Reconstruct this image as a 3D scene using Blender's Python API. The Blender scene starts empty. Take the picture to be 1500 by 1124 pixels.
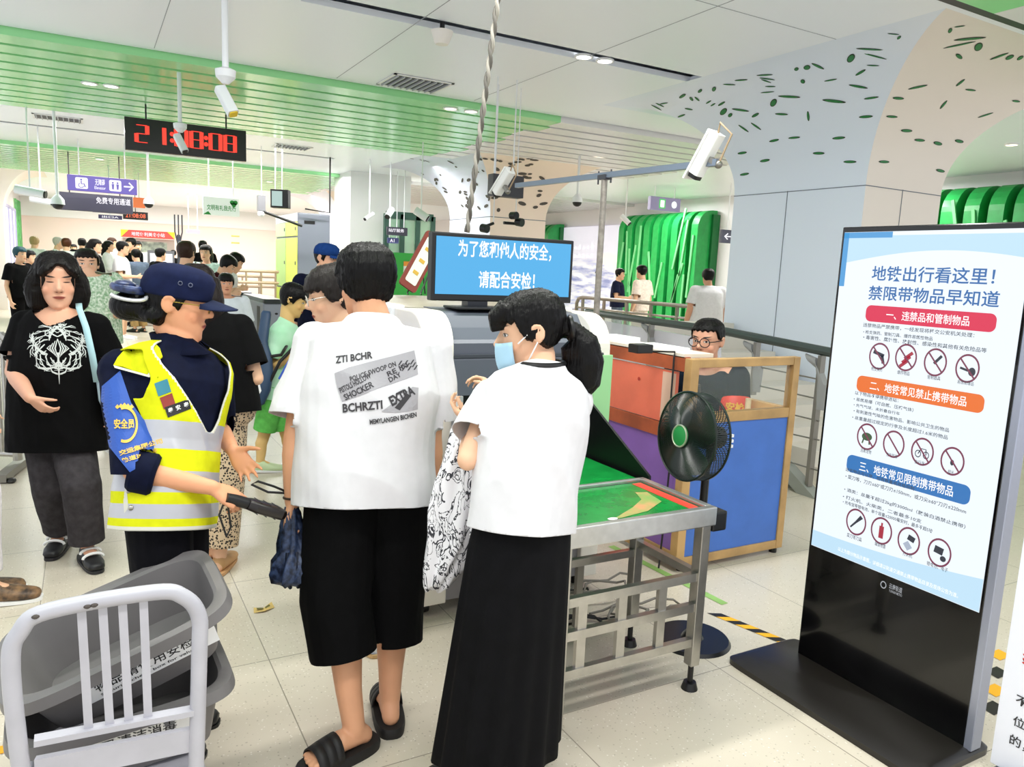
import bpy, bmesh, math, random
import numpy as np
from mathutils import Vector, Matrix, noise
from mathutils.bvhtree import BVHTree

SC = bpy.context.scene
COL = SC.collection
V = Vector

# ------------------------------------------------------------------ camera
FPX, CX, CY, EYE = 1110.0, 750.0, 562.0, 1.55


def _vp(px, py):
    return V(((px - CX) / FPX, (CY - py) / FPX, -1)).normalized()


_X, _Y = _vp(2770, 485), _vp(120, 367)
_Z = _X.cross(_Y).normalized()
_X = (_X - 0.5 * _X.dot(_Y) * _Y).normalized()
_Y = _Z.cross(_X).normalized()
ROT = Matrix((_X, _Y, _Z))          # camera axes -> world
cam_d = bpy.data.cameras.new('camera')
cam_d.sensor_width = 36.0
cam_d.lens = FPX * 36.0 / 1500.0
cam_d.clip_start = 0.05
cam_d.clip_end = 200
cam = bpy.data.objects.new('camera', cam_d)
COL.objects.link(cam)
cam.matrix_world = Matrix.Translation((0, 0, EYE)) @ ROT.to_4x4()
SC.camera = cam


def ray(px, py):
    return ROT @ V(((px - CX) / FPX, (CY - py) / FPX, -1.0))


def at_d(px, py, d):
    return V((0, 0, EYE)) + d * ray(px, py)


def at_z(px, py, z=0.0):
    r = ray(px, py)
    return V((0, 0, EYE)) + r * ((z - EYE) / r.z)


def at_y(px, py, y):
    r = ray(px, py)
    return V((0, 0, EYE)) + r * (y / r.y)


def at_x(px, py, x):
    r = ray(px, py)
    return V((0, 0, EYE)) + r * (x / r.x)


CAMX = ROT @ V((1, 0, 0))
CAMF = ROT @ V((0, 0, -1))

# ------------------------------------------------------------------ view + world
SC.view_settings.view_transform = 'Standard'
SC.view_settings.look = 'None'
SC.view_settings.gamma = 1
SC.view_settings.exposure = 0.55
world = bpy.data.worlds.new('world')
SC.world = world
world.use_nodes = True
wb = world.node_tree.nodes['Background']
wb.inputs[0].default_value = (0.92, 0.96, 1.0, 1)
wb.inputs[1].default_value = 0.8
SC.cycles.max_bounces = 8
SC.cycles.diffuse_bounces = 4
SC.cycles.glossy_bounces = 3
SC.cycles.transparent_max_bounces = 8
SC.cycles.sample_clamp_indirect = 6
SC.cycles.use_denoising = True
SC.cycles.caustics_reflective = False
SC.cycles.caustics_refractive = False

ZC = 3.45


def area(name, loc, sx, sy, power, color=(1, 1, 1), rot=(0, 0, 0)):
    l = bpy.data.lights.new(name, 'AREA')
    l.shape = 'RECTANGLE'
    l.size, l.size_y = sx, sy
    l.energy = power
    l.color = color
    o = bpy.data.objects.new(name, l)
    COL.objects.link(o)
    o.location = loc
    o.rotation_euler = rot
    return o


# added strip lights under the ceiling that brighten the hall
for k, (x, y, sx, p) in enumerate([(1.0, 0.6, 5, 70), (1.2, 3.0, 4, 75), (3.5, 13.2, 9, 270), (3.5, 16.5, 9, 200), (3.5, 21.9, 9, 300),
                                   (3.5, 26.0, 9, 320), (3.5, 31.0, 9, 250), (10.3, 8.3, 4, 130), (10.3, 14.2, 4, 130)]):
    if p:
        area('hall_fill_light', (x, y, ZC - 0.10), sx, 0.16, p, (1, 0.98, 0.95))

# ------------------------------------------------------------------ materials
MATS = {}


def lin(h):
    if isinstance(h, (tuple, list)):
        return tuple(h[:3]) + (1,)
    h = h.lstrip('#')
    c = [int(h[i:i + 2], 16) / 255 for i in (0, 2, 4)]
    return tuple(((x / 12.92) if x <= 0.04045 else ((x + 0.055) / 1.055) ** 2.4) for x in c) + (1,)


def newmat(name):
    m = bpy.data.materials.new(name)
    m.use_nodes = True
    nt = m.node_tree
    return m, nt, nt.nodes['Principled BSDF']


def mat(name, col, rough=0.6, metal=0.0, var=0.0, vscale=8.0, bump=0.0, bscale=60.0, emit=0.0, alpha=1.0, spec=0.5, sheen=0.0, col2=None, coat=0.0):
    if name in MATS:
        return MATS[name]
    m, nt, b = newmat(name)
    c = lin(col)
    b.inputs['Base Color'].default_value = c
    b.inputs['Roughness'].default_value = rough
    b.inputs['Metallic'].default_value = metal
    b.inputs['Specular IOR Level'].default_value = spec
    if sheen:
        b.inputs['Sheen Weight'].default_value = sheen
    if coat:
        b.inputs['Coat Weight'].default_value = coat
    if emit:
        b.inputs['Emission Color'].default_value = c
        b.inputs['Emission Strength'].default_value = emit
    if alpha < 1:
        b.inputs['Alpha'].default_value = alpha
    tc = nt.nodes.new('ShaderNodeTexCoord')
    if var or col2:
        n = nt.nodes.new('ShaderNodeTexNoise')
        n.inputs['Scale'].default_value = vscale
        n.inputs['Detail'].default_value = 4
        nt.links.new(tc.outputs['Object'], n.inputs['Vector'])
        r = nt.nodes.new('ShaderNodeValToRGB')
        r.color_ramp.elements[0].position = 0.35
        r.color_ramp.elements[1].position = 0.68
        c2 = lin(col2) if col2 else tuple(min(1, x * (1 + var)) for x in c[:3]) + (1,)
        r.color_ramp.elements[0].color = c if col2 else tuple(x * (1 - var) for x in c[:3]) + (1,)
        r.color_ramp.elements[1].color = c2
        nt.links.new(n.outputs['Fac'], r.inputs['Fac'])
        nt.links.new(r.outputs['Color'], b.inputs['Base Color'])
    if bump:
        n = nt.nodes.new('ShaderNodeTexNoise')
        n.inputs['Scale'].default_value = bscale
        n.inputs['Detail'].default_value = 3
        nt.links.new(tc.outputs['Object'], n.inputs['Vector'])
        bm = nt.nodes.new('ShaderNodeBump')
        bm.inputs['Strength'].default_value = bump
        bm.inputs['Distance'].default_value = 0.01
        nt.links.new(n.outputs['Fac'], bm.inputs['Height'])
        nt.links.new(bm.outputs['Normal'], b.inputs['Normal'])
    MATS[name] = m
    return m


def fabric(name, col, var=0.12, rough=0.85, weave=900):
    return mat(name, col, rough=rough, var=var, vscale=30, bump=0.12, bscale=weave, spec=0.12)


class NG:
    """tiny expression helper for shader nodes"""

    def __init__(s, nt):
        s.nt = nt

    def m(s, op, a, b=None, c=None, clamp=False):
        n = s.nt.nodes.new('ShaderNodeMath')
        n.operation = op
        n.use_clamp = clamp
        for i, v in enumerate((a, b, c)):
            if v is None:
                continue
            if isinstance(v, (int, float)):
                n.inputs[i].default_value = v
            else:
                s.nt.links.new(v, n.inputs[i])
        return n.outputs[0]

    def mix(s, f, a, b):
        n = s.nt.nodes.new('ShaderNodeMix')
        n.data_type = 'RGBA'
        s.nt.links.new(f, n.inputs['Factor']) if not isinstance(f, (int, float)) else None
        for sock, v in ((n.inputs[6], a), (n.inputs[7], b)):
            if isinstance(v, tuple):
                sock.default_value = v
            else:
                s.nt.links.new(v, sock)
        return n.outputs[2]

    def ell(s, x, z, cx, cz, rx, rz, soft=0.35, tilt=0.0):
        """1 inside an ellipse, 0 outside"""
        dx = s.m('SUBTRACT', x, cx)
        dz = s.m('SUBTRACT', z, cz)
        if tilt:
            dz = s.m('SUBTRACT', dz, s.m('MULTIPLY', dx, tilt))
        a = s.m('POWER', s.m('ABSOLUTE', s.m('DIVIDE', dx, rx)), 2.0)
        b = s.m('POWER', s.m('ABSOLUTE', s.m('DIVIDE', dz, rz)), 2.0)
        r = s.m('ADD', a, b)
        return s.m('DIVIDE', s.m('SUBTRACT', 1.0 + soft, r), 2 * soft, clamp=True)


def skin(name, tone, closed=False, lip='#a8584c'):
    if name in MATS:
        return MATS[name]
    m, nt, b = newmat(name)
    g = NG(nt)
    at = nt.nodes.new('ShaderNodeAttribute')
    at.attribute_name = 'hp'
    sp = nt.nodes.new('ShaderNodeSeparateXYZ')
    nt.links.new(at.outputs['Vector'], sp.inputs[0])
    x, y, z = sp.outputs
    ax = g.m('ABSOLUTE', x)
    front = g.m('MULTIPLY', g.m('GREATER_THAN', y, 0.035), g.m('LESS_THAN', y, 0.16))
    c = lin(tone)
    tc = nt.nodes.new('ShaderNodeTexCoord')
    n = nt.nodes.new('ShaderNodeTexNoise')
    n.inputs['Scale'].default_value = 18
    nt.links.new(tc.outputs['Object'], n.inputs['Vector'])
    base = g.mix(n.outputs['Fac'], tuple(v * 0.93 for v in c[:3]) + (1,), tuple(min(1, v * 1.06) for v in c[:3]) + (1,))

    def put(base, mask, col):
        return g.mix(g.m('MULTIPLY', mask, front), base, lin(col))
    warm = tuple(a * b for a, b in zip(c[:3], (1.0, 0.72, 0.66))) + (1,)
    ck = g.m('MULTIPLY', g.ell(ax, z, 0.045, -0.03, 0.022, 0.018, 0.9), front)
    base = g.mix(g.m('MULTIPLY', ck, 0.35), base, warm)
    base = put(base, g.ell(ax, z, 0.0, -0.0585, 0.024, 0.0075, 0.3), lip)
    base = put(base, g.ell(ax, z, 0.0, -0.0565, 0.023, 0.0013, 0.4), '#5a2a24')
    base = put(base, g.ell(ax, z, 0.009, -0.0335, 0.0048, 0.0026, 0.4), '#6d3a2c')
    base = put(base, g.ell(ax, z, 0.034, 0.0335, 0.020, 0.0038, 0.5, 0.12), '#2b211e')
    if closed:
        base = put(base, g.ell(ax, z, 0.032, 0.0085, 0.0145, 0.0028, 0.5, -0.05), '#2a1a18')
    else:
        base = put(base, g.ell(ax, z, 0.0315, 0.0085, 0.0150, 0.0062, 0.3), '#2a1a18')
        base = put(base, g.ell(ax, z, 0.0315, 0.0078, 0.0130, 0.0046, 0.3), '#e9e4df')
        base = put(base, g.ell(ax, z, 0.0315, 0.0084, 0.0058, 0.0052, 0.3), '#1c1310')
    nt.links.new(base, b.inputs['Base Color'])
    b.inputs['Roughness'].default_value = 0.5
    b.inputs['Specular IOR Level'].default_value = 0.35
    b.inputs['Subsurface Weight'].default_value = 0.0
    MATS[name] = m
    return m


def hairmat(name, col='#0d0a0a', rough=0.38):
    if name in MATS:
        return MATS[name]
    m, nt, b = newmat(name)
    c = lin(col)
    tc = nt.nodes.new('ShaderNodeTexCoord')
    mp = nt.nodes.new('ShaderNodeMapping')
    mp.inputs['Scale'].default_value = (170, 170, 16)
    nt.links.new(tc.outputs['Object'], mp.inputs['Vector'])
    n = nt.nodes.new('ShaderNodeTexNoise')
    n.inputs['Scale'].default_value = 1.0
    n.inputs['Detail'].default_value = 3
    nt.links.new(mp.outputs['Vector'], n.inputs['Vector'])
    r = nt.nodes.new('ShaderNodeValToRGB')
    r.color_ramp.elements[0].color = tuple(v * 0.3 for v in c[:3]) + (1,)
    r.color_ramp.elements[1].color = tuple(min(1, v * 1.2) for v in c[:3]) + (1,)
    nt.links.new(n.outputs['Fac'], r.inputs['Fac'])
    nt.links.new(r.outputs['Color'], b.inputs['Base Color'])
    bm = nt.nodes.new('ShaderNodeBump')
    bm.inputs['Strength'].default_value = 0.6
    bm.inputs['Distance'].default_value = 0.006
    nt.links.new(n.outputs['Fac'], bm.inputs['Height'])
    nt.links.new(bm.outputs['Normal'], b.inputs['Normal'])
    b.inputs['Roughness'].default_value = rough
    b.inputs['Specular IOR Level'].default_value = 0.2
    MATS[name] = m
    return m


def emis(name, col, strength=1.0):
    if name in MATS:
        return MATS[name]
    m = bpy.data.materials.new(name)
    m.use_nodes = True
    nt = m.node_tree
    b = nt.nodes['Principled BSDF']
    b.inputs['Base Color'].default_value = (0.02, 0.02, 0.02, 1)
    b.inputs['Roughness'].default_value = 0.35
    b.inputs['Emission Color'].default_value = lin(col)
    b.inputs['Emission Strength'].default_value = strength * .75
    MATS[name] = m
    return m


def glass(name, col='#dfeee8', alpha=0.22, rough=0.05):
    return mat(name, col, rough=rough, alpha=alpha, spec=0.6)


# ------------------------------------------------------------------ objects
def tag(o, label=None, cat=None, group=None, kind=None):
    if label:
        o['label'] = label
    if cat:
        o['category'] = cat
    if group:
        o['group'] = group
    if kind:
        o['kind'] = kind
    return o


def empty(name, loc, label, cat, group=None, rz=0.0):
    o = bpy.data.objects.new(name, None)
    o.empty_display_size = 0.1
    COL.objects.link(o)
    o.location = loc
    o.rotation_euler = (0, 0, rz)
    return tag(o, label, cat, group)


def link_mesh(name, me, mats, parent=None):
    for m in (mats if isinstance(mats, (list, tuple)) else [mats]):
        me.materials.append(m)
    o = bpy.data.objects.new(name, me)
    COL.objects.link(o)
    if parent is not None:
        o.parent = parent
    return o


def frame(d, hint=None):
    """two unit vectors across direction d"""
    d = d.normalized()
    h = hint if hint is not None else (V((0, 0, 1)) if abs(d.z) < 0.9 else V((0, 1, 0)))
    x = d.cross(h)
    if x.length < 1e-6:
        x = d.cross(V((1, 0, 0)))
    x.normalize()
    return x, x.cross(d).normalized()


class Geo:
    """collects boxes, bars, lofts and tubes into ONE mesh"""

    def __init__(s):
        s.v, s.f, s.mi = [], [], []
        s.cur = 0

    def mat(s, i):
        s.cur = i
        return s

    def add(s, vs, fs):
        o = len(s.v)
        s.v.extend([tuple(p) for p in vs])
        for f in fs:
            s.f.append(tuple(i + o for i in f))
            s.mi.append(s.cur)
        return s

    def box(s, lo, hi, M=None):
        (a, b, c), (d, e, f) = lo, hi
        vs = [V(p) for p in ((a, b, c), (d, b, c), (d, e, c), (a, e, c), (a, b, f), (d, b, f), (d, e, f), (a, e, f))]
        if M is not None:
            vs = [M @ p for p in vs]
        return s.add(vs, [(3, 2, 1, 0), (4, 5, 6, 7), (0, 1, 5, 4), (1, 2, 6, 5), (2, 3, 7, 6), (3, 0, 4, 7)])

    def obox(s, c, ax, ay, az):
        """oriented box from centre and half axes"""
        c, ax, ay, az = V(c), V(ax), V(ay), V(az)
        vs = [c + sx * ax + sy * ay + sz * az for sz in (-1, 1) for sx, sy in ((-1, -1), (1, -1), (1, 1), (-1, 1))]
        return s.add(vs, [(3, 2, 1, 0), (4, 5, 6, 7), (0, 1, 5, 4), (1, 2, 6, 5), (2, 3, 7, 6), (3, 0, 4, 7)])

    def bar(s, a, b, w, h=None, hint=None):
        a, b = V(a), V(b)
        h = w if h is None else h
        x, y = frame(b - a, hint)
        return s.obox((a + b) / 2, x * w / 2, y * h / 2, (b - a) / 2)

    def rings(s, rings, closed=False, caps=True):
        n = len(rings[0])
        vs = [p for r in rings for p in r]
        fs = []
        m = len(rings)
        for i in range(m if closed else m - 1):
            j = (i + 1) % m
            for k in range(n):
                l = (k + 1) % n
                fs.append((i * n + k, i * n + l, j * n + l, j * n + k))
        if caps and not closed:
            fs.append(tuple(range(n - 1, -1, -1)))
            fs.append(tuple((m - 1) * n + k for k in range(n)))
        return s.add(vs, fs)

    def ell_ring(s, c, ax, ay, n=20, p=2.0):
        c, ax, ay = V(c), V(ax), V(ay)
        out = []
        for k in range(n):
            t = 2 * math.pi * k / n
            cs, sn = math.cos(t), math.sin(t)
            e = 2.0 / p
            u = math.copysign(abs(cs) ** e, cs)
            w = math.copysign(abs(sn) ** e, sn)
            out.append(c + u * ax + w * ay)
        return out

    def loft(s, secs, n=20, p=2.0, closed=False):
        """secs: (centre, axis x, axis y[, power])"""
        return s.rings([s.ell_ring(q[0], q[1], q[2], n, q[3] if len(q) > 3 else p) for q in secs], closed)

    def tube(s, pts, r, n=12, flat=1.0, hint=None, closed=False, ends=True):
        pts = [V(p) for p in pts]
        m = len(pts)
        rs = [r] * m if isinstance(r, (int, float)) else list(r)
        ring = []
        x = None
        for i in range(m):
            if closed:
                d = pts[(i + 1) % m] - pts[i - 1]
            else:
                d = pts[min(i + 1, m - 1)] - pts[max(i - 1, 0)]
            if d.length < 1e-9:
                d = V((0, 0, 1))
            d.normalize()
            if x is None:
                x, y = frame(d, hint)
            else:
                x = (x - d * x.dot(d))
                if x.length < 1e-6:
                    x, y = frame(d, hint)
                x.normalize()
                y = x.cross(d).normalized()
            rr = rs[i]
            ring.append(s.ell_ring(pts[i], x * rr, y * rr * flat, n))
        return s.rings(ring, closed, ends)

    def limb(s, pts, rs, n=14):
        """tapered limb with round joints"""
        s.tube(pts, rs, n)
        for p, r in zip(pts, rs):
            s.ball(p, (r, r, r), n=10)
        return s

    def ball(s, c, r, M=None, n=12):
        c = V(c)
        r = (r, r, r) if isinstance(r, (int, float)) else r
        m = max(6, n // 2 + 2)
        rings = []
        for i in range(1, m):
            a = math.pi * i / m
            ring = []
            for k in range(n):
                t = 2 * math.pi * k / n
                q = V((math.sin(a) * math.cos(t) * r[0], math.sin(a) * math.sin(t) * r[1], -math.cos(a) * r[2]))
                ring.append(c + (M @ q if M is not None else q))
            rings.append(ring)
        o = V((0, 0, -r[2]))
        o2 = V((0, 0, r[2]))
        base = len(s.v)
        s.rings(rings, caps=False)
        a = len(s.v)
        s.add([c + (M @ o if M is not None else o), c + (M @ o2 if M is not None else o2)], [])
        L = (m - 2) * n
        for k in range(n):
            l = (k + 1) % n
            s.f.append((a, base + l, base + k))
            s.f.append((a + 1, base + L + k, base + L + l))
            s.mi += [s.cur, s.cur]
        return s

    def cyl(s, c, r, h, n=24, r2=None):
        c = V(c)
        r2 = r if r2 is None else r2
        return s.loft([(c, V((r, 0, 0)), V((0, r, 0))), (c + V((0, 0, h)), V((r2, 0, 0)), V((0, r2, 0)))], n)

    def mesh(s, name):
        me = bpy.data.meshes.new(name)
        me.from_pydata(s.v, [], s.f)
        me.polygons.foreach_set('material_index', s.mi)
        me.update()
        return me

    def build(s, name, mats, parent=None, smooth=False, bevel=0.0, loc=None, seg=2):
        me = s.mesh(name)
        if bevel:
            bm = bmesh.new()
            bm.from_mesh(me)
            bmesh.ops.recalc_face_normals(bm, faces=bm.faces)
            es = [e for e in bm.edges if len(e.link_faces) == 2 and e.calc_face_angle(0) > 0.6]
            bmesh.ops.bevel(bm, geom=es, offset=bevel, segments=seg, affect='EDGES', profile=0.6, clamp_overlap=True)
            bm.to_mesh(me)
            bm.free()
        if loc is not None:
            me.transform(Matrix.Translation(-V(loc)))
        fix(me)
        o = link_mesh(name, me, mats, parent)
        if loc is not None and parent is None:
            o.location = loc
        if smooth:
            me.shade_smooth()
            if smooth != 'all':
                sharp(me, 0.6)
        return o


def fix(me):
    bm = bmesh.new()
    bm.from_mesh(me)
    bmesh.ops.recalc_face_normals(bm, faces=bm.faces)
    bm.to_mesh(me)
    bm.free()


def sharp(me, ang):
    try:
        me.set_sharp_from_angle(angle=ang)
    except Exception:
        pass


def vox(g, size, it=3, fac=0.5):
    """union of everything in g as one continuous surface"""
    me = g.mesh('tmp')
    fix_islands(me)
    o = bpy.data.objects.new('tmp', me)
    COL.objects.link(o)
    r = o.modifiers.new('r', 'REMESH')
    r.mode = 'VOXEL'
    r.voxel_size = size
    if it:
        sm = o.modifiers.new('s', 'SMOOTH')
        sm.iterations = it
        sm.factor = fac
    dg = bpy.context.evaluated_depsgraph_get()
    out = bpy.data.meshes.new_from_object(o.evaluated_get(dg))
    bpy.data.objects.remove(o)
    bpy.data.meshes.remove(me)
    out.materials.clear()
    out.shade_smooth()
    return out


def fix_islands(me):
    fix(me)


def get_co(me):
    a = np.empty(len(me.vertices) * 3, np.float32)
    me.vertices.foreach_get('co', a)
    return a.reshape(-1, 3)


def set_co(me, a):
    me.vertices.foreach_set('co', np.ascontiguousarray(a, np.float32).ravel())
    me.update()


def get_no(me):
    a = np.empty(len(me.vertices) * 3, np.float32)
    me.vertex_normals.foreach_get('vector', a)
    return a.reshape(-1, 3)


def wrinkle(me, amp=0.005, sc=(9, 9, 5), seed=0, amp2=0.0, zfun=None):
    co, no = get_co(me), get_no(me)
    d = np.empty(len(co), np.float32)
    sx, sy, sz = sc
    for i, p in enumerate(co):
        q = V((p[0] * sx + p[2] * 2.2 + seed, p[1] * sy - p[2] * 1.3, p[2] * sz + seed * 2))
        n = noise.noise(q)
        v = amp * (1 - 2 * abs(n)) * 0.8
        if amp2:
            v += amp2 * noise.noise(q * 2.7)
        d[i] = v - amp * 0.4
    if zfun is not None:
        d *= zfun(co)
    set_co(me, co + no * d[:, None])


def cut(me, p, n, rad=1e9, axial=None, keep=None):
    """remove everything within rad of p on the side n points to"""
    p, n = V(p), V(n).normalized()
    bm = bmesh.new()
    bm.from_mesh(me)
    if axial:
        fs = []
        for f in bm.faces:
            q = f.calc_center_median() - p
            z = q.dot(n)
            if -.03 < z < axial and (q - n * z).length < rad and not (keep and keep(q + p)):
                fs.append(f)
    else:
        fs = [f for f in bm.faces if (f.calc_center_median() - p).length < rad]
    geom = set(fs)
    for f in fs:
        geom.update(f.edges)
        geom.update(f.verts)
    bmesh.ops.bisect_plane(bm, geom=list(geom), plane_co=p, plane_no=n, clear_outer=True)
    bm.to_mesh(me)
    bm.free()


def drop_faces(me, pred):
    bm = bmesh.new()
    bm.from_mesh(me)
    fs = [f for f in bm.faces if pred(f.calc_center_median())]
    bmesh.ops.delete(bm, geom=fs, context='FACES')
    bm.to_mesh(me)
    bm.free()


def solid(o, t, off=-1):
    m = o.modifiers.new('thickness', 'SOLIDIFY')
    m.thickness = t
    m.offset = off
    return o


# ------------------------------------------------------------------ lettering
_TX = {}


def text_geo(body, bold=0.0):
    key = (body, bold)
    if key not in _TX:
        c = bpy.data.curves.new('t', 'FONT')
        c.body = body
        c.resolution_u = 2
        c.offset = bold
        o = bpy.data.objects.new('t', c)
        COL.objects.link(o)
        dg = bpy.context.evaluated_depsgraph_get()
        me = bpy.data.meshes.new_from_object(o.evaluated_get(dg))
        vs = [tuple(v.co) for v in me.vertices]
        fs = [tuple(p.vertices) for p in me.polygons]
        bpy.data.objects.remove(o)
        bpy.data.curves.remove(c)
        bpy.data.meshes.remove(me)
        _TX[key] = (vs, fs)
    return _TX[key]


def put_text(g, body, o, u, v, w=None, h=None, bold=0.0, off=0.0, center=False, shear=0.0):
    """flat lettering in a Geo; o = lower left, u/v = unit axes, w/h = size"""
    vs, fs = text_geo(body, bold)
    if not vs:
        return
    xs = [p[0] for p in vs]
    ys = [p[1] for p in vs]
    x0, x1, y0, y1 = min(xs), max(xs), min(ys), max(ys)
    sx = w / (x1 - x0) if w else None
    sy = h / (y1 - y0) if h else None
    sx = sx or sy
    sy = sy or sx
    o, u, v = V(o), V(u).normalized(), V(v).normalized()
    nn = u.cross(v)
    if center:
        o = o - u * sx * (x1 - x0) / 2 - v * sy * (y1 - y0) / 2
    g.add([o + u * ((p[0] - x0) * sx + shear * (p[1] - y0) * sy) + v * ((p[1] - y0) * sy) + nn * off for p in vs], fs)


def subdiv(g, maxlen):
    me = g.mesh('t')
    bm = bmesh.new()
    bm.from_mesh(me)
    bmesh.ops.triangulate(bm, faces=bm.faces)
    for _ in range(5):
        es = [e for e in bm.edges if e.calc_length() > maxlen]
        if not es:
            break
        bmesh.ops.subdivide_edges(bm, edges=es, cuts=1)
        bmesh.ops.triangulate(bm, faces=bm.faces)
    bm.to_mesh(me)
    bm.free()
    return me


def bvh_of(o):
    me = o.data
    return BVHTree.FromPolygons([v.co.copy() for v in me.vertices], [tuple(p.vertices) for p in me.polygons])


def drape(name, g, mats, target, d, off=0.002, parent=None, maxlen=0.012, bv=None, eye=None):
    """lay a flat graphic (in the target's local space) onto the target along d"""
    me = subdiv(g, maxlen)
    bv = bv or bvh_of(target)
    d = V(d).normalized()
    co = get_co(me)
    for i, p in enumerate(co):
        q = V(p)
        if eye is not None:
            d = (q - eye).normalized()
        hit = bv.ray_cast(q - d * 0.5, d)
        if hit[0] is not None:
            r = hit[0] - d * off
            co[i] = r
        else:
            n = bv.find_nearest(q)
            if n[0] is not None:
                co[i] = n[0] - d * off
    set_co(me, co)
    return link_mesh(name, me, mats, parent if parent is not None else target)


def stroke(g, pts, w, n=None):
    """flat 2-D stroke with widths w, in the plane with normal n"""
    pts = [V(p) for p in pts]
    ws = [w] * len(pts) if isinstance(w, (int, float)) else w
    L, R = [], []
    for i, p in enumerate(pts):
        d = (pts[min(i + 1, len(pts) - 1)] - pts[max(i - 1, 0)]).normalized()
        s = d.cross(n).normalized()
        L.append(p + s * ws[i] / 2)
        R.append(p - s * ws[i] / 2)
    m = len(pts)
    g.add(L + R, [(i, i + 1, m + i + 1, m + i) for i in range(m - 1)])


def disc2d(g, c, u, v, rx, ry=None, n=24, inner=0.0, a0=0.0, a1=2 * math.pi):
    ry = rx if ry is None else ry
    c, u, v = V(c), V(u), V(v)
    full = abs(a1 - a0 - 2 * math.pi) < 1e-6
    m = n if full else n + 1
    out = [c + u * rx * math.cos(a0 + (a1 - a0) * k / n) + v * ry * math.sin(a0 + (a1 - a0) * k / n) for k in range(m)]
    if inner:
        inn = [c + (p - c) * inner for p in out]
        fs = [(k, (k + 1) % m, m + (k + 1) % m, m + k) for k in range(m if full else m - 1)]
        g.add(out + inn, fs)
    else:
        g.add(out, [tuple(range(m))])


def rrect(g, c, u, v, w, h, r, n=6):
    c, u, v = V(c), V(u), V(v)
    pts = []
    for sx, sy, a in ((1, 1, 0), (-1, 1, 1), (-1, -1, 2), (1, -1, 3)):
        for k in range(n + 1):
            t = (a + k / n) * math.pi / 2
            pts.append(c + u * (sx * (w / 2 - r) + r * math.cos(t)) + v * (sy * (h / 2 - r) + r * math.sin(t)))
    g.add(pts, [tuple(range(len(pts)))])


def copy_tree(o, parent=None):
    c = o.copy()
    COL.objects.link(c)
    c.parent = parent
    for ch in list(o.children):
        copy_tree(ch, c)
    return c
# ------------------------------------------------------------------ people
HEAD = [  # z, half width, front y, back y
    (-0.116, 0.018, 0.076, 0.046), (-0.108, 0.034, 0.086, 0.024), (-0.092, 0.047, 0.090, -0.004), (-0.072, 0.057, 0.090, -0.036),
    (-0.050, 0.063, 0.090, -0.058), (-0.022, 0.069, 0.089, -0.076), (0.006, 0.073, 0.085, -0.090), (0.034, 0.0755, 0.088, -0.098),
    (0.060, 0.074, 0.084, -0.098), (0.084, 0.064, 0.068, -0.086), (0.102, 0.046, 0.042, -0.062), (0.113, 0.024, 0.014, -0.034)]


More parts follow.
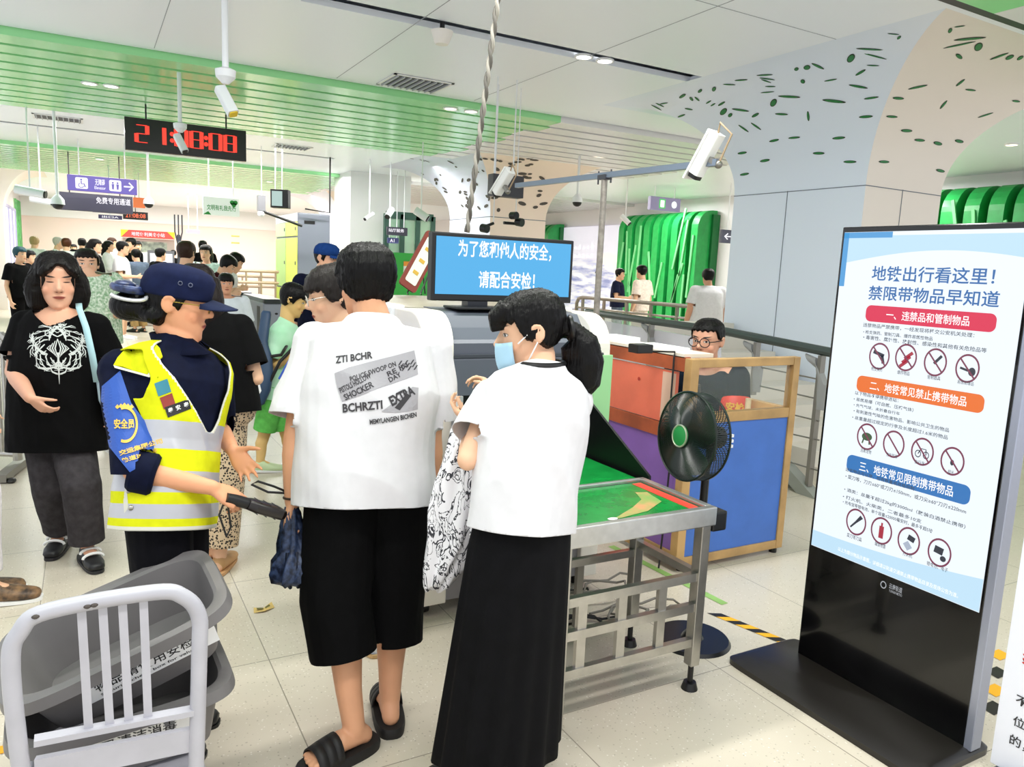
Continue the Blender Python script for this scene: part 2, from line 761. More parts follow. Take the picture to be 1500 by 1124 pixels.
class Head:
    def __init__(s, c, fwd, pitch=0.0, roll=0.0, sc=1.0):
        f = V((fwd[0], fwd[1], 0)).normalized()
        r = f.cross(V((0, 0, 1)))
        M = Matrix((r, f, V((0, 0, 1)))).transposed()
        M = M @ Matrix.Rotation(roll, 3, 'Y') @ Matrix.Rotation(pitch, 3, 'X')
        s.M, s.c, s.sc = M, V(c), sc

    def p(s, x, y, z):
        return s.c + s.sc * (s.M @ V((x, y, z)))

    def d(s, x, y, z):
        return s.M @ V((x, y, z))

    def skull(s, g, grow=0.0, n=24, zmin=-9):
        secs = []
        for z, w, f, b in HEAD:
            if z < zmin:
                continue
            zz = z + (grow if z > 0.07 else 0) * max(0, (z - 0.03) / 0.083)
            cy, hy = (f + b) / 2, (f - b) / 2
            secs.append((s.p(0, cy, zz), s.d(1, 0, 0) * (w + grow) * s.sc, s.d(0, 1, 0) * (hy + grow) * s.sc, 2.25))
        g.loft(secs, n)

    def local(s, co):
        Mi = np.array(s.M.transposed())
        return ((co - np.array(s.c)) @ Mi.T) / s.sc

    def face(s, g, detail=True):
        s.skull(g)
        if not detail:
            g.ball(s.p(0, 0.094, -0.022), (0.011 * s.sc, 0.014 * s.sc, 0.018 * s.sc), s.M, 8)
        else:
            g.tube([s.p(0, 0.080, 0.026), s.p(0, 0.094, 0.004), s.p(0, 0.108, -0.019), s.p(0, 0.105, -0.029)],
                   [0.007 * s.sc, 0.0082 * s.sc, 0.0125 * s.sc, 0.0095 * s.sc], 10)
            g.ball(s.p(0, 0.087, -0.012), (0.019 * s.sc, 0.016 * s.sc, 0.026 * s.sc), s.M, 10)
            for sx in (-1, 1):
                g.ball(s.p(sx * 0.0115, 0.094, -0.027), (0.0085 * s.sc, 0.009 * s.sc, 0.007 * s.sc), s.M, 8)
                g.ball(s.p(sx * 0.034, 0.072, 0.030), (0.022 * s.sc, 0.016 * s.sc, 0.007 * s.sc), s.M, 8)
                g.ball(s.p(sx * 0.038, 0.056, -0.030), (0.026 * s.sc, 0.022 * s.sc, 0.026 * s.sc), s.M, 10)
            g.ball(s.p(0, 0.088, -0.054), (0.025 * s.sc, 0.0115 * s.sc, 0.0065 * s.sc), s.M, 10)
            g.ball(s.p(0, 0.085, -0.0635), (0.021 * s.sc, 0.0125 * s.sc, 0.0065 * s.sc), s.M, 10)
            g.ball(s.p(0, 0.076, -0.100), (0.020 * s.sc, 0.017 * s.sc, 0.014 * s.sc), s.M, 10)
        for sx in (-1, 1):
            E = s.M @ Matrix.Rotation(sx * 0.35, 3, 'Z') @ Matrix.Rotation(-0.2, 3, 'X')
            g.ball(s.p(sx * 0.078, -0.012, -0.004), (0.008 * s.sc, 0.017 * s.sc, 0.029 * s.sc), E, 12)
            if detail:
                g.tube([s.p(sx * (0.083 + 0.004 * math.sin(a)), -0.016 - 0.018 * math.cos(a), 0.001 + 0.024 * math.sin(a)) for a in np.linspace(-1.2, 2.6, 10)], 0.006 * s.sc, 6)


def hand(g, w, d, pn, left, sc=1.0, curl=0.35, spread=0.10, thumb=0.7, curls=None, tcurl=0.3):
    """palm, four unequal bent fingers and a thumb leaving the side of the palm"""
    w, d, pn = V(w), V(d).normalized(), V(pn)
    pn = (pn - d * pn.dot(d)).normalized()
    lat = d.cross(pn) * (-1 if left else 1)      # towards the thumb
    k = sc
    g.loft([(w - d * 0.02 * k, lat * 0.024 * k, pn * 0.019 * k), (w + d * 0.012 * k, lat * 0.026 * k, pn * 0.0175 * k), (w + d * 0.045 * k, lat * 0.037 * k, pn * 0.0155 * k),
            (w + d * 0.075 * k, lat * 0.0395 * k, pn * 0.013 * k), (w + d * 0.094 * k, lat * 0.036 * k, pn * 0.0095 * k)], 16, 2.6)
    for i, (u, base, L, r) in enumerate(((0.030, 0.088, 0.071, 0.0080), (0.0102, 0.092, 0.079, 0.0084), (-0.0102, 0.089, 0.074, 0.0080), (-0.029, 0.080, 0.058, 0.0070))):
        c = curls[i] if curls else curl * (1 + 0.12 * i)
        side = spread * (1.5 - i) / 1.5
        p = w + lat * u * k + d * base * k
        fd = (d + lat * side).normalized()
        pts = [p - fd * 0.022 * k, p]
        ang = 0
        axis = fd.cross(pn)
        for fr, bend in ((0.44, 0.75), (0.32, 1.05), (0.24, 0.75)):
            ang += c * bend
            q = (fd * math.cos(ang) + pn * math.sin(ang))
            p = p + q * L * fr * k
            pts.append(p)
        rr = [r * 1.05 * k, r * 1.05 * k, r * 0.98 * k, r * 0.9 * k, r * 0.72 * k]
        g.tube(pts, rr, 10)
        for q, r_ in zip(pts[1:], rr[1:]):
            g.ball(q, r_ * 1.0, n=8)
    p = w + lat * 0.020 * k + d * 0.022 * k + pn * 0.004 * k
    t1 = (d * math.cos(thumb) + lat * math.sin(thumb) + pn * 0.25).normalized()
    pts = [p, p + t1 * 0.045 * k]
    t2 = (t1 + pn * tcurl + d * 0.35).normalized()
    pts += [pts[-1] + t2 * 0.032 * k]
    t3 = (t2 + pn * tcurl * 0.8 + d * 0.2).normalized()
    pts += [pts[-1] + t3 * 0.024 * k]
    rr = [0.0150 * k, 0.0105 * k, 0.0095 * k, 0.0072 * k]
    g.tube(pts, rr, 10)
    for q, r_ in zip(pts, rr):
        g.ball(q, r_, n=8)
    return lat


def bez(a, b, c, t):
    return a * (1 - t) ** 2 + b * (2 * t * (1 - t)) + c * t * t


BODY_M = [(-0.13, .135, .098), (0.0, .160, .112), (0.16, .158, .108), (0.36, .137, .096), (0.56, .150, .105), (0.74, .165, .112), (0.86, .160, .100), (0.94, .125, .080), (1.0, .065, .060)]
BODY_F = [(-0.13, .138, .100), (0.0, .168, .118), (0.16, .160, .112), (0.36, .124, .090), (0.56, .135, .100), (0.72, .147, .115), (0.86, .140, .092), (0.94, .112, .072), (1.0, .058, .054)]


class Fig:
    def __init__(s, base, face, h=1.66, wide=1.0, female=False, detail=2, lean=0.0):
        s.base = V((base[0], base[1], 0))
        s.k = h / 1.72
        s.h = h
        s.wide = wide
        f = V((face[0], face[1], 0)).normalized()
        s.F = f
        s.R = f.cross(V((0, 0, 1)))
        s.female = female
        s.detail = detail
        s.vs = {2: 0.0052, 1: 0.0085, 0: 0.013}[detail]
        sh = 0.172 if female else 0.188
        j = dict(hip=s.L(0, 0, .94), neck=s.L(0, -0.015 + lean, 1.445))
        for q, sx in (('l', -1), ('r', 1)):
            j['hip_' + q] = s.L(sx * .088, 0, .90)
            j['knee_' + q] = s.L(sx * .095, 0.015, .495)
            j['ankle_' + q] = s.L(sx * .10, -0.025, .085)
            j['toe_' + q] = s.L(sx * .125, 0.13, .03)
            j['sh_' + q] = s.L(sx * sh * wide ** .5, -0.02 + lean, 1.395)
            j['el_' + q] = s.L(sx * (sh + .055) * wide ** .5, -0.045 + lean * .8, 1.10)
            j['wr_' + q] = s.L(sx * (sh + .065) * wide ** .5, 0.03 + lean * .6, .865)
        s.j = j
        s.head = Head(s.L(0, 0.02 + lean, 1.60), f, sc=s.k * 1.0)
        s.hand_l = s.hand_r = None      # (dir, palm normal, curl)
        s.bend = V((0, 0, 0))
        s.bare_feet = False

    def L(s, r, f, u):
        return s.base + s.k * (s.R * r + s.F * f) + V((0, 0, s.k * u))

    def set(s, **kw):
        for a, b in kw.items():
            s.j[a] = V(b)
        return s

    def spine(s, t):
        j = s.j
        return bez(j['hip'], (j['hip'] + j['neck']) / 2 + s.bend, j['neck'], t)

    def torso_secs(s, prof, off=0.0):
        j = s.j
        rh = (j['hip_r'] - j['hip_l']).normalized()
        rs = (j['sh_r'] - j['sh_l']).normalized()
        secs = []
        for row in prof:
            t, rx, ry = row[:3]
            fy = row[3] if len(row) > 3 else 0.0
            pw = row[4] if len(row) > 4 else 2.3
            c = s.spine(t)
            up = (s.spine(t + 0.05) - s.spine(t - 0.05)).normalized()
            w = min(1, max(0, t))
            r = (rh * (1 - w) + rs * w)
            r = (r - up * r.dot(up)).normalized()
            f = up.cross(r)
            secs.append((c + f * fy * s.k, r * (rx + off) * s.k * s.wide, f * (ry + off) * s.k * (0.5 + 0.5 * s.wide), pw))
        return secs

    def body(s, name, label, cat, skinm, group=None, legs=True, arms=True):
        g = Geo()
        k, j = s.k, s.j
        g.loft(s.torso_secs(BODY_F if s.female else BODY_M), 24)
        hd = s.head
        nr = (0.050 if s.female else 0.058) * k
        g.tube([j['neck'] - V((0, 0, .05 * k)), j['neck'] + V((0, 0, .012 * k)), hd.p(0, -0.018, -0.07), hd.p(0, -0.012, -0.03)], [nr * 1.5, nr * 1.06, nr * .95, nr * .95], 16)
        hd.face(g, s.detail > 0)
        aw = (0.88 if s.female else 1.0) * s.wide ** .7
        for q in 'lr':
            if arms:
                sh, el, wr = j['sh_' + q], j['el_' + q], j['wr_' + q]
                g.tube([j['neck'] - V((0, 0, .05 * k)), sh], [.06 * k, .056 * k * aw], 12)
                fa = el.lerp(wr, .28)
                g.limb([sh, sh.lerp(el, .45), el, fa, el.lerp(wr, .7), wr],
                       [.056 * k * aw, .047 * k * aw, .039 * k * aw, .041 * k * aw, .033 * k * aw, .0255 * k * aw])
                hs = getattr(s, 'hand_' + q) or {}
                d = hs.get('d', (wr - el).normalized())
                pn = hs.get('pn', (s.R if q == 'l' else -s.R))
                args = {a: b for a, b in hs.items() if a not in ('d', 'pn')}
                args.setdefault('sc', k * (0.92 if s.female else 1.0))
                hand(g, wr, d, pn, q == 'l', **args)
            if legs:
                hp, kn, an, to = j['hip_' + q], j['knee_' + q], j['ankle_' + q], j['toe_' + q]
                cf = kn.lerp(an, .3) - (to - an).normalized() * .012 * k
                g.limb([hp, hp.lerp(kn, .5), kn, cf, kn.lerp(an, .7), an],
                       [.092 * k * aw, .075 * k * aw, .054 * k * aw, .055 * k * aw, .042 * k, .035 * k])
                fd = to - an
                fd.z = 0
                fd.normalize()
                sd = fd.cross(V((0, 0, 1)))
                b = an - V((0, 0, an.z - min(an.z, to.z + .0) * 1.0)) if False else an
                drop = (an.z - to.z)
                heel = an - fd * .035 * k - V((0, 0, drop * .85))
                mid = an + fd * .05 * k - V((0, 0, drop * .5))
                g.limb([an, heel], [.033 * k, .030 * k])
                g.loft([(heel, sd * .028 * k, V((0, 0, .024 * k))), (mid, sd * .036 * k, V((0, 0, .034 * k))), (to - fd * .03 * k, sd * .044 * k, V((0, 0, .021 * k))),
                        (to + fd * .02 * k, sd * .038 * k, V((0, 0, .014 * k)))], 14)
                if s.bare_feet:
                    for i in range(5):
                        u = (i - 2) * .0175 * (1 if q == 'r' else -1)
                        L = (.028, .034, .032, .027, .02)[i]
                        p0 = to + fd * .01 * k + sd * u * -k
                        g.tube([p0, p0 + fd * L * k], [.0095 * k if i else .0125 * k, .007 * k], 8)
        g.v = [tuple(V(p) - s.base) for p in g.v]
        me = vox(g, s.vs, 3 if s.detail == 2 else 2, 0.5)
        co = get_co(me)
        hd2 = hd.local(co + np.array(s.base, np.float32))
        at = me.attributes.new('hp', 'FLOAT_VECTOR', 'POINT')
        far = np.abs(hd2).max(1) > 0.2
        hd2[far] = (0, -1, 0)
        at.data.foreach_set('vector', hd2.astype(np.float32).ravel())
        o = link_mesh(name, me, skinm)
        o.location = s.base
        tag(o, label, cat, group)
        s.o = o
        return o

    # ---- clothing -------------------------------------------------
    def _finish(s, g, name, m, size=None, it=3, cuts=(), wr=0.0, wsc=(8, 8, 4), seed=0, th=0.0, parent=None, wr2=0.0, zfun=None):
        g.v = [tuple(V(p) - s.base) for p in g.v]
        me = vox(g, size or s.vs * 1.15, it)
        if wr:
            wrinkle(me, wr, wsc, seed, wr2, zfun)
        for c in cuts:
            cut(me, V(c[0]) - s.base, *c[1:])
        o = link_mesh(name, me, m, parent or s.o)
        me.shade_smooth()
        if th:
            solid(o, th)
        return o

    def shirt(s, m, name='t_shirt', hem=-0.06, hemw=None, loose=0.018, sleeve=0.62, sw=0.075, cuff=0.085, prof=None, neck=0.075, wr=0.006, seed=0, necktilt=0.35, necky=0.0, wsc=(8, 8, 4), wr2=0.0015, cuffs=None):
        g = Geo()
        k, j = s.k, s.j
        base = prof
        if base is None:
            B = BODY_F if s.female else BODY_M
            hx, hy = hemw or (B[1][1] + loose + 0.02, B[1][2] + loose + 0.02)
            base = [(hem - 0.08, hx, hy), (hem, hx, hy), (0.25, hx - 0.004, hy - .002), (0.5, max(B[4][1] + loose, hx * .96), max(B[4][2] + loose, hy * .96))]
            base += [(t, a + loose, b + loose) for t, a, b in B[5:-1]]
            base += [(1.0, .075 + loose * .6, .066 + loose * .6), (1.06, .062 + loose * .5, .060 + loose * .5)]
        secs = s.torso_secs(base)
        g.loft(secs, 28)
        cuts = []

        def inside(q):
            q = q + s.base
            c_, ax_, ay_, pw = min(secs, key=lambda e_: abs((q - e_[0]).dot(e_[1].cross(e_[2]).normalized())))
            q = q - c_
            return abs(q.dot(ax_) / ax_.length_squared) ** pw + abs(q.dot(ay_) / ay_.length_squared) ** pw < 1.25
        up0 = (s.spine(0.1) - s.spine(0.0)).normalized()
        cuts.append((s.spine(hem), -up0, 9))
        upn = (s.spine(1.0) - s.spine(0.9)).normalized()
        fn = s.F
        cuts.append((s.spine(1.0) + upn * (.018 + necky) * k, upn + fn * necktilt * -0 + (fn * necktilt), .16 * k))
        for q in 'lr':
            if sleeve <= 0:
                break
            sh, el, wr_ = j['sh_' + q], j['el_' + q], j['wr_' + q]
            inn = sh.lerp(j['neck'], .35) - V((0, 0, .05 * k))
            g.tube([j['neck'] - V((0, 0, .045 * k)), sh + V((0, 0, .006 * k))], [.064 * k, .062 * k * s.wide ** .5], 14)
            if sleeve <= 1:
                e = sh.lerp(el, sleeve)
                d = (el - sh).normalized()
                pts, rs = [inn, sh, e, e + d * .03 * k], [sw * .95 * k, sw * k, cuff * k, cuff * k]
            else:
                e = el.lerp(wr_, sleeve - 1)
                d = (wr_ - el).normalized()
                pts, rs = [inn, sh, sh.lerp(el, .5), el, e, e + d * .025 * k], [sw * .95 * k, sw * k, (sw * .9) * k, sw * .82 * k, cuff * k, cuff * k]
                g.ball(el, sw * .82 * k, n=12)
            g.tube(pts, rs, 16)
            g.ball(sh, sw * k, n=12)
            cuts.append((e, d, cuff * 1.12 * k, .07 * k, inside))
        zn = s.j['neck'].z
        return s._finish(g, name, m, wr=wr * k, seed=seed, cuts=cuts, th=0.003, wsc=wsc, wr2=wr2, zfun=lambda co: np.clip((zn + .02 - co[:, 2]) / .26, .06, 1))

    def trousers(s, m, name='trousers', end=0.95, w=(.105, .09, .075, .072), top=0.12, wr=0.006, seed=3, wsc=(9, 9, 4), hipx=.012, cutend=True):
        """end: 0..1 knee, 1..2 ankle"""
        g = Geo()
        k, j = s.k, s.j
        B = BODY_F if s.female else BODY_M
        prof = [(-.16, B[0][1] - .01 + hipx, B[0][2] + hipx), (-.05, B[0][1] + .02 + hipx, B[0][2] + .01 + hipx), (0.0, B[1][1] + hipx, B[1][2] + hipx), (top, B[2][1] + hipx, B[2][2] + hipx), (top + .05, B[2][1] + hipx, B[2][2] + hipx)]
        g.loft(s.torso_secs(prof), 26)
        cuts = [(s.spine(top), (s.spine(.2) - s.spine(0)), .4)]
        for q in 'lr':
            hp, kn, an = j['hip_' + q], j['knee_' + q], j['ankle_' + q]
            if end <= 1:
                e = hp.lerp(kn, end)
                d = (kn - hp).normalized()
                pts, rs = [hp, hp.lerp(kn, end * .5), e, e + d * .04 * k], [w[0] * k, w[1] * k, w[2] * k, w[2] * k]
            else:
                e = kn.lerp(an, end - 1)
                d = (an - kn).normalized()
                pts, rs = [hp, hp.lerp(kn, .5), kn, kn.lerp(e, .5), e, e + d * .03 * k], [w[0] * k, (w[0] + w[1]) / 2 * k, w[1] * k, (w[1] + w[2]) / 2 * k, w[2] * k, w[3] * k]
                g.ball(kn, w[1] * k, n=12)
            g.tube(pts, rs, 18)
            g.ball(hp, w[0] * k, n=12)
            if cutend:
                cuts.append((e, d, w[2] * 1.15 * k, .07 * k))
        return s._finish(g, name, m, wr=wr * k, seed=seed, cuts=cuts, th=0.003, wsc=wsc)

    def skirt(s, m, name='skirt', length=0.5, flare=.24, top=.14, pleats=14, amp=.012):
        k = s.k
        g = Geo()
        n = 96
        rings = []
        B = BODY_F
        hipc = s.spine(top)
        for i in range(22):
            u = i / 21
            z = hipc.z - u * length * k
            if u < .2:
                rx, ry = .158 + .032 * u / .2, .130 + .02 * u / .2
            else:
                w = (u - .2) / .8
                rx, ry = .19 + (flare - .19) * w, .15 + (flare * .8 - .15) * w
            c = V((hipc.x, hipc.y, z)).lerp(V((s.base.x, s.base.y, z)), u)
            ring = []
            for a in range(n):
                t = 2 * math.pi * a / n
                rr = 1 + amp * 6 * u * math.sin(pleats * t + .6 * math.sin(3 * t)) * .6
                ring.append(c + s.R * rx * k * math.cos(t) * rr + s.F * ry * k * math.sin(t) * rr)
            rings.append(ring)
        g.rings(rings, caps=False)
        g.v = [tuple(V(p) - s.base) for p in g.v]
        me = g.mesh(name)
        fix(me)
        me.shade_smooth()
        o = link_mesh(name, me, m, s.o)
        solid(o, .003)
        return o

    def shoe(s, q, mu, ms=None, name='shoe', grow=1.0, style='sneaker'):
        k, j = s.k, s.j
        an, to = j['ankle_' + q], j['toe_' + q]
        fd = to - an
        fd.z = 0
        fd.normalize()
        sd = fd.cross(V((0, 0, 1)))
        drop = an.z - to.z
        heel = an - fd * .04 * k - V((0, 0, drop * .9))
        up = V((0, 0, 1))
        ax = (to - heel)
        zz = sd.cross(ax).normalized()
        if zz.z < 0:
            zz = -zz
        g = Geo()
        p = lambda t, dz: heel + ax * t + zz * dz * k
        G = grow
        g.loft([(p(-.06, .012), sd * .022 * k * G, zz * .030 * k), (p(.05, .016), sd * .036 * k * G, zz * .042 * k), (p(.3, .018), sd * .038 * k * G, zz * .050 * k),
                (p(.6, .006), sd * .045 * k * G, zz * .036 * k), (p(.95, .0), sd * .050 * k * G, zz * .028 * k), (p(1.22, -.004), sd * .040 * k * G, zz * .022 * k), (p(1.32, -.006), sd * .022 * k * G, zz * .014 * k)], 18, 2.4)
        g.v = [tuple(V(q_) - s.base) for q_ in g.v]
        me = vox(g, .006 if s.detail else .01, 2)
        o = link_mesh(name, me, mu, s.o)
        g2 = Geo()
        g2.loft([(p(.5, -.018), ax * .86, sd * .046 * k * G, 3.0), (p(.5, -.034), ax * .86, sd * .047 * k * G, 3.0)], 28)
        g2.v = [tuple(V(q_) - s.base) for q_ in g2.v]
        s2 = g2.build('sole', ms or mu, o)
        return o

    # ---- hair -------------------------------------------------------
    def hair(s, m, style='short', grow=0.014, name='hair', extra=None, hairline=0.062, seed=0, strands=0.003, side=-0.01, nape=-0.075, part=0.0):
        """cap of hair over the skull; the face side is pressed under the skin"""
        hd = s.head
        g = Geo()
        hd.skull(g, grow, 28, -0.10)
        if extra:
            extra(g, hd)
        g.v = [tuple(V(p) - s.base) for p in g.v]
        me = vox(g, s.vs * 1.05, 2)
        co = get_co(me)
        lo = hd.local(co + np.array(s.base, np.float32))
        no = get_no(me)
        x, y, z = lo[:, 0], lo[:, 1], lo[:, 2]
        # signed "below hairline" measure: forehead line, sideburns, nape
        line = np.where(y > 0.05, hairline, np.where(y > 0.0, hairline + (side - hairline) * np.clip((0.05 - y) / 0.03, 0, 1), side + (nape - side) * np.clip((-0.005 - y) / 0.04, 0, 1)))
        line = line + (0.004 * np.sin(np.arctan2(x, y) * 17 + seed) - part * np.clip(np.abs(x + .006), 0, .07)) * (y > 0)
        t = np.clip((line - z) / 0.018, 0, 1)
        skullish = (np.abs(x) < 0.075 + grow + .006) & (y < 0.09 + grow + .006) & (y > -0.1 - grow - .004)
        keep = extra_mask(lo, style, grow)
        t = np.where(skullish & ~keep, t, 0)
        inward = np.stack([x, y - 0.0, np.clip(z, -.06, .05) * 0], 1)
        inward /= (np.linalg.norm(inward, axis=1, keepdims=True) + 1e-6)
        lo2 = lo - inward * (t * (grow + 0.014))[:, None]
        ang = np.arctan2(x, y)
        st = np.array([noise.noise(V((a * 16 + seed, zz * 9, seed))) + .6 * noise.noise(V((a * 40 + seed, zz * 16, 7))) for a, zz in zip(ang, z)], np.float32)
        st = st * strands * (1 - t)
        M = np.array(hd.M)
        wco = (lo2 * hd.sc) @ M.T + np.array(hd.c) - np.array(s.base) + no * st[:, None]
        set_co(me, wco)
        o = link_mesh(name, me, m, s.o)
        me.shade_smooth()
        return o


def extra_mask(lo, style, grow):
    x, y, z = lo[:, 0], lo[:, 1], lo[:, 2]
    return np.zeros(len(lo), bool)


def local_cap(fig, name, m, rings, n=40, parent=None):
    """loft in head-local coordinates: rows (z, rx, front, back)"""
    hd = fig.head
    g = Geo()
    secs = []
    for z, w, f, b in rings:
        secs.append((hd.p(0, (f + b) / 2, z) - fig.base, hd.d(1, 0, 0) * w * hd.sc, hd.d(0, 1, 0) * (f - b) / 2 * hd.sc, 2.2))
    g.loft(secs, n)
    return g


def glasses(fig, m, r=0.021, w=.0016):
    hd = fig.head
    g = Geo()
    for sx in (-1, 1):
        g.tube([hd.p(sx * 0.033 + r * 1.1 * math.cos(a), 0.104 - 0.1 * abs(sx * .033 + r * math.cos(a)) ** 1.3, 0.006 + r * .95 * math.sin(a)) - fig.base for a in np.linspace(0, 2 * math.pi, 20, endpoint=False)], w, 6, closed=True)
        g.tube([hd.p(sx * 0.056, 0.100, 0.010) - fig.base, hd.p(sx * 0.078, 0.07, 0.012) - fig.base, hd.p(sx * 0.084, -0.01, 0.010) - fig.base], w, 6)
    g.tube([hd.p(-0.011, 0.104, 0.010) - fig.base, hd.p(0, 0.107, 0.012) - fig.base, hd.p(0.011, 0.104, 0.010) - fig.base], w, 6)
    return g.build('glasses', m, fig.o, smooth=True)
# ------------------------------------------------------------------ setting
random.seed(4)


def struct(o):
    o['kind'] = 'structure'
    return o


def floor_mat():
    m, nt, b = newmat('terrazzo')
    g = NG(nt)
    tc = nt.nodes.new('ShaderNodeTexCoord')
    br = nt.nodes.new('ShaderNodeTexBrick')
    br.offset = 0.0
    br.inputs['Scale'].default_value = 1.0
    br.inputs['Brick Width'].default_value = 0.8
    br.inputs['Row Height'].default_value = 0.8
    br.inputs['Mortar Size'].default_value = 0.0022
    br.inputs['Mortar Smooth'].default_value = 0.2
    br.inputs['Color1'].default_value = lin('#d2c9b8')
    br.inputs['Color2'].default_value = lin('#cec5b3')
    br.inputs['Mortar'].default_value = lin('#8d8577')
    mp = nt.nodes.new('ShaderNodeMapping')
    mp.inputs['Location'].default_value = (0.23, 0.35, 0)
    nt.links.new(tc.outputs['Object'], mp.inputs['Vector'])
    nt.links.new(mp.outputs['Vector'], br.inputs['Vector'])
    vo = nt.nodes.new('ShaderNodeTexVoronoi')
    vo.inputs['Scale'].default_value = 75
    nt.links.new(tc.outputs['Object'], vo.inputs['Vector'])
    chip = g.m('LESS_THAN', vo.outputs['Distance'], 0.22)
    sp = nt.nodes.new('ShaderNodeSeparateColor')
    nt.links.new(vo.outputs['Color'], sp.inputs[0])
    dark = g.m('MULTIPLY', chip, g.m('GREATER_THAN', sp.outputs[0], 0.62))
    lite = g.m('MULTIPLY', chip, g.m('LESS_THAN', sp.outputs[0], 0.3))
    c = g.mix(g.m('MULTIPLY', dark, 0.5), br.outputs['Color'], lin('#8a7f6c'))
    c = g.mix(g.m('MULTIPLY', lite, 0.6), c, lin('#f4efe6'))
    n = nt.nodes.new('ShaderNodeTexNoise')
    n.inputs['Scale'].default_value = 2.2
    n.inputs['Detail'].default_value = 5
    nt.links.new(tc.outputs['Object'], n.inputs['Vector'])
    c = g.mix(g.m('MULTIPLY', g.m('SUBTRACT', n.outputs['Fac'], 0.45, clamp=True), 0.8), c, lin('#b9ad97'))
    nt.links.new(c, b.inputs['Base Color'])
    b.inputs['Roughness'].default_value = 0.28
    b.inputs['Specular IOR Level'].default_value = 0.45
    return m


white_ceil = mat('ceiling_white', '#f3f8ff', rough=0.35, spec=0.4)
black = mat('black_plastic', '#0b0b0d', rough=0.4)
dark_grey = mat('dark_grey', '#3c3e46', rough=0.45)
steel = mat('steel', '#b9b6b0', rough=0.28, metal=0.9, var=0.08, vscale=20)
steel_d = mat('steel_satin', '#8d8a84', rough=0.35, metal=0.85)
white_p = mat('white_paint', '#eeeeee', rough=0.4)
cream = mat('cream_panel', '#efe6db', rough=0.4)
slat_g = mat('slat_green', '#9fe6a2', rough=.2)
slat_w = mat('slat_white', '#e6e4e6', rough=0.35)
soffit = mat('soffit_dark', '#0d130e', rough=0.8)

fl = Geo()
fl.box((-2.1, -2.5, -0.05), (13.0, 34.0, 0.0))
struct(fl.build('floor', floor_mat()))

# ceiling: flat white panels, recessed strips for the slats
cg = Geo()


def ceil(x0, x1, y0, y1, z=ZC, t=0.05):
    cg.box((x0, y0, z), (x1, y1, z + t))


def seams(g, xs, ys, y0, y1, x0, x1):
    for x in xs:
        g.box((x - .003, y0, ZC - .002), (x + .003, y1, ZC + .001))
    for y in ys:
        g.box((x0, y - .003, ZC - .002), (x1, y + .003, ZC + .001))


ceil(-2.1, 13.0, 1.2, 5.80)
ceil(-2.1, 5.25, 6.03, 8.28)
ceil(-2.1, 1.45, 5.80, 6.03)
ceil(5.25, 13.0, 5.80, 8.28)
ceil(-2.1, 13.0, 12.35, 14.35)
ceil(-2.1, 4.1, 14.5, 16.8)
ceil(4.1, 13.0, 14.35, 16.8)
ceil(-2.1, 13.0, 22.0, 34.0)
ceil(9.2, 13.0, 8.28, 12.35)
ceil(-2.1, 13.0, 1.2, 34.0, ZC + .32)
cg.mat(3)
for y0, y1 in ((8.28, 12.35), (16.8, 22.0)):
    cg.box((-2.1, y0, ZC + .08), (13.0, y1, ZC + .12))
cg.mat(1)
seams(cg, (0.62, 2.35, 3.95), (2.6,), 1.3, 8.2, -2.1, 8)
cg.box((-2.1, 4.3, ZC - .002), (5.2, 4.306, ZC))
cg.mat(2)
cg
cg.box((-2.1, 14.33, ZC + .012), (4.1, 14.52, ZC + .03))
cg.box((4.6, 3.28, ZC - .004), (9, 3.36, ZC + .01))
cg.mat(0)
struct(cg.build('ceiling', [white_ceil, mat('seam_grey', '#9aa0a8'), black, soffit]))

# slats: each a box of its own along the hall's width
sg = Geo()
for y0, y1, ny, xb in ((1.25, 3.26, 5, 5.25), (8.3, 12.35, 10, 5.2), (16.8, 22.0, 14, 5.4)):
    p = (y1 - y0) / ny
    for i in range(ny):
        a, b2 = y0 + i * p, y0 + i * p + p * 0.79
        sg.mat(0).box((-2.1, a, ZC - .07), (xb + .1 * math.sin(i * 2), b2, ZC + .06))
        sg.mat(1).box((xb + .1 * math.sin(i * 2), a, ZC - .07), (9.2 if y0 < 10 else 13.0, b2, ZC + .06))
struct(sg.build('trim_1', [slat_g, slat_w]))

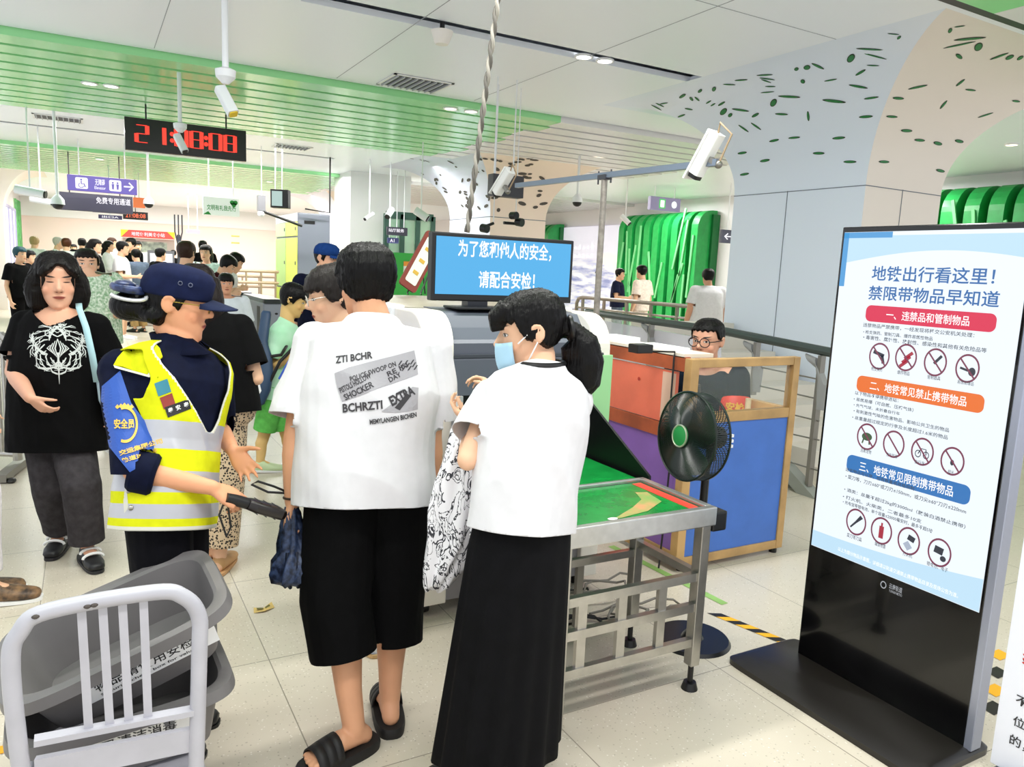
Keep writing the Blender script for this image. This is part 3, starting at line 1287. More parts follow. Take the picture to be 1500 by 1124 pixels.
# recessed spotlights
lampm = emis('lamp_warm', '#fff1d2', 5.0)
lampw = emis('lamp_white', '#ffffff', 4.0)
SPOTS = [((855, 83), 0, ZC + .006), ((886, 89), 0, ZC + .006), ((660, 159), 1, ZC - .075), ((690, 163), 1, ZC - .075), ((131, 122), 0, ZC - .075), ((163, 126), 0, ZC - .075), ((168, 156), 1, ZC - .01),
         ((880, 225), 1, ZC - .01), ((806, 238), 1, ZC - .01), ((430, 251), 1, ZC - .01), ((395, 266), 1, ZC - .075), ((803, 291), 1, ZC - .01), ((1482, 212), 1, ZC - .01), ((146, 233), 0, ZC - .075)]
for i, (p, wm, z) in enumerate(SPOTS):
    c = at_z(p[0], p[1], z)
    where = ['left one in the near black ceiling slot', 'right one in the near black ceiling slot', 'warm one on the near green slats', 'small one right of the warm one on the green slats',
             'left one of the white pair on the green slats', 'right one of the white pair on the green slats', 'warm one above the big red clock', 'bright one on the white slats by the camera bar',
             'one on the white slats over the second pillar', 'one far off left of the black hanging rod', 'leftmost far one over the locker', 'one beyond the second pillar by the green slats',
             'one at right edge beside the leaf-cut pillar', 'one on the far green slats'][i]
    t = empty('ceiling_spotlight', c, 'round lit ceiling spotlight, ' + where, 'spotlight', 'ceiling spotlights')
    g = Geo()
    r = .065
    g.tube([(r * 1.15 * math.cos(a), r * 1.15 * math.sin(a), 0) for a in np.linspace(0, 2 * math.pi, 20, endpoint=False)], .012, 6, closed=True)
    g.build('rim', white_p, t, smooth=True)
    g = Geo()
    g.cyl((0, 0, -.006), r, .012)
    g.build('bulb', lampm if wm else lampw, t, smooth=True)

# walls ------------------------------------------------------------
g = Geo()
g.box((-2.2, 15.5, 0), (-2.1, 34.0, ZC))
struct(g.build('wall_left', white_p))
g = Geo()
g.box((-2.2, 34.0, 0), (13.1, 34.1, ZC))
g.mat(1).box((-2.1, 33.95, 2.75), (13, 34.0, ZC))
struct(g.build('wall_back', [mat('far_wall', '#f1ddd4', rough=.6), white_p]))
g = Geo()
g.box((13.0, 5.0, 0), (13.1, 34.0, ZC))
struct(g.build('wall_right', mat('right_wall', '#e9e6ea', rough=.5)))
# windows on the left wall
bamboo = mat('bamboo_green', '#4fa45a', rough=.5, var=.3, vscale=6)
for i, (y0, y1) in enumerate(((27.2, 31.0), (20.5, 22.5))):
    g = Geo()
    g.box((-2.1, y0, .3), (-2.07, y1, 2.75))
    g.mat(1)
    for y in np.linspace(y0, y1, 4):
        g.box((-2.1, y - .05, .25), (-2.03, y + .05, 2.8))
    g.box((-2.1, y0, 2.75), (-2.03, y1, 2.83))
    o = g.build('window_%d' % (i + 1), [emis('daylight', '#ffffff', 1.3), mat('lavender_frame', '#b9b5d6')])
    struct(o)
    tag(o, 'bright white window in the left wall')
# bamboo reliefs on the left wall
for k, (y0, y1, n) in enumerate(((16.6, 20.3, 9), (22.9, 26.9, 9), (31.2, 33.6, 6))):
    t = empty('bamboo_wall_panel', (-2.1, (y0 + y1) / 2, 0), ['green bamboo-striped wall panel at the left edge, nearest one', 'green bamboo-striped wall panel between the white windows at left',
                                                              'green bamboo-striped wall panel in the far left corner'][k], 'wall panel', 'bamboo wall panels on the left')
    g = Geo()
    g.box((0, -(y1 - y0) / 2, 0), (.02, (y1 - y0) / 2, 3.2))
    g.build('backing', mat('bamboo_pale', '#a5cfa0', rough=.6), t)
    for i in range(n):
        y = -(y1 - y0) / 2 + (i + .5) * (y1 - y0) / n
        g = Geo()
        g.tube([(.03, y + .05 * math.sin(i), 0), (.03, y, 1.5), (.03, y + .06 * math.cos(i * 2), 3.2)], .09 + .03 * math.sin(i * 5), 8, flat=.5, hint=V((1, 0, 0)))
        g.build('stem', bamboo, t, smooth=True)


# pillars that flare into the ceiling -------------------------------
def flare_pillar(name, x0, x1, y0, y1, z0, rx, ry, mats, kind=True, steps=20):
    g = Geo()
    rings = []

    def R(e, z):
        ex, ey = rx * e, ry * e
        pts = []
        A = [(x0 - ex, y0 - ey), (x1 + ex, y0 - ey), (x1 + ex, y1 + ey), (x0 - ex, y1 + ey)]
        for i in range(4):
            p, q = A[i], A[(i + 1) % 4]
            for t in range(6):
                u = t / 6
                pts.append(V((p[0] + (q[0] - p[0]) * u, p[1] + (q[1] - p[1]) * u, z)))
        return pts
    rings.append(R(0, 0))
    rings.append(R(0, z0))
    for i in range(1, steps + 1):
        a = i / steps * math.pi / 2
        rings.append(R(1 - math.cos(a), z0 + (ZC - z0 + .0) * math.sin(a)))
    n = 24
    vs = [p for r in rings for p in r]
    fs, mi = [], []
    for i in range(len(rings) - 1):
        for k in range(n):
            l = (k + 1) % n
            fs.append((i * n + k, i * n + l, (i + 1) * n + l, (i + 1) * n + k))
            mi.append({0: 1, 1: 1, 2: 0, 3: 0}[k // 6])
    g.v = [tuple(p) for p in vs]
    g.f, g.mi = fs, mi
    me = g.mesh(name)
    fix(me)
    me.shade_smooth()
    sharp(me, .5)
    o = link_mesh(name, me, mats)
    return o


pill_b = mat('pillar_white_panel', '#e4edfb', rough=.3)
pill_c = mat('pillar_cream_panel', '#ece3da', rough=.35)
leaf_g = mat('cutout_green', '#1f7a3c', rough=.5)
leaf_d = mat('cutout_rim', '#22301f', rough=.6)
LEAVES = [  # zoomed x, y, length, width, angle
    (1108, 117, 16, 8, -40), (1090, 106, 38, 3, 5), (957, 182, 32, 20, -50), (1017, 154, 90, 6, 3), (1030, 175, 82, 5, 15), (1026, 205, 40, 4, 2), (987, 227, 38, 8, -30), (980, 271, 62, 8, 10), (1021, 307, 48, 7, -8),
    (1004, 366, 45, 9, -4), (904, 317, 76, 10, 6), (893, 251, 42, 5, -10), (853, 207, 44, 8, 25), (819, 211, 22, 15, -10), (786, 216, 15, 11, -20), (806, 255, 15, 13, 30), (763, 303, 72, 8, 3), (714, 322, 28, 18, -55),
    (739, 358, 42, 7, 3), (823, 364, 32, 8, 85), (919, 433, 42, 9, -5), (779, 432, 38, 7, -5), (716, 441, 32, 8, -12), (856, 481, 38, 9, 0), (687, 504, 32, 9, -10), (616, 480, 30, 8, -8), (623, 547, 30, 8, -10), (954, 508, 42, 9, 0),
    (686, 235, 52, 5, -3), (694, 247, 50, 4, 8), (691, 254, 34, 4, 18), (704, 271, 34, 4, 0), (695, 289, 44, 4, -5), (612, 251, 42, 5, -4), (575, 265, 40, 4, 2), (527, 279, 16, 12, -60), (483, 285, 16, 9, -35), (428, 301, 24, 9, -30), (456, 310, 16, 8, 45),
    (474, 310, 20, 6, 40), (510, 320, 20, 5, -30), (524, 328, 18, 5, -30), (551, 325, 26, 7, -30), (557, 350, 28, 16, -45), (578, 361, 16, 11, -40), (610, 345, 56, 7, 8), (657, 361, 26, 9, -28), (620, 403, 40, 6, 35), (659, 396, 40, 6, 35),
    (448, 342, 26, 5, 10), (425, 363, 26, 6, -20), (434, 391, 20, 12, -70), (464, 419, 24, 7, -20), (239, 354, 20, 11, 60), (272, 361, 34, 5, 45), (294, 351, 44, 5, 8), (346, 337, 38, 4, 28), (357, 329, 30, 4, 25), (370, 324, 26, 4, -8), (323, 374, 10, 5, -50), (362, 374, 38, 4, 0),
    (172, 357, 30, 3, 15), (158, 355, 8, 4, 45),
    (1268, 95, 18, 11, -55), (1298, 82, 36, 3, -8), (1330, 121, 104, 8, -5), (1297, 140, 108, 5, -12), (1357, 146, 32, 22, -45), (1296, 176, 24, 13, 35), (1422, 176, 64, 6, -20), (1455, 179, 30, 12, -25), (1488, 181, 24, 10, -30), (1166, 273, 64, 7, -12),
    (1300, 259, 36, 7, -38), (1332, 282, 34, 6, 6), (1247, 328, 36, 7, -50), (1105, 308, 36, 9, 3), (1085, 366, 36, 8, 3), (1131, 410, 36, 10, 2), (1172, 440, 34, 9, 4), (1229, 450, 28, 12, 12), (1296, 443, 28, 11, 10), (1386, 431, 26, 9, 14), (1060, 508, 34, 9, 2),
    (1237, 536, 28, 10, 12), (1379, 361, 52, 5, -18), (1475, 317, 26, 7, 6), (1469, 395, 26, 8, 8)]
pil = flare_pillar('pillar', 6.17, 7.3, 4.62, 6.23, 2.45, .97, 1.2, [pill_b, pill_c])
tag(pil, 'white pillar with green leaf-shaped cutouts flaring into the ceiling behind the standing screen', 'pillar')
pil['kind'] = 'structure'
# hairline joints
g = Geo()
g.box((6.166, 4.616, 2.44), (7.304, 6.234, 2.447))
g.box((6.166, 5.5, 0), (6.18, 5.506, 2.45))
g.box((6.7, 4.616, 0), (6.706, 4.63, 2.45))
g.build('joint', mat('joint_grey', '#6d7480'), pil)
bv = bvh_of(pil)
g = Geo()
for (zx, zy, L, W, ang) in LEAVES:
    px, py = 800 + zx * .4667, zy * .4667
    d = ray(px, py).normalized()
    hit = bv.ray_cast(V((0, 0, EYE)), d)
    if hit[0] is None:
        continue
    p, nrm, _, dist = hit
    if nrm.dot(d) > 0:
        nrm = -nrm
    a = math.radians(ang)
    q = .4667 * .5
    e1 = ray(px + q * L * math.cos(a), py + q * L * math.sin(a)).normalized()
    e2 = ray(px - q * W * math.sin(a), py + q * W * math.cos(a)).normalized()

    def onplane(e):
        den = e.dot(nrm)
        if abs(den) < .12:
            return V((0, 0, EYE)) + e * dist
        return V((0, 0, EYE)) + e * ((p - V((0, 0, EYE))).dot(nrm) / den)
    u = onplane(e1) - p
    v = onplane(e2) - p
    if u.length > .3:
        u *= .3 / u.length
    if v.length > .08:
        v *= .08 / v.length
    for s_, mm, off in ((1.0, 1, .003), (.78, 0, .005)):
        g.mat(mm)
        disc2d(g, p + nrm * off, u * s_, v * s_, 1, 1, 16)
o = g.build('leaf_cutout', [leaf_g, leaf_d], pil)
o['kind'] = 'stuff'
# second and third pillars further along the same row
for k, (y0, y1) in enumerate(((12.0, 13.7), (21.0, 22.6))):
    p2 = flare_pillar('pillar', 6.17, 7.3, y0, y1, 2.45, 1.0, 1.2, [mat('pillar_lavender', '#d5d6e8', rough=.35), mat('pillar_peach', '#f0ddd0', rough=.4)])
    tag(p2, ['second leaf-cut pillar, behind the blue safety monitor', 'farthest leaf-cut pillar beyond the blue monitor'][k], 'pillar')
    p2['kind'] = 'structure'
    if k == 0:
        bv = bvh_of(p2)
        g = Geo()
        rr = random.Random(5)
        for _ in range(90):
            px, py = rr.uniform(575, 800), rr.uniform(232, 308)
            d = ray(px, py).normalized()
            hit = bv.ray_cast(V((0, 0, EYE)), d)
            if hit[0] is None:
                continue
            p, nrm = hit[0], hit[1]
            if nrm.dot(d) > 0:
                nrm = -nrm
            u, v = frame(nrm)
            a = rr.uniform(-.5, .5)
            L = rr.uniform(.035, .09)
            uu = (u * math.cos(a) + v * math.sin(a))
            vv = nrm.cross(uu)
            disc2d(g, p + nrm * .006, uu * L, vv * rr.uniform(.02, .035), 1, 1, 10)
        o = g.build('leaf_cutout', mat('cutout_shadow', '#4d4742'), p2)
        o['kind'] = 'stuff'
        g = Geo()
        g.box((6.166, y0 - .004, 2.44), (7.304, y1 + .004, 2.452))
        g.build('joint', MATS['joint_grey'], p2)
# plain square pillar
pc = at_y(512, 400, 16.0)
g = Geo()
g.box((pc.x, 16.0, 0), (pc.x + 1.35, 17.2, ZC))
o = struct(g.build('pillar_square', white_p))
o.name = 'pillar'
tag(o, 'plain white square pillar behind the man in the white T-shirt', 'pillar')
# left row flared pillar
for k, y0 in enumerate((21.0,)):
    p3 = flare_pillar('pillar', -2.9, -1.75, y0 + (6 if k else 1.7), y0 + (6.6 if k else 2.3), 2.4, .9, 1.2, [MATS['pillar_lavender'], pill_c])
    tag(p3, ['slim pale flared pillar on the left wall, nearer one', 'slim pale flared pillar on the left wall, farther one'][k], 'pillar')
    p3['kind'] = 'structure'


# ribbed green panels on the right wall -------------------------------
g1 = mat('rib_green', '#1fa04c', rough=.35, var=.1)
g2 = mat('rib_dark_green', '#0c6b33', rough=.45)
g3 = mat('rib_line', '#79d08b', rough=.5)


def rib_panel(y0, y1, h, n, label, seed):
    t = empty('ribbed_wall_panel', (13.0, (y0 + y1) / 2, 0), label, 'wall panel', 'ribbed green wall panels')
    H = (y1 - y0) / 2
    g = Geo()
    g.box((-.22, -H, 0), (-.01, H, h - .1))
    g.build('backing', g2, t)
    for i in range(n):
        yc = -H + (i + .5) * 2 * H / n
        w = H / n * .62
        g = Geo()
        pr = [(-.62, 0), (-.62, h - .42)] + [(-.62 + .42 * (1 - math.cos(a)), h - .42 + .42 * math.sin(a)) for a in np.linspace(.2, math.pi / 2, 6)] + [(-.05, h), (-.05, 0)]
        g.rings([[V((x, yc + s_ * w, z)) for x, z in pr] for s_ in (-1, 1)])
        g.build('rib', g1, t)
    rr = random.Random(seed)
    g = Geo()
    for i in range(int(n * 1.6)):
        yc = -H + rr.uniform(.06, .94) * 2 * H
        z = rr.uniform(.2, h - 1.3)
        L = rr.uniform(.7, 1.5)
        dy = rr.uniform(-.35, .35)
        g.bar((-.64, yc, z), (-.64, max(-H, min(H, yc + dy)), z + L), .03, .05)
    g.build('vine_line', g3, t)
    return t


rib_panel(13.5, 16.65, 3.12, 9, 'big green ribbed wall panel behind the white-shirted people by the railing', 1)
rib_panel(20.1, 22.6, 3.0, 8, 'green ribbed wall panel above the blue safety monitor', 2)
rib_panel(5.2, 8.25, 3.22, 8, 'green ribbed wall panel at the right edge above the standing screen', 3)


def poster_mat():
    m, nt, b = newmat('poster_print')
    g_ = NG(nt)
    tc = nt.nodes.new('ShaderNodeTexCoord')
    sp = nt.nodes.new('ShaderNodeSeparateXYZ')
    nt.links.new(tc.outputs['Object'], sp.inputs[0])
    mp = nt.nodes.new('ShaderNodeMapping')
    mp.inputs['Scale'].default_value = (1, .8, 4.5)
    nt.links.new(tc.outputs['Object'], mp.inputs[0])
    n = nt.nodes.new('ShaderNodeTexNoise')
    n.inputs['Scale'].default_value = 1.4
    n.inputs['Detail'].default_value = 4
    nt.links.new(mp.outputs[0], n.inputs[0])
    r = nt.nodes.new('ShaderNodeValToRGB')
    r.color_ramp.elements[0].position = .38
    r.color_ramp.elements[0].color = lin('#8f95c4')
    r.color_ramp.elements[1].position = .58
    r.color_ramp.elements[1].color = lin('#f1f0f8')
    nt.links.new(n.outputs[0], r.inputs[0])
    up = g_.m('MULTIPLY', g_.m('SUBTRACT', sp.outputs[2], 1.7), 3.0, clamp=True)
    c = g_.mix(up, r.outputs[0], lin('#e4e2f2'))
    nt.links.new(c, b.inputs['Base Color'])
    nt.links.new(c, b.inputs['Emission Color'])
    b.inputs['Emission Strength'].default_value = .35
    return m


t = empty('light_box_poster', (12.97, 18.4, 0), 'lit poster of a white seal over grey waves left of the green ribs', 'poster')
g = Geo()
g.box((-.06, -1.75, .45), (0, 1.75, 2.9))
g.build('poster_sheet', poster_mat(), t)
g = Geo()
Yv, Zv = V((0, -1, 0)), V((0, 0, 1))
disc2d(g, (-.065, -1.0, 1.85), Yv * .62 + Zv * -.15, Zv * .26, 1, 1, 28)
disc2d(g, (-.066, -.45, 1.97), Yv, Zv, .2, .17, 20)
disc2d(g, (-.067, -1.45, 1.62), Yv * .28 + Zv * -.1, Zv * .07 + Yv * .02, 1, 1, 16)
g.mat(1)
stroke(g, [(-.066, -.1, 1.55), (-.066, -.25, 1.75), (-.066, -.35, 1.85)], [.03, .07, .09], V((-1, 0, 0)))
g.build('seal_shape', [mat('seal_white', '#fbf6f4', emit=.3), mat('seal_shadow', '#3f4056')], t)
g = Geo()
rr = random.Random(8)
for row, z in ((0, 2.25), (1, 2.0)):
    y = 1.5
    while y > .1:
        hgt = rr.uniform(.06, .14)
        stroke(g, [(-.067, y, z), (-.067, y - .05, z + hgt), (-.067, y - .09, z), (-.067, y - .13, z + hgt * .7)], .022, V((-1, 0, 0)))
        y -= .22
g.build('script_lettering', mat('script_white', '#ffffff', emit=.4), t)

# stainless railing on the right, far side of the stair well
t = empty('railing', (8.4, 11.5, 0), 'stainless railing in front of the seal poster and green ribs', 'railing')
a, b_ = V((8.35, 12.4, 1.08)) - t.location, V((8.75, 8.1, 1.08)) - t.location
g = Geo()
g.tube([a + V((0, 0, -.98)), a + V((0, 0, -.12)), a + V((0, -.06, -.03)), a + V((.02, -.16, 0)), b_], .035, 10)
g.build('handrail', steel_d, t, smooth=True)
g = Geo()
g.tube([a + V((0, 0, -.2)), b_ + V((0, 0, -.2))], .02, 8)
g.build('lower_rail', steel_d, t, smooth=True)
for i in range(7):
    p = a.lerp(b_, (i + .3) / 7)
    g = Geo()
    g.bar(p - V((0, 0, 1.07)), p, .035, .06)
    g.build('post', steel_d, t)
g = Geo()
for i in range(6):
    p, q = a.lerp(b_, (i + .35) / 7), a.lerp(b_, (i + 1.25) / 7)
    g.bar(p - V((0, 0, .62)), q - V((0, 0, .62)), .012, .75, hint=V((0, 0, 1)))
g.build('glass_panel', glass('rail_glass', '#cfe2dc', .3), t)

# stair parapet with dark handrail, cables and solid side behind the inspection desk
t = empty('stair_balustrade', (4.6, 4.4, 0), 'stair balustrade with black handrail and cables behind the inspection desk', 'balustrade')
L0 = t.location


def sp_(px, py):
    return at_x(px, py, 4.6) - L0


g = Geo()
g.tube([sp_(1225, 518), sp_(1065, 486), sp_(895, 462), sp_(860, 457)], .035, 10)
g.build('handrail', mat('handrail_dark', '#3b4644', rough=.3), t, smooth=True)
for i, (ya, yb) in enumerate(((533, 556), (560, 585), (590, 617), (620, 645), (655, 690))):
    g = Geo()
    g.tube([sp_(1070, ya - 4), sp_(1200, yb)], .006, 6)
    g.build('cable', steel_d, t, smooth=True)
for px, py in ((955, 470), (1110, 496), (1205, 515)):
    g = Geo()
    p = sp_(px, py)
    g.bar(p - V((0, 0, 1.0 if px > 1200 else .45)), p - V((0, 0, .03)), .05, .03)
    g.build('post', steel_d, t)
    g = Geo()
    g.loft([(p + V((0, .12, -.06)), V((0, .02, .03)), V((.025, 0, 0))), (p + V((0, .02, -.10)), V((0, .03, .05)), V((.03, 0, 0))), (p + V((0, -.03, -.22)), V((0, .05, .02)), V((.03, 0, 0))), (p + V((0, -.02, -.42)), V((0, .05, 0)), V((.025, 0, 0)))], 12)
    g.build('bracket', mat('bracket_grey', '#8f9090', rough=.4), t, smooth=True)
a, b_ = sp_(1050, 570), sp_(1195, 735)
g = Geo()
g.bar(a, b_, .10, .09)
g.build('stringer', mat('stringer_grey', '#8c9088', rough=.4), t)
g = Geo()
lo = V((0, 0, -L0.z))
A = [a, b_, V((b_.x, b_.y, 0)), V((a.x, a.y, 0))]
g.rings([[p + V((dx, 0, 0)) for p in A] for dx in (.02, .08)])
g.build('side_panel', mat('side_panel_grey', '#74776f', rough=.5), t)
g = Geo()
g.rings([[p + V((dx, 0, 0)) for p in [sp_(880, 470), sp_(1050, 500), sp_(1050, 572), sp_(880, 560)]] for dx in (.03, .05)])
g.build('glass_panel', glass('stair_glass', '#e3e2ee', .45), t)
# pale stair flight behind the balustrade
g = Geo()
for i in range(9):
    g.box((4.95, 3.6 + i * .3, 0), (6.1, 3.6 + (i + 1) * .3, .12 * (i + 1)))
o = g.build('stair_flight', mat('stair_pale', '#d8d2c6', rough=.5))
struct(o)
tag(o, 'pale stair flight behind the balustrade')

# railing at the left edge of the photo
t = empty('barrier_fence', (-1.0, 5.6, 0), 'silver tube crowd barrier at the left edge beside the girl in black', 'barrier')
g = Geo()
P = [at_d(x, 525, 5.2) for x in (-60, 18)]
pa, pb = V((P[0].x, P[0].y, 0)) - t.location, V((P[1].x, P[1].y, 0)) - t.location
g.tube([pa + V((0, 0, .95)), pa.lerp(pb, .85) + V((0, 0, .95)), pb + V((0, 0, .9)), pb + V((0, 0, .08))], .03, 10)
g.tube([pa + V((0, 0, .12)), pb + V((0, 0, .12))], .02, 8)
g.build('frame', steel, t, smooth=True)
for i in range(9):
    p = pa.lerp(pb, (i + .4) / 9)
    g = Geo()
    g.tube([p + V((0, 0, .12)), p + V((0, 0, .95))], .014, 8)
    g.build('bar', steel, t, smooth=True)
g = Geo()
g.bar(pb + V((-.08, -.32, .035)), pb + V((.05, .3, .035)), .07, .05)
g.build('foot', steel_d, t)
for e in (-.3, .26):
    g = Geo()
    g.ball(pb + V((-.02, e, .015)), (.03, .04, .018))
    g.build('rubber_pad', black, t, smooth=True)
# ------------------------------------------------------------------ X-ray scanner
shell = mat('scanner_shell', '#efe9df', rough=.32)
shell_w = mat('scanner_side', '#eef2f2', rough=.35)
hood = mat('scanner_hood', '#5a5f6b', rough=.35)
hood_d = mat('scanner_hood_dark', '#3b3f48', rough=.4)
cable_m = mat('cable_black', '#151515', rough=.5)
belt_m = mat('belt_green', '#128238', rough=.22, var=.18, vscale=14, spec=.5)
alu = mat('aluminium', '#c9c9c7', rough=.3, metal=.85, var=.06, vscale=30)
YF = 2.9
t = empty('xray_scanner', (1.7, 4.0, 0), 'grey and white baggage x-ray scanner with dark tunnel under the blue monitor', 'x-ray scanner')
L0 = t.location


def gl(g, name, m, parent=t, **k):
    g.v = [tuple(V(p) - L0) for p in g.v]
    return g.build(name, m, parent, **k)


def arch_profile(x0, x1, z0, z1, r, left):
    """side shell seen from the front, outer top corner rounded"""
    pts = []
    if left:
        pts = [(x1, z0), (x0, z0)] + [(x0 + r - r * math.cos(a), z1 - r + r * math.sin(a)) for a in np.linspace(0, math.pi / 2, 8)] + [(x1, z1)]
    else:
        pts = [(x1, z0)] + [(x1 - r + r * math.cos(a), z1 - r + r * math.sin(a)) for a in np.linspace(0, math.pi / 2, 8)] + [(x0, z1), (x0, z0)]
    return pts


def curved_shell(x0, x1, yb, name, m):
    """side cheek whose front top edge rolls back"""
    r = .16
    prof = [(YF, .07), (YF, 1.36 - r)] + [(YF + r * (1 - math.cos(a)), 1.36 - r + r * math.sin(a)) for a in np.linspace(.15, math.pi / 2, 8)] + [(yb, 1.36), (yb, .07)]
    g = Geo()
    g.rings([[V((x, y, z)) for y, z in prof] for x in (x0, x1)])
    return gl(g, name, m, bevel=.008)


curved_shell(1.205, 1.345, 3.25, 'front_cheek', shell)
curved_shell(2.06, 2.16, 3.25, 'front_cheek', shell)
g = Geo()
g.box((1.19, 3.25, .07), (1.26, 4.55, 1.37))
gl(g, 'side_panel', shell_w, bevel=.015)
g = Geo()
g.box((2.10, 3.25, .07), (2.17, 4.55, 1.37))
gl(g, 'side_panel', shell_w, bevel=.015)
g = Geo()
g.box((1.24, 3.2, 1.33), (2.12, 4.55, 1.36))
gl(g, 'top_panel', mat('scanner_top', '#a39a8b', rough=.3, var=.1))
# panel seam on the side
g = Geo()
g.tube([(1.187, 3.32, .25), (1.187, 3.32, 1.2), (1.187, 4.0, 1.2)], .004, 6)
gl(g, 'panel_seam', dark_grey)
g = Geo()
prof = [(2.93, 1.0), (2.93, 1.155), (2.935, 1.17), (2.95, 1.172), (2.95, 1.225), (2.965, 1.24), (3.0, 1.29), (3.05, 1.35), (3.2, 1.365), (3.25, 1.365), (3.25, 1.0)]
g.rings([[V((x, y, z)) for y, z in prof] for x in (1.345, 2.06)])
gl(g, 'hood', hood)
g = Geo()
g.box((1.345, 2.925, 1.165), (2.06, 2.952, 1.178))
gl(g, 'hood_groove', hood_d)
for x in (1.49, 1.56):
    g = Geo()
    g.add([(x - .022, 2.927, 1.02), (x + .022, 2.927, 1.02), (x, 2.927, 1.06)], [(0, 1, 2)])
    g.box((x - .028, 2.926, 1.008), (x + .028, 2.928, 1.013))
    g.mat(1).add([(x - .006, 2.926, 1.027), (x + .006, 2.926, 1.027), (x, 2.926, 1.048)], [(0, 1, 2)])
    gl(g, 'warning_mark', [mat('warn_yellow', '#d9c887', rough=.5), black])
# tunnel: dark inner box and curtain strips
g = Geo()
for lo, hi in (((1.345, 2.96, .5), (1.40, 4.5, 1.0)), ((2.02, 2.96, .5), (2.06, 4.5, 1.0)), ((1.345, 2.96, .98), (2.06, 4.5, 1.02)), ((1.345, 2.96, .45), (2.06, 4.5, .6)), ((1.345, 4.45, .5), (2.06, 4.5, 1.0))):
    g.box(lo, hi)
gl(g, 'tunnel', mat('tunnel_dark', '#101114', rough=.7))
for i in range(7):
    x = 1.405 + i * .088
    g = Geo()
    g.box((x, 3.0 + .004 * (i % 2), .73), (x + .084, 3.006 + .004 * (i % 2), .99))
    gl(g, 'curtain_strip', mat('curtain_rubber', '#0c0c0e', rough=.6))
g = Geo()
g.box((1.345, 2.91, .45), (1.40, 2.96, 1.0))
gl(g, 'tunnel_jamb', mat('jamb_grey', '#b6b6b8', rough=.35))
g = Geo()
g.box((2.0, 2.91, .45), (2.06, 2.96, 1.0))
gl(g, 'tunnel_jamb', MATS['jamb_grey'])
g = Geo()
g.box((1.345, 2.93, .07), (2.06, 3.0, .58))
gl(g, 'lower_front', mat('lower_grey', '#8d8a8e', rough=.45))
# light strips
for x, col, nm, z0, z1 in ((1.275, '#ffb628', 'amber', .86, 1.10), (2.115, '#e6ffe4', 'white', .87, 1.12)):
    g = Geo()
    g.loft([(V((x, YF - .006, (z0 + z1) / 2)), V((.016, 0, 0)), V((0, 0, (z1 - z0) / 2)), 3.5), (V((x, YF + .01, (z0 + z1) / 2)), V((.016, 0, 0)), V((0, 0, (z1 - z0) / 2)), 3.5)], 28)
    o = gl(g, 'light_strip', emis('led_' + nm, col, 3.0))
    o['label'] = 'lit %s light strip' % nm
    g = Geo()
    g.ball((x, YF, z1 + .055), .007)
    gl(g, 'sensor', dark_grey)
g = Geo()
g.box((2.068, YF - .012, .78), (2.168, YF + .004, 1.17))
gl(g, 'green_glow_panel', mat('glow_green', '#9fd99a', rough=.3))  # green glow around the light strip, painted as a thin panel
# green belt coming out of the tunnel, with its side wings
g = Geo()
g.box((1.405, 2.41, .66), (2.0, 3.6, .705))
gl(g, 'belt', belt_m, bevel=.01)
for x, nm in ((2.03, 'side_wing'), (1.37, 'side_wing')):
    g = Geo()
    A = [(2.93, .60), (2.93, 1.0), (2.395, .72), (2.395, .60)]
    g.rings([[V((x + dx, y, z)) for y, z in A] for dx in (-.006, .006)])
    gl(g, nm, black)
for x, y in ((1.28, 3.0), (2.1, 3.0), (1.28, 4.45), (2.1, 4.45)):
    g = Geo()
    g.box((x - .035, y - .03, .055), (x + .035, y + .03, .075))
    g.tube([(x - .016, y, .03), (x + .016, y, .03)], .03, 16)
    gl(g, 'caster', black, smooth=True)
# table of the conveyor extension -----------------------------------
t2 = empty('roller_table', (1.65, 2.2, 0), 'steel conveyor table with bright green belt in front of the scanner', 'conveyor table')
L0 = t2.location
g = Geo()
g.box((1.33, 1.99, .69), (1.95, 2.36, .712))
gl(g, 'belt', belt_m, t2)
g = Geo()
g.box((1.28, 1.955, .655), (1.985, 1.985, .725))
g.box((1.28, 1.985, .655), (1.325, 2.38, .725))
g.box((1.955, 1.985, .655), (1.985, 2.38, .725))
g.box((1.28, 2.365, .655), (1.985, 2.385, .725))
gl(g, 'rim', alu, t2, bevel=.004)
g = Geo()
g.box((1.90, 2.0, .7122), (1.945, 2.35, .7135))
gl(g, 'red_stripe', mat('stripe_red', '#d8402f', rough=.4), t2)
g = Geo()
stroke(g, [(1.58, 2.02, .7135), (1.72, 2.07, .7135), (1.83, 2.14, .7135), (1.86, 2.24, .7135)], [.012, .06, .075, .05], V((0, 0, 1)))
gl(g, 'worn_mark', mat('mark_salmon', '#c98a62', rough=.5, col2='#2fa548', vscale=9), t2)
g = Geo()
g.mat(0)
disc2d(g, (1.56, 2.02, .7138), V((1, 0, 0)), V((0, 1, 0)), .02, .012, 14)
gl(g, 'sticker', white_p, t2)
for x in (1.245, 2.015):
    g = Geo()
    g.box((x - .035, 1.965, .625), (x + .035, 2.045, .70))
    gl(g, 'motor_cap', black, t2, bevel=.008)
for x, y in ((1.345, 1.99), (1.955, 1.99), (1.345, 2.36), (1.955, 2.36)):
    g = Geo()
    g.box((x - .021, y - .021, .10 if x > 1.5 else .0), (x + .021, y + .021, .66))
    gl(g, 'leg', steel, t2, bevel=.003)
    if x > 1.5:
        g = Geo()
        g.cyl((x, y, .03), .011, .08, 10)
        g.cyl((x, y, 0), .032, .028, 18, .024)
        gl(g, 'foot', black, t2, smooth=True)
for z in (.455, .335, .195):
    g = Geo()
    g.box((1.366, 1.975, z - .016), (1.934, 2.0, z + .016))
    gl(g, 'rail', steel, t2)
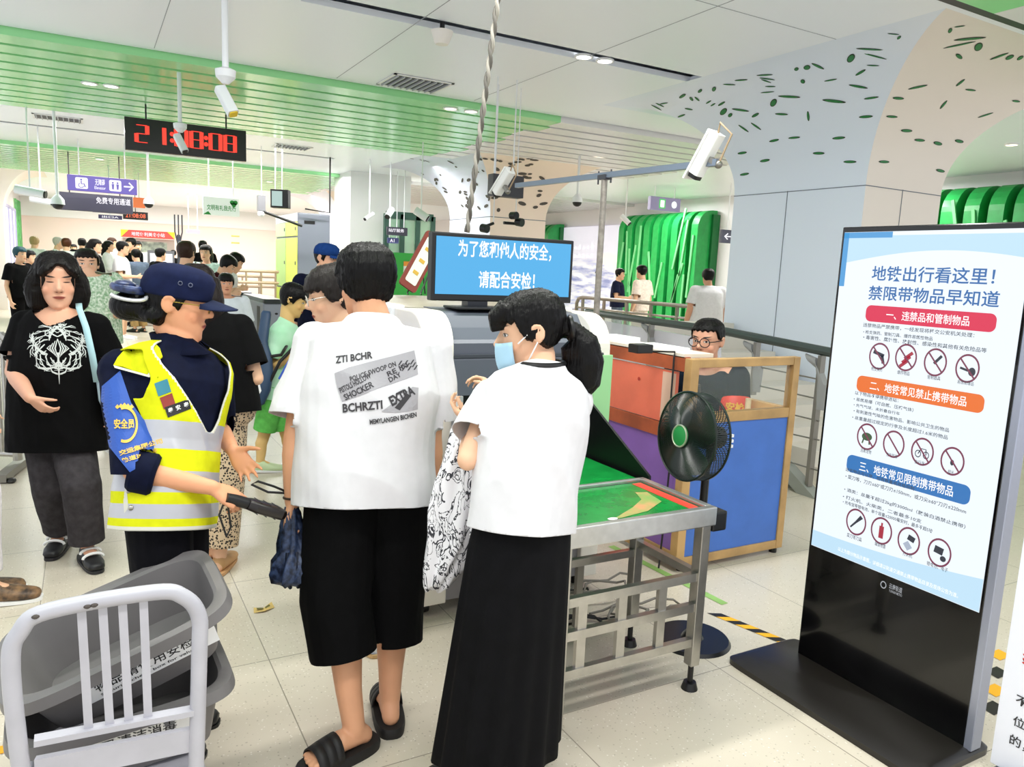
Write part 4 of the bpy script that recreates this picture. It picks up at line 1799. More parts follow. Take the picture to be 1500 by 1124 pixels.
for x in (1.43, 1.60, 1.78):
    g = Geo()
    g.box((x - .018, 1.98, .21), (x + .018, 1.998, .44))
    gl(g, 'slat', steel, t2)
for x in (1.345, 1.955):
    g = Geo()
    g.box((x - .014, 2.01, .44), (x + .014, 2.34, .47))
    gl(g, 'side_rail', steel, t2)
g = Geo()
g.box((1.36, 2.345, .40), (1.94, 2.37, .43))
gl(g, 'rail', steel, t2)
for x in (1.47, 1.66):
    gl(Geo().box((x, 2.35, .14), (x + .03, 2.37, .40)), 'rear_slat', steel_d, t2)

# cables lying under the table
t = None
for i in range(4):
    rr = random.Random(20 + i)
    g = Geo()
    pts = []
    cx, cy = 1.78 + .34 * (i % 2), 2.56 + .24 * (i // 2)
    for k in range(26):
        a = k * .55 + i
        pts.append(V((cx + (.13 + .05 * rr.random()) * math.cos(a) + .1 * math.sin(k * .2), cy + (.06 + .03 * rr.random()) * math.sin(a), .012 + .01 * (k % 3) + .012 * i)))
    g.tube(pts, .006, 6)
    o = g.build('power_cable', [cable_m, mat('cable_grey', '#77726a', rough=.5)][i % 2], None, smooth=True)
    tag(o, ['black loose cable coil under the conveyor table, left nearest', 'grey loose cable coil under the conveyor table, right nearest', 'black loose cable coil under the conveyor table, left behind', 'grey loose cable coil under the conveyor table, right behind'][i], 'cable', 'loose cables')

# white poster of rules on the shelf under table: junction box
o = Geo().box((1.44, 2.52, .0), (1.60, 2.62, .42)).build('junction_box', mat('box_ivory', '#cfc6b8', rough=.5), None, bevel=.006)
tag(o, 'ivory upright box under the conveyor table', 'box')

# ------------------------------------------------------------------ monitor on the scanner
t = empty('monitor', (1.7, 3.12, 1.366), 'wide black-framed blue screen with white safety notice on the scanner', 'monitor')
L0 = t.location
p0, p1 = at_y(634, 338, 3.1), at_y(836, 445, 3.1)
x0, x1, z0, z1 = p0.x, p1.x, 1.40, 1.70
g = Geo()
g.box((x0, 3.1, z0), (x1, 3.15, z1))
gl(g, 'housing', black, t, bevel=.006)
g = Geo()
g.box((x0 + .018, 3.096, z0 + .03), (x1 - .018, 3.101, z1 - .018))
gl(g, 'screen', emis('screen_blue', '#46a9e2', .98), t)
g = Geo()
u, v = V((1, 0, 0)), V((0, 0, 1))
w = x1 - x0
put_text(g, '为了您和他人的安全，', (x0 + .165 * w, 3.094, z0 + .195), u, v, w=.66 * w, h=.078, bold=.018)
put_text(g, '请配合安检！', (x0 + .31 * w, 3.094, z0 + .062), u, v, w=.40 * w, h=.078, bold=.018)
gl(g, 'lettering', emis('letter_white', '#ffffff', 1.0), t)
g = Geo()
g.box((1.50, 3.105, 1.366), (1.60, 3.17, 1.405))
gl(g, 'stand', mat('stand_blueblack', '#141824', rough=.3), t)
g = Geo()
g.box((1.42, 3.04, 1.366), (1.9, 3.2, 1.376))
gl(g, 'base', black, t, bevel=.003)
g = Geo()
g.tube([(1.86, 3.16, 1.44), (1.80, 3.14, 1.39), (1.75, 3.13, 1.379)], .004, 6)
gl(g, 'cable', cable_m, t)

# little easel board shaped like a phone
p = at_z(612, 432, 1.362)
t = empty('easel_board', (p.x, p.y, 1.362), 'small brown-framed leaning notice board on a black wire easel on the scanner', 'notice board')
M = Matrix.Rotation(math.radians(-24), 3, 'X') @ Matrix.Rotation(math.radians(30), 3, 'Y')
M = Matrix.Rotation(math.radians(33), 3, 'Y') @ Matrix.Rotation(math.radians(-12), 3, 'X')
g = Geo()
rrect(g, (0, 0, 0), V((1, 0, 0)), V((0, 0, 1)), .13, .42, .02)
n_ = len(g.v)
g.v += [(a, b + .018, c) for a, b, c in g.v[:n_]]
g.f = [tuple(range(n_)), tuple(range(2 * n_ - 1, n_ - 1, -1))] + [(i, (i + 1) % n_, n_ + (i + 1) % n_, n_ + i) for i in range(n_)]
g.mi = [0] * len(g.f)
off = V((.02, 0, .215))
g.v = [tuple(M @ V(q) + off) for q in g.v]
g.build('board_frame', mat('brown_frame', '#7a2f22', rough=.45), t)
g = Geo()
rrect(g, (0, -.003, 0), V((1, 0, 0)), V((0, 0, 1)), .085, .34, .012)
g.mat(1)
for z in (.09, .0, -.09):
    g.box((-.02, -.006, z - .012), (.02, -.004, z + .012))
g.v = [tuple(M @ V(q) + off) for q in g.v]
g.build('notice_sheet', [mat('sheet_mint', '#dbe8d3', rough=.5), mat('sheet_print', '#c9a13a', rough=.5)], t)
for s_ in (-.02, .07):
    g = Geo()
    g.tube([(s_ - .07, -.06, .005), (s_ - .06, -.02, .01), (s_ + .06, .05, .22), (s_ + .10, .07, .005)], .005, 6)
    g.build('easel_leg', black, t)

# ------------------------------------------------------------------ inspection desk
wood = mat('desk_wood', '#b8935f', rough=.45, var=.25, vscale=5)
wood_r = mat('desk_red_wood', '#a9532f', rough=.45, var=.25, vscale=6)
t = empty('inspection_desk', (2.95, 3.2, 0), 'inspection desk with orange, purple and blue panels and a wood-framed glass front', 'desk')
L0 = t.location
X0, X1, Y0, Y1, ZT = 2.66, 3.46, 2.88, 3.82, 1.14


def dk(name, m, lo, hi, **k):
    return gl(Geo().box(lo, hi), name, m, t, **k)


dk('front_panel', mat('panel_blue', '#3f6fc4', rough=.4, var=.05), (X0 + .05, Y0 + .01, .06), (X1 - .03, Y0 + .03, .80))
dk('side_panel', mat('panel_purple', '#8a63b8', rough=.4, var=.05), (X0 + .01, Y0 + .06, .06), (X0 + .03, Y1, .70))
dk('side_panel', mat('panel_orange', '#e8765a', rough=.35, var=.05), (X0 + .01, Y0 + .12, .78), (X0 + .03, Y1, 1.06))
g = Geo()
g.box((X0 + .004, Y0 + .12, .80), (X0 + .009, Y0 + .22, 1.05))
gl(g, 'pale_inset', mat('inset_pale', '#d9b6a0', rough=.4), t)
g = Geo()
disc2d(g, (X0 + .006, Y0 + .42, .98), V((0, 1, 0)), V((0, 0, 1)), .010)
gl(g, 'knob', mat('knob_red', '#b33427', rough=.4), t)
for z, m_ in ((1.07, wood_r), (.70, wood_r), (.03, wood)):
    dk('side_rail', m_, (X0, Y0 + .05, z), (X0 + .035, Y1, z + .075))
for lo, hi, m_ in (((X0, Y0, .03), (X0 + .055, Y0 + .055, ZT), wood), ((X1 - .05, Y0, .03), (X1, Y0 + .05, ZT), wood), ((X0, Y1 - .05, .03), (X0 + .05, Y1, ZT), wood_r), ((X1 - .05, Y1 - .05, .03), (X1, Y1, .84), wood)):
    dk('post', m_, lo, hi, bevel=.004)
for z, h in ((ZT - .045, .045), (.80, .055), (.03, .05)):
    dk('front_rail', wood, (X0 + .055, Y0 + .002, z), (X1 - .05, Y0 + .048, z + h), bevel=.004)
dk('right_rail', wood, (X1 - .048, Y0 + .05, .80), (X1 - .002, Y1 - .05, .85))
dk('glass_pane', glass('desk_glass', '#cfd8cf', .07), (X0 + .06, Y0 + .02, .86), (X1 - .05, Y0 + .028, ZT - .045))
dk('counter', mat('counter_pale', '#cfc3ae', rough=.4), (X0 + .03, Y0 + .03, .76), (X1 - .05, Y0 + .25, .79))
dk('ledge', mat('ledge_cream', '#e9dfd0', rough=.4), (X0, Y0 + .06, ZT), (X0 + .2, Y1, ZT + .02))
for x, y in ((X0 + .06, Y0 + .03), (X1 - .04, Y0 + .03), (X1 - .04, Y1 - .04), (X0 + .04, Y1 - .04)):
    g = Geo()
    g.cyl((x, y, 0), .022, .03, 12)
    gl(g, 'foot', black, t)
o = Geo().box((X0 + .05, Y0 + .22, ZT + .021), (X0 + .18, Y0 + .52, ZT + .032)).build('paper_stack', mat('paper_white', '#f4f4f4', rough=.6), None)
tag(o, 'white papers lying on the desk ledge beside the black box', 'paper')
o = Geo().box((X0 + .06, Y0 + .66, ZT + .021), (X0 + .19, Y0 + .90, ZT + .045)).build('paper_stack', MATS['paper_white'], None)
tag(o, 'white papers at the scanner end of the desk ledge', 'paper')
p = at_z(938, 517, ZT + .021)
t = empty('power_adapter', (p.x, p.y, ZT + .021), 'small black box with a trailing cord on the desk ledge', 'adapter')
g = Geo().box((-.05, -.04, 0), (.05, .04, .045))
g.build('case', black, t, bevel=.006)
xe = X0 - .02 - p.x
g = Geo()
g.tube([(-.05, -.01, .012), (xe + .012, -.02, .004), (xe, -.03, -.02), (xe, -.03, -.35), (xe + .0, -.06, -.6), (xe - .0, -.05, -.9), (xe - .04, -.08, -1.145)], .005, 6)
g.build('cord', cable_m, t, smooth=True)
# things on the inside counter seen through the glass
t = empty('hand_tool', (2.79, 2.99, .791), 'dark upright tool standing on the desk counter behind the glass', 'tool')
g = Geo()
g.tube([(0, 0, 0), (.01, 0, .1), (.035, 0, .15), (.03, 0, .2)], [.02, .012, .014, .01], 10)
g.build('handle', black, t, smooth=True)
g = Geo()
g.box((-.06, -.02, 0), (.02, .02, .03))
g.build('holder', mat('holder_red', '#a33a2c', rough=.5), t, bevel=.004)
o = Geo().cyl((3.36, 3.14, .79), .017, .075, 16).build('bottle_cap_jar', mat('ivory_jar', '#d8c9a4', rough=.5), None, smooth=True)
o.name = 'jar'
tag(o, 'small ivory jar on the desk counter at right behind the glass', 'jar')

# ------------------------------------------------------------------ pedestal fan
fb = V((2.235, 2.285, 0))
t = empty('pedestal_fan', fb, 'black pedestal fan with round cage in front of the blue desk panel', 'fan')
fan_m = mat('fan_black', '#14201a', rough=.3)
g = Geo()
g.cyl((0, 0, 0), .165, .014, 40, .155)
g.loft([(V((0, 0, .014)), V((.05, 0, 0)), V((0, .05, 0))), (V((0, 0, .05)), V((.022, 0, 0)), V((0, .022, 0)))], 20)
g.build('base', mat('fan_base', '#121314', rough=.35), t, smooth=True)
g = Geo()
g.cyl((0, 0, .03), .017, .78, 16)
g.cyl((0, 0, .42), .024, .07, 16)
g.build('pole', black, t, smooth=True)
fc = V((-.085, .01, .905))
N = V((-.995, .06, .08)).normalized()
fu, fv = frame(N)
RAD = .182
g = Geo()
for sd_, rr_ in ((.03, RAD), (-.045, RAD * .98)):
    g.tube([fc + N * sd_ + fu * rr_ * math.cos(a) + fv * rr_ * math.sin(a) for a in np.linspace(0, 2 * math.pi, 48, endpoint=False)], .005, 6, closed=True)
for k in range(150):
    a0 = 2 * math.pi * k / 150
    pts = []
    for q in range(9):
        r_ = .045 + (RAD - .045) * q / 8
        a = a0 + .9 * (1 - r_ / RAD)
        z = .055 - .025 * (r_ / RAD) ** 3
        pts.append(fc + N * z + fu * r_ * math.cos(a) + fv * r_ * math.sin(a))
    pts.append(fc - N * .045 + fu * RAD * .98 * math.cos(a0) + fv * RAD * .98 * math.sin(a0))
    g.tube(pts, .0019, 4, ends=False)
o = g.build('front_cage', fan_m, t, smooth=True)
g = Geo()
for k in range(44):
    a = 2 * math.pi * k / 44
    g.tube([fc - N * .045 + fu * RAD * .98 * math.cos(a) + fv * RAD * .98 * math.sin(a), fc - N * .085 + fu * .11 * math.cos(a) + fv * .11 * math.sin(a), fc - N * .095 + fu * .05 * math.cos(a) + fv * .05 * math.sin(a)], .0018, 4, ends=False)
g.build('rear_cage', fan_m, t, smooth=True)
for k in range(3):
    a0 = 2 * math.pi * k / 3 + .4
    g = Geo()
    rows = []
    for q in range(7):
        r_ = .03 + (RAD * .88 - .03) * q / 6
        wd = .35 + .55 * math.sin(q / 6 * 2.4)
        row = []
        for s_ in range(6):
            a = a0 + wd * (s_ / 5 - .5) * 1.6
            row.append(fc + fu * r_ * math.cos(a) + fv * r_ * math.sin(a) + N * (.02 * (s_ / 5 - .5) * 2))
        rows.append(row)
    g.add([p for r_ in rows for p in r_], [(i * 6 + j, i * 6 + j + 1, (i + 1) * 6 + j + 1, (i + 1) * 6 + j) for i in range(6) for j in range(5)])
    o = g.build('blade', mat('fan_blade', '#17562f', rough=.3), t, smooth=True)
    solid(o, .003, 0)
g = Geo()
g.loft([(fc + N * .05, fu * .046, fv * .046), (fc + N * .062, fu * .045, fv * .045), (fc + N * .066, fu * .036, fv * .036)], 28)
g.build('badge', mat('badge_green', '#2c8a48', rough=.35), t, smooth=True)
g = Geo()
g.tube([fc + N * .063 + fu * .044 * math.cos(a) + fv * .044 * math.sin(a) for a in np.linspace(0, 2 * math.pi, 32, endpoint=False)], .004, 6, closed=True)
g.build('badge_ring', mat('badge_silver', '#b9c2a8', rough=.3, metal=.6), t, smooth=True)
g = Geo()
g.tube([fc - N * .06, fc - N * .09, fc - N * .15, fc - N * .165], [.05, .055, .045, .03], 20)
g.tube([fc - N * .11, fc - N * .11 - V((0, 0, .1))], .022, 12)
g.build('motor', black, t, smooth=True)
for k in range(3):
    g = Geo()
    g.box((.05 + .0, -.06 - k * .0, .86 + k * .022), (.062, -.05, .872 + k * .022))
    g.v = [tuple(V(q) + V((.02, 0, 0))) for q in g.v]
    g.build('switch', white_p, t)

# ------------------------------------------------------------------ standing screen
KX = 2.52
ky0, ky1 = 1.965, 1.275       # far (left in the photo) and near edge
t = empty('standing_screen', (KX + .02, 1.62, 0), 'tall black standing screen with white prohibited-items notice at right', 'kiosk')
L0 = t.location
g = Geo()
g.box((KX, ky1, .03), (KX + .045, ky0, 1.765))
gl(g, 'housing', mat('kiosk_black', '#050507', rough=.12, coat=.3), t, bevel=.004)
g = Geo()
g.box((KX - .006, ky1 - .028, .03), (KX + .05, ky1 - .001, 1.77))
gl(g, 'silver_edge', mat('kiosk_silver', '#a8adc0', rough=.3, metal=.6), t, bevel=.003)
g = Geo()
g.loft([(V((KX - .09, 1.66, .0)), V((.20, 0, 0)), V((0, .42, 0)), 16), (V((KX - .09, 1.66, .022)), V((.20, 0, 0)), V((0, .42, 0)), 16), (V((KX - .06, 1.66, .034)), V((.16, 0, 0)), V((0, .40, 0)), 16)], 40)
gl(g, 'base', mat('kiosk_base', '#1d1a17', rough=.3), t, smooth=True)
SX = KX - .001
sy0, sy1, sz0, sz1 = ky0 - .012, ky1 + .012, .505, 1.745
g = Geo()
g.box((SX - .001, sy1, sz0), (SX + .002, sy0, sz1))
gl(g, 'screen', emis('screen_white', '#eaf3fb', .98), t)
U, W = V((0, -1, 0)), V((0, 0, 1))


def kp(px, py, off=.0025):
    p = at_x(px, py, SX - off)
    return p


def kt(g, body, a, b, hpx, bold=.012, off=.0030):
    """lettering from pixel a to pixel b along its foot line"""
    p, q = kp(*a, off), kp(*b, off)
    c = (p + q) / 2
    top = kp(a[0] + 1, a[1] - hpx, off)
    hh = (top.z - p.z)
    put_text(g, body, V((p.x, p.y, c.z)), U, W, w=p.y - q.y, h=hh, bold=bold)


skyb = emis('screen_sky', '#bfe0f5', .95)
skyd = emis('screen_blue_band', '#4f9fdc', .9)
# sky-blue swooshes at the top, side and bottom
g = Geo()
zt = sz1 - .002
n = 20
for lo_f, hi_f, mi in ((lambda u: .115 - .05 * math.sin(u * 2.6), lambda u: 0.012, 0), (lambda u: .028, lambda u: 0.0, 1)):
    g.mat(mi)
    if mi == 1:
        g.box((SX - .0021, sy0 - .20, zt - .02), (SX - .0019, sy0, zt + .001))
        g.box((SX - .0021, sy0 - .022, zt - .20), (SX - .0019, sy0, zt))
        continue
    A = [V((SX - .0016, sy0 - (sy0 - sy1) * i / n, zt - hi_f(i / n))) for i in range(n + 1)]
    B = [V((SX - .0016, sy0 - (sy0 - sy1) * i / n, zt - lo_f(i / n))) for i in range(n + 1)]
    g.add(A + B, [(i, i + 1, n + 2 + i, n + 1 + i) for i in range(n)])
gl(g, 'swoosh', [skyb, skyd], t)
g = Geo()
A = [V((SX - .0016, sy0 - (sy0 - sy1) * i / n, sz0 + .002)) for i in range(n + 1)]
B = [V((SX - .0016, sy0 - (sy0 - sy1) * i / n, sz0 + .065 + .05 * (i / n) ** 2)) for i in range(n + 1)]
g.add(A + B, [(i, i + 1, n + 2 + i, n + 1 + i) for i in range(n)])
gl(g, 'swoosh', [skyb, skyd], t)
g = Geo()
kt(g, '地铁出行看这里！', (1276, 412), (1456, 417), 22, .014)
kt(g, '禁限带物品早知道', (1271, 440), (1463, 450), 21, .014)
gl(g, 'title', emis('title_blue', '#2f6fb5', .8), t)
BANDS = [((1268, 461), (1460, 471), 26, '#e0244f', '一、违禁品和管制物品'), ((1255, 563), (1442, 591), 26, '#ef7326', '二、地铁常见禁止携带物品'), ((1240, 682), (1422, 722), 28, '#2e76bd', '三、地铁常见限制携带物品')]
for k, (a, b_, hp, colr, txt) in enumerate(BANDS):
    p, q = kp(*a, .002), kp(*b_, .002)
    zc_ = (p.z + q.z) / 2
    hh = abs(kp(a[0], a[1] - hp, .002).z - p.z) * .92
    g = Geo()
    rrect(g, (SX - .0022, (p.y + q.y) / 2, zc_), U, W, p.y - q.y, hh, hh * .35)
    gl(g, 'heading_band', emis('band_%d' % k, colr, .9), t)
    g = Geo()
    put_text(g, txt, (SX - .0032, (p.y + q.y) / 2, zc_), U, W, h=hh * .56, w=(p.y - q.y) * (.64 if k == 0 else .76), bold=.010, center=True)
    gl(g, 'heading_lettering', emis('letter_white', '#ffffff', 1.0), t)
ROWS = [('违禁物品严禁携带，一经发现将移交公安机关处理：', (1264, 480), (1427, 494), 6.2), ('• 枪支弹药、管制刀具、爆炸易燃性物品', (1264, 490), (1366, 498), 5.5), ('• 毒害性、腐蚀性、放射性、感染性和其他有关危险品等', (1264, 498), (1445, 516), 6.2),
        ('以下物品不得携带进站：', (1252, 580), (1316, 588), 5.5), ('• 易燃易爆（可自燃、压缩气体）', (1250, 589), (1338, 602), 5.5), ('• 充气气球、未折叠自行车', (1250, 597), (1318, 607), 4.7), ('• 有刺激性气味的危害物品、影响公共卫生的物品', (1250, 605), (1390, 633), 5.5), ('• 总重量超过规定的行李及长度超过1.6米的物品', (1248, 614), (1388, 644), 5.5),
        ('这些物品可以带，但有数量或规格限制：', (1238, 694), (1342, 716), 5.5), ('• 菜刀等，刀刃≤60°或刀刃≤150mm，或刀尖≥60°刀刃≤220mm', (1238, 702), (1415, 752), 6.2), ('• 酒类：总量不超过2kg的3000ml（散装白酒禁止携带）', (1236, 722), (1414, 774), 6.2), ('• 打火机、火柴类，二者最多10支', (1234, 733), (1350, 764), 5.5), ('• 充电宝等锂电池，单个容量≤20000毫安时，最多不超5块', (1234, 741), (1366, 778), 5.5)]
g = Geo()
for body, a, b_, hp in ROWS:
    kt(g, body, a, b_, hp, .01)
for body, a, b_ in (('枪支弹药', (1276, 543), (1292, 545)), ('爆炸物品', (1314, 548), (1332, 551)), ('管制器具', (1358, 555), (1377, 558)), ('易燃易爆品', (1402, 562), (1426, 566)), ('活禽宠物', (1260, 663), (1276, 665)), ('充气气球', (1298, 668), (1314, 673)), ('自行车', (1340, 679), (1354, 683)), ('超长', (1388, 694), (1397, 696)),
                   ('菜刀等刀具', (1240, 788), (1262, 793)), ('罐装喷雾', (1281, 800), (1297, 804)), ('打火机', (1322, 814), (1336, 818)), ('锂电池、电子', (1357, 828), (1388, 839))):
    kt(g, body, a, b_, 6, .005)
gl(g, 'small_print', emis('print_grey', '#55606e', .5), t)
g = Geo()
kt(g, '以上为部分物品示意图，详细请以轨道交通禁止携带物品目录及现场公告为准。', (1228, 800), (1402, 885), 6, .005)
gl(g, 'foot_note', emis('letter_white', '#ffffff', 1.0), t)
ICONS = [((1288, 522), (1327, 524), (1370, 531), (1417, 540)), ((1270, 640), (1309, 651), (1351, 662), (1395, 676)), ((1254, 765), (1291, 778), (1331, 793), (1376, 810))]
for r_, row in enumerate(ICONS):
    for c_, (px, py) in enumerate(row):
        p = kp(px, py, .0028)
        rad = .0165 + .002 * c_ + (.0012 * r_)
        rad = abs(kp(px + 15.5 + c_, py).y - p.y) * 1.0
        g = Geo()
        rz = abs(kp(px, py - 20 - c_ * .5).z - p.z)
        rad_y = rad
        g.mat(0)
        disc2d(g, p, U, W, rad_y, rz, 32, inner=.86)
        if r_ < 2:
            stroke(g, [p + U * rad_y * -.66 + W * rz * .66 + V((-.0006, 0, 0)), p + U * rad_y * .66 - W * rz * .66 + V((-.0006, 0, 0))], rz * .12, V((-1, 0, 0)))
        g.mat(1)
        P = lambda a, b: p + U * rad_y * a + W * rz * b + V((-.0003, 0, 0))
        if (r_, c_) == (0, 0):
            stroke(g, [P(-.6, .3), P(.45, .05)], rz * .26, V((-1, 0, 0)))
            stroke(g, [P(.25, .1), P(.45, -.5)], rz * .24, V((-1, 0, 0)))
        elif (r_, c_) == (0, 1):
            g.mat(2)
            for s_ in (-.3, 0, .3):
                stroke(g, [P(-.3 + s_ * .6, -.4 + s_), P(.4 + s_ * .6, .1 + s_)], rz * .24, V((-1, 0, 0)))
        elif (r_, c_) == (0, 2):
            stroke(g, [P(-.1, -.1), P(.5, .5)], rz * .2, V((-1, 0, 0)))
        elif (r_, c_) == (0, 3):
            stroke(g, [P(-.6, 0), P(.1, -.15)], rz * .16, V((-1, 0, 0)))
            disc2d(g, P(.4, -.2), U, W, rad_y * .3, rz * .3)
        elif (r_, c_) == (1, 0):
            g.mat(3)
            disc2d(g, P(0, 0), U, W, rad_y * .5, rz * .3)
            stroke(g, [P(-.3, -.2), P(-.4, -.55)], rz * .12, V((-1, 0, 0)))
            stroke(g, [P(.25, -.2), P(.3, -.55)], rz * .12, V((-1, 0, 0)))
        elif (r_, c_) == (1, 1):
            stroke(g, [P(-.3, .3), P(.1, -.1)], rz * .07, V((-1, 0, 0)))
        elif (r_, c_) == (1, 2):
            for s_ in (-.35, .35):
                disc2d(g, P(s_, -.2), U, W, rad_y * .27, rz * .27, 16, inner=.75)
            stroke(g, [P(-.35, -.2), P(-.1, .2), P(.3, .2), P(.35, -.2)], rz * .07, V((-1, 0, 0)))
        elif (r_, c_) == (1, 3):
            disc2d(g, P(0, -.1), U, W, rad_y * .16, rz * .2)
        elif (r_, c_) == (2, 0):
            stroke(g, [P(-.5, -.5), P(0, 0), P(.5, .5)], [rz * .12, rz * .16, rz * .3], V((-1, 0, 0)))
        elif (r_, c_) == (2, 1):
            g.mat(2)
            stroke(g, [P(0, -.55), P(0, .35)], rz * .36, V((-1, 0, 0)))
            stroke(g, [P(0, .35), P(0, .6)], rz * .14, V((-1, 0, 0)))
        elif (r_, c_) == (2, 2):
            stroke(g, [P(-.1, .3), P(.5, .15)], rz * .4, V((-1, 0, 0)))
            g.mat(4)
            stroke(g, [P(-.25, -.5), P(.15, -.2)], rz * .55, V((-1, 0, 0)))
        else:
            stroke(g, [P(-.45, .2), P(.3, .1)], rz * .5, V((-1, 0, 0)))
            disc2d(g, P(.35, -.35), U, W, rad_y * .25, rz * .2)
        gl(g, 'prohibition_icon', [emis('icon_ring', '#8d3f5c', .7), emis('icon_dark', '#3c4152', .5), emis('icon_red', '#c03048', .7), emis('icon_green', '#4e6c48', .6), emis('icon_pale', '#b7c3d6', .8)], t)
# maker's mark below the screen
g = Geo()
p = kp(1294, 857, .0015)
disc2d(g, p, U, W, .012, .014, 28, inner=.72)
kt(g, '云南轨道', (1302, 862), (1321, 870), 8, .01, .0015)
kt(g, 'YUNNAN METRO', (1302, 867), (1321, 875), 3.5, .005, .0015)
gl(g, 'emblem', emis('emblem_grey', '#c5c9cf', .6), t)

# ------------------------------------------------------------------ white sign at the right edge
a, b_ = at_x(1497, 800, 2.47), at_x(1444, 1124, 2.47)
t = empty('standing_sign', (2.47, 1.0, 0), 'white standing sign cut off by the right edge of the photo', 'sign')
L0 = t.location
ye = (a.y + b_.y) / 2 - .005
g = Geo()
g.box((2.47, .72, .06), (2.495, ye, a.z + .22))
gl(g, 'board', mat('sign_white', '#e9ebf6', rough=.3), t, bevel=.003)
g = Geo()
for ch, px, py in (('不', 1487, 1031), ('位', 1483, 1062), ('的', 1478, 1090)):
    p = at_x(px, py, 2.468)
    put_text(g, ch + ('携' if ch == '不' else '置' if ch == '位' else '，'), p, U, W, h=.034 if ch != '的' else .036, bold=.01)
gl(g, 'lettering', mat('sign_black_print', '#2a2a2e', rough=.6), t)
g = Geo()
p = at_x(1496, 972, 2.468)
put_text(g, '禁止', p, U, W, h=.05, bold=.02)
gl(g, 'red_lettering', mat('sign_red_print', '#c4352f', rough=.6), t)
g = Geo()
g.box((2.40, .74, 0), (2.56, ye - .02, .06))
gl(g, 'foot', dark_grey, t)

# ------------------------------------------------------------------ floor markings and scraps
hz = Geo()
a, b_ = at_z(1040, 896, .002), at_z(1172, 950, .002)
d = (b_ - a).normalized()
sd = V((-d.y, d.x, 0))
N_ = 9
Lh = (b_ - a).length
for i in range(N_):
    hz.mat(i % 2)
    p0, p1 = a + d * (Lh * i / N_), a + d * (Lh * (i + 1) / N_)
    sk = d * .045
    hz.add([p0 - sd * .025 - sk * 0, p1 - sd * .025, p1 + sd * .025 + sk, p0 + sd * .025 + sk], [(0, 1, 2, 3)])
o = hz.build('hazard_tape', [mat('tape_black', '#1a1814', rough=.5), mat('tape_yellow', '#f2b21c', rough=.5)])
tag(o, 'black and yellow striped tape on the floor between fan and standing screen', 'tape')
g = Geo()
a, b_ = at_z(895, 800, .002), at_z(1062, 885, .002)
d = (b_ - a).normalized()
sd = V((-d.y, d.x, 0)) * .022
g.add([a - sd, b_ - sd, b_ + sd, a + sd], [(0, 1, 2, 3)])
o = g.build('floor_tape', mat('tape_green', '#8fb866', rough=.5, var=.15))
tag(o, 'pale green floor tape running under the conveyor table', 'tape')
g = Geo()
a, b_ = at_z(-20, 1104, .002), at_z(60, 1084, .002)
d = (b_ - a).normalized()
sd = V((-d.y, d.x, 0)) * .022
g.add([a - sd, b_ - sd, b_ + sd, a + sd], [(0, 1, 2, 3)])
o = g.build('floor_line', mat('tape_amber', '#f5a81c', rough=.5))
tag(o, 'yellow floor line at lower left behind the bins', 'tape')
g = Geo()
a, b_ = at_z(-20, 962, .002), at_z(12, 948, .002)
d = (b_ - a).normalized()
sd = V((-d.y, d.x, 0)) * .018
g.add([a - sd, b_ - sd, b_ + sd, a + sd], [(0, 1, 2, 3)])
o = g.build('floor_line', MATS['tape_amber'])
tag(o, 'short yellow floor line at left edge above the bins', 'tape')
c = at_z(386, 893, .003)
t = empty('paper_scrap', c, 'crumpled yellow printed paper scrap on the floor left of the man', 'paper scrap')
g = Geo()
g.add([(-.045, -.02, .0), (0, -.03, .006), (.048, .0, .0), (.042, .035, .014), (0, .005, .004), (-.04, .015, .01)], [(0, 1, 4, 5), (1, 2, 3, 4)])
o = g.build('sheet', mat('scrap_yellow', '#d9bd72', rough=.7), t)
g = Geo()
g.add([(-.03, -.008, .009), (-.005, -.014, .009), (.0, -.002, .009), (-.028, .006, .011)], [(0, 1, 2, 3)])
g.add([(.006, -.012, .009), (.03, .004, .009), (.028, .016, .013), (.006, .002, .009)], [(0, 1, 2, 3)])
g.build('printing', mat('scrap_print', '#6e6a3a', rough=.7), t)
# yellow-black hazard tape bits seen between the standing screen and white sign
g = Geo()
for i in range(4):
    g.mat(i % 2)
    p = at_z(1462 - i * 3, 960 + i * 26, .002)
    g.add([p + V((-.04, -.03, 0)), p + V((.05, -.03, 0)), p + V((.06, .03, 0)), p + V((-.03, .03, 0))], [(0, 1, 2, 3)])
o = g.build('hazard_tape', [MATS['tape_yellow'], MATS['tape_black']])
tag(o, 'yellow and black tape on the floor behind the right edge of the standing screen', 'tape')
# ------------------------------------------------------------------ things hanging from the ceiling
pole_w = mat('pole_white', '#e8eaee', rough=.35)
sign_p = mat('sign_purple', '#5b4fa0', rough=.35, emit=.25)
sign_k = mat('sign_charcoal', '#33323f', rough=.4)
lit = emis('sign_lettering', '#fbf8ff', 1.1)


def board(name, label, cat, tl, br, y, m, thick=.08, group=None, rods=2, rodm=None, rod_top=ZC):
    a, b_ = at_y(tl[0], tl[1], y), at_y(br[0], br[1], y)
    x0, x1, z1, z0 = a.x, b_.x, a.z, b_.z
    t = empty(name, ((x0 + x1) / 2, y, z0), label, cat, group)
    w, h = x1 - x0, z1 - z0
    g = Geo()
    g.box((-w / 2, 0, 0), (w / 2, thick, h))
    g.build('panel', m, t, bevel=.006)
    for i in range(rods):
        xx = (-w * .33, w * .33)[i] if rods == 2 else 0
        g = Geo()
        g.tube([(xx, thick / 2, h), (xx, thick / 2, rod_top - z0)], .010, 8)
        g.build('hanger_rod', rodm or pole_w, t, smooth=True)
    return t, w, h


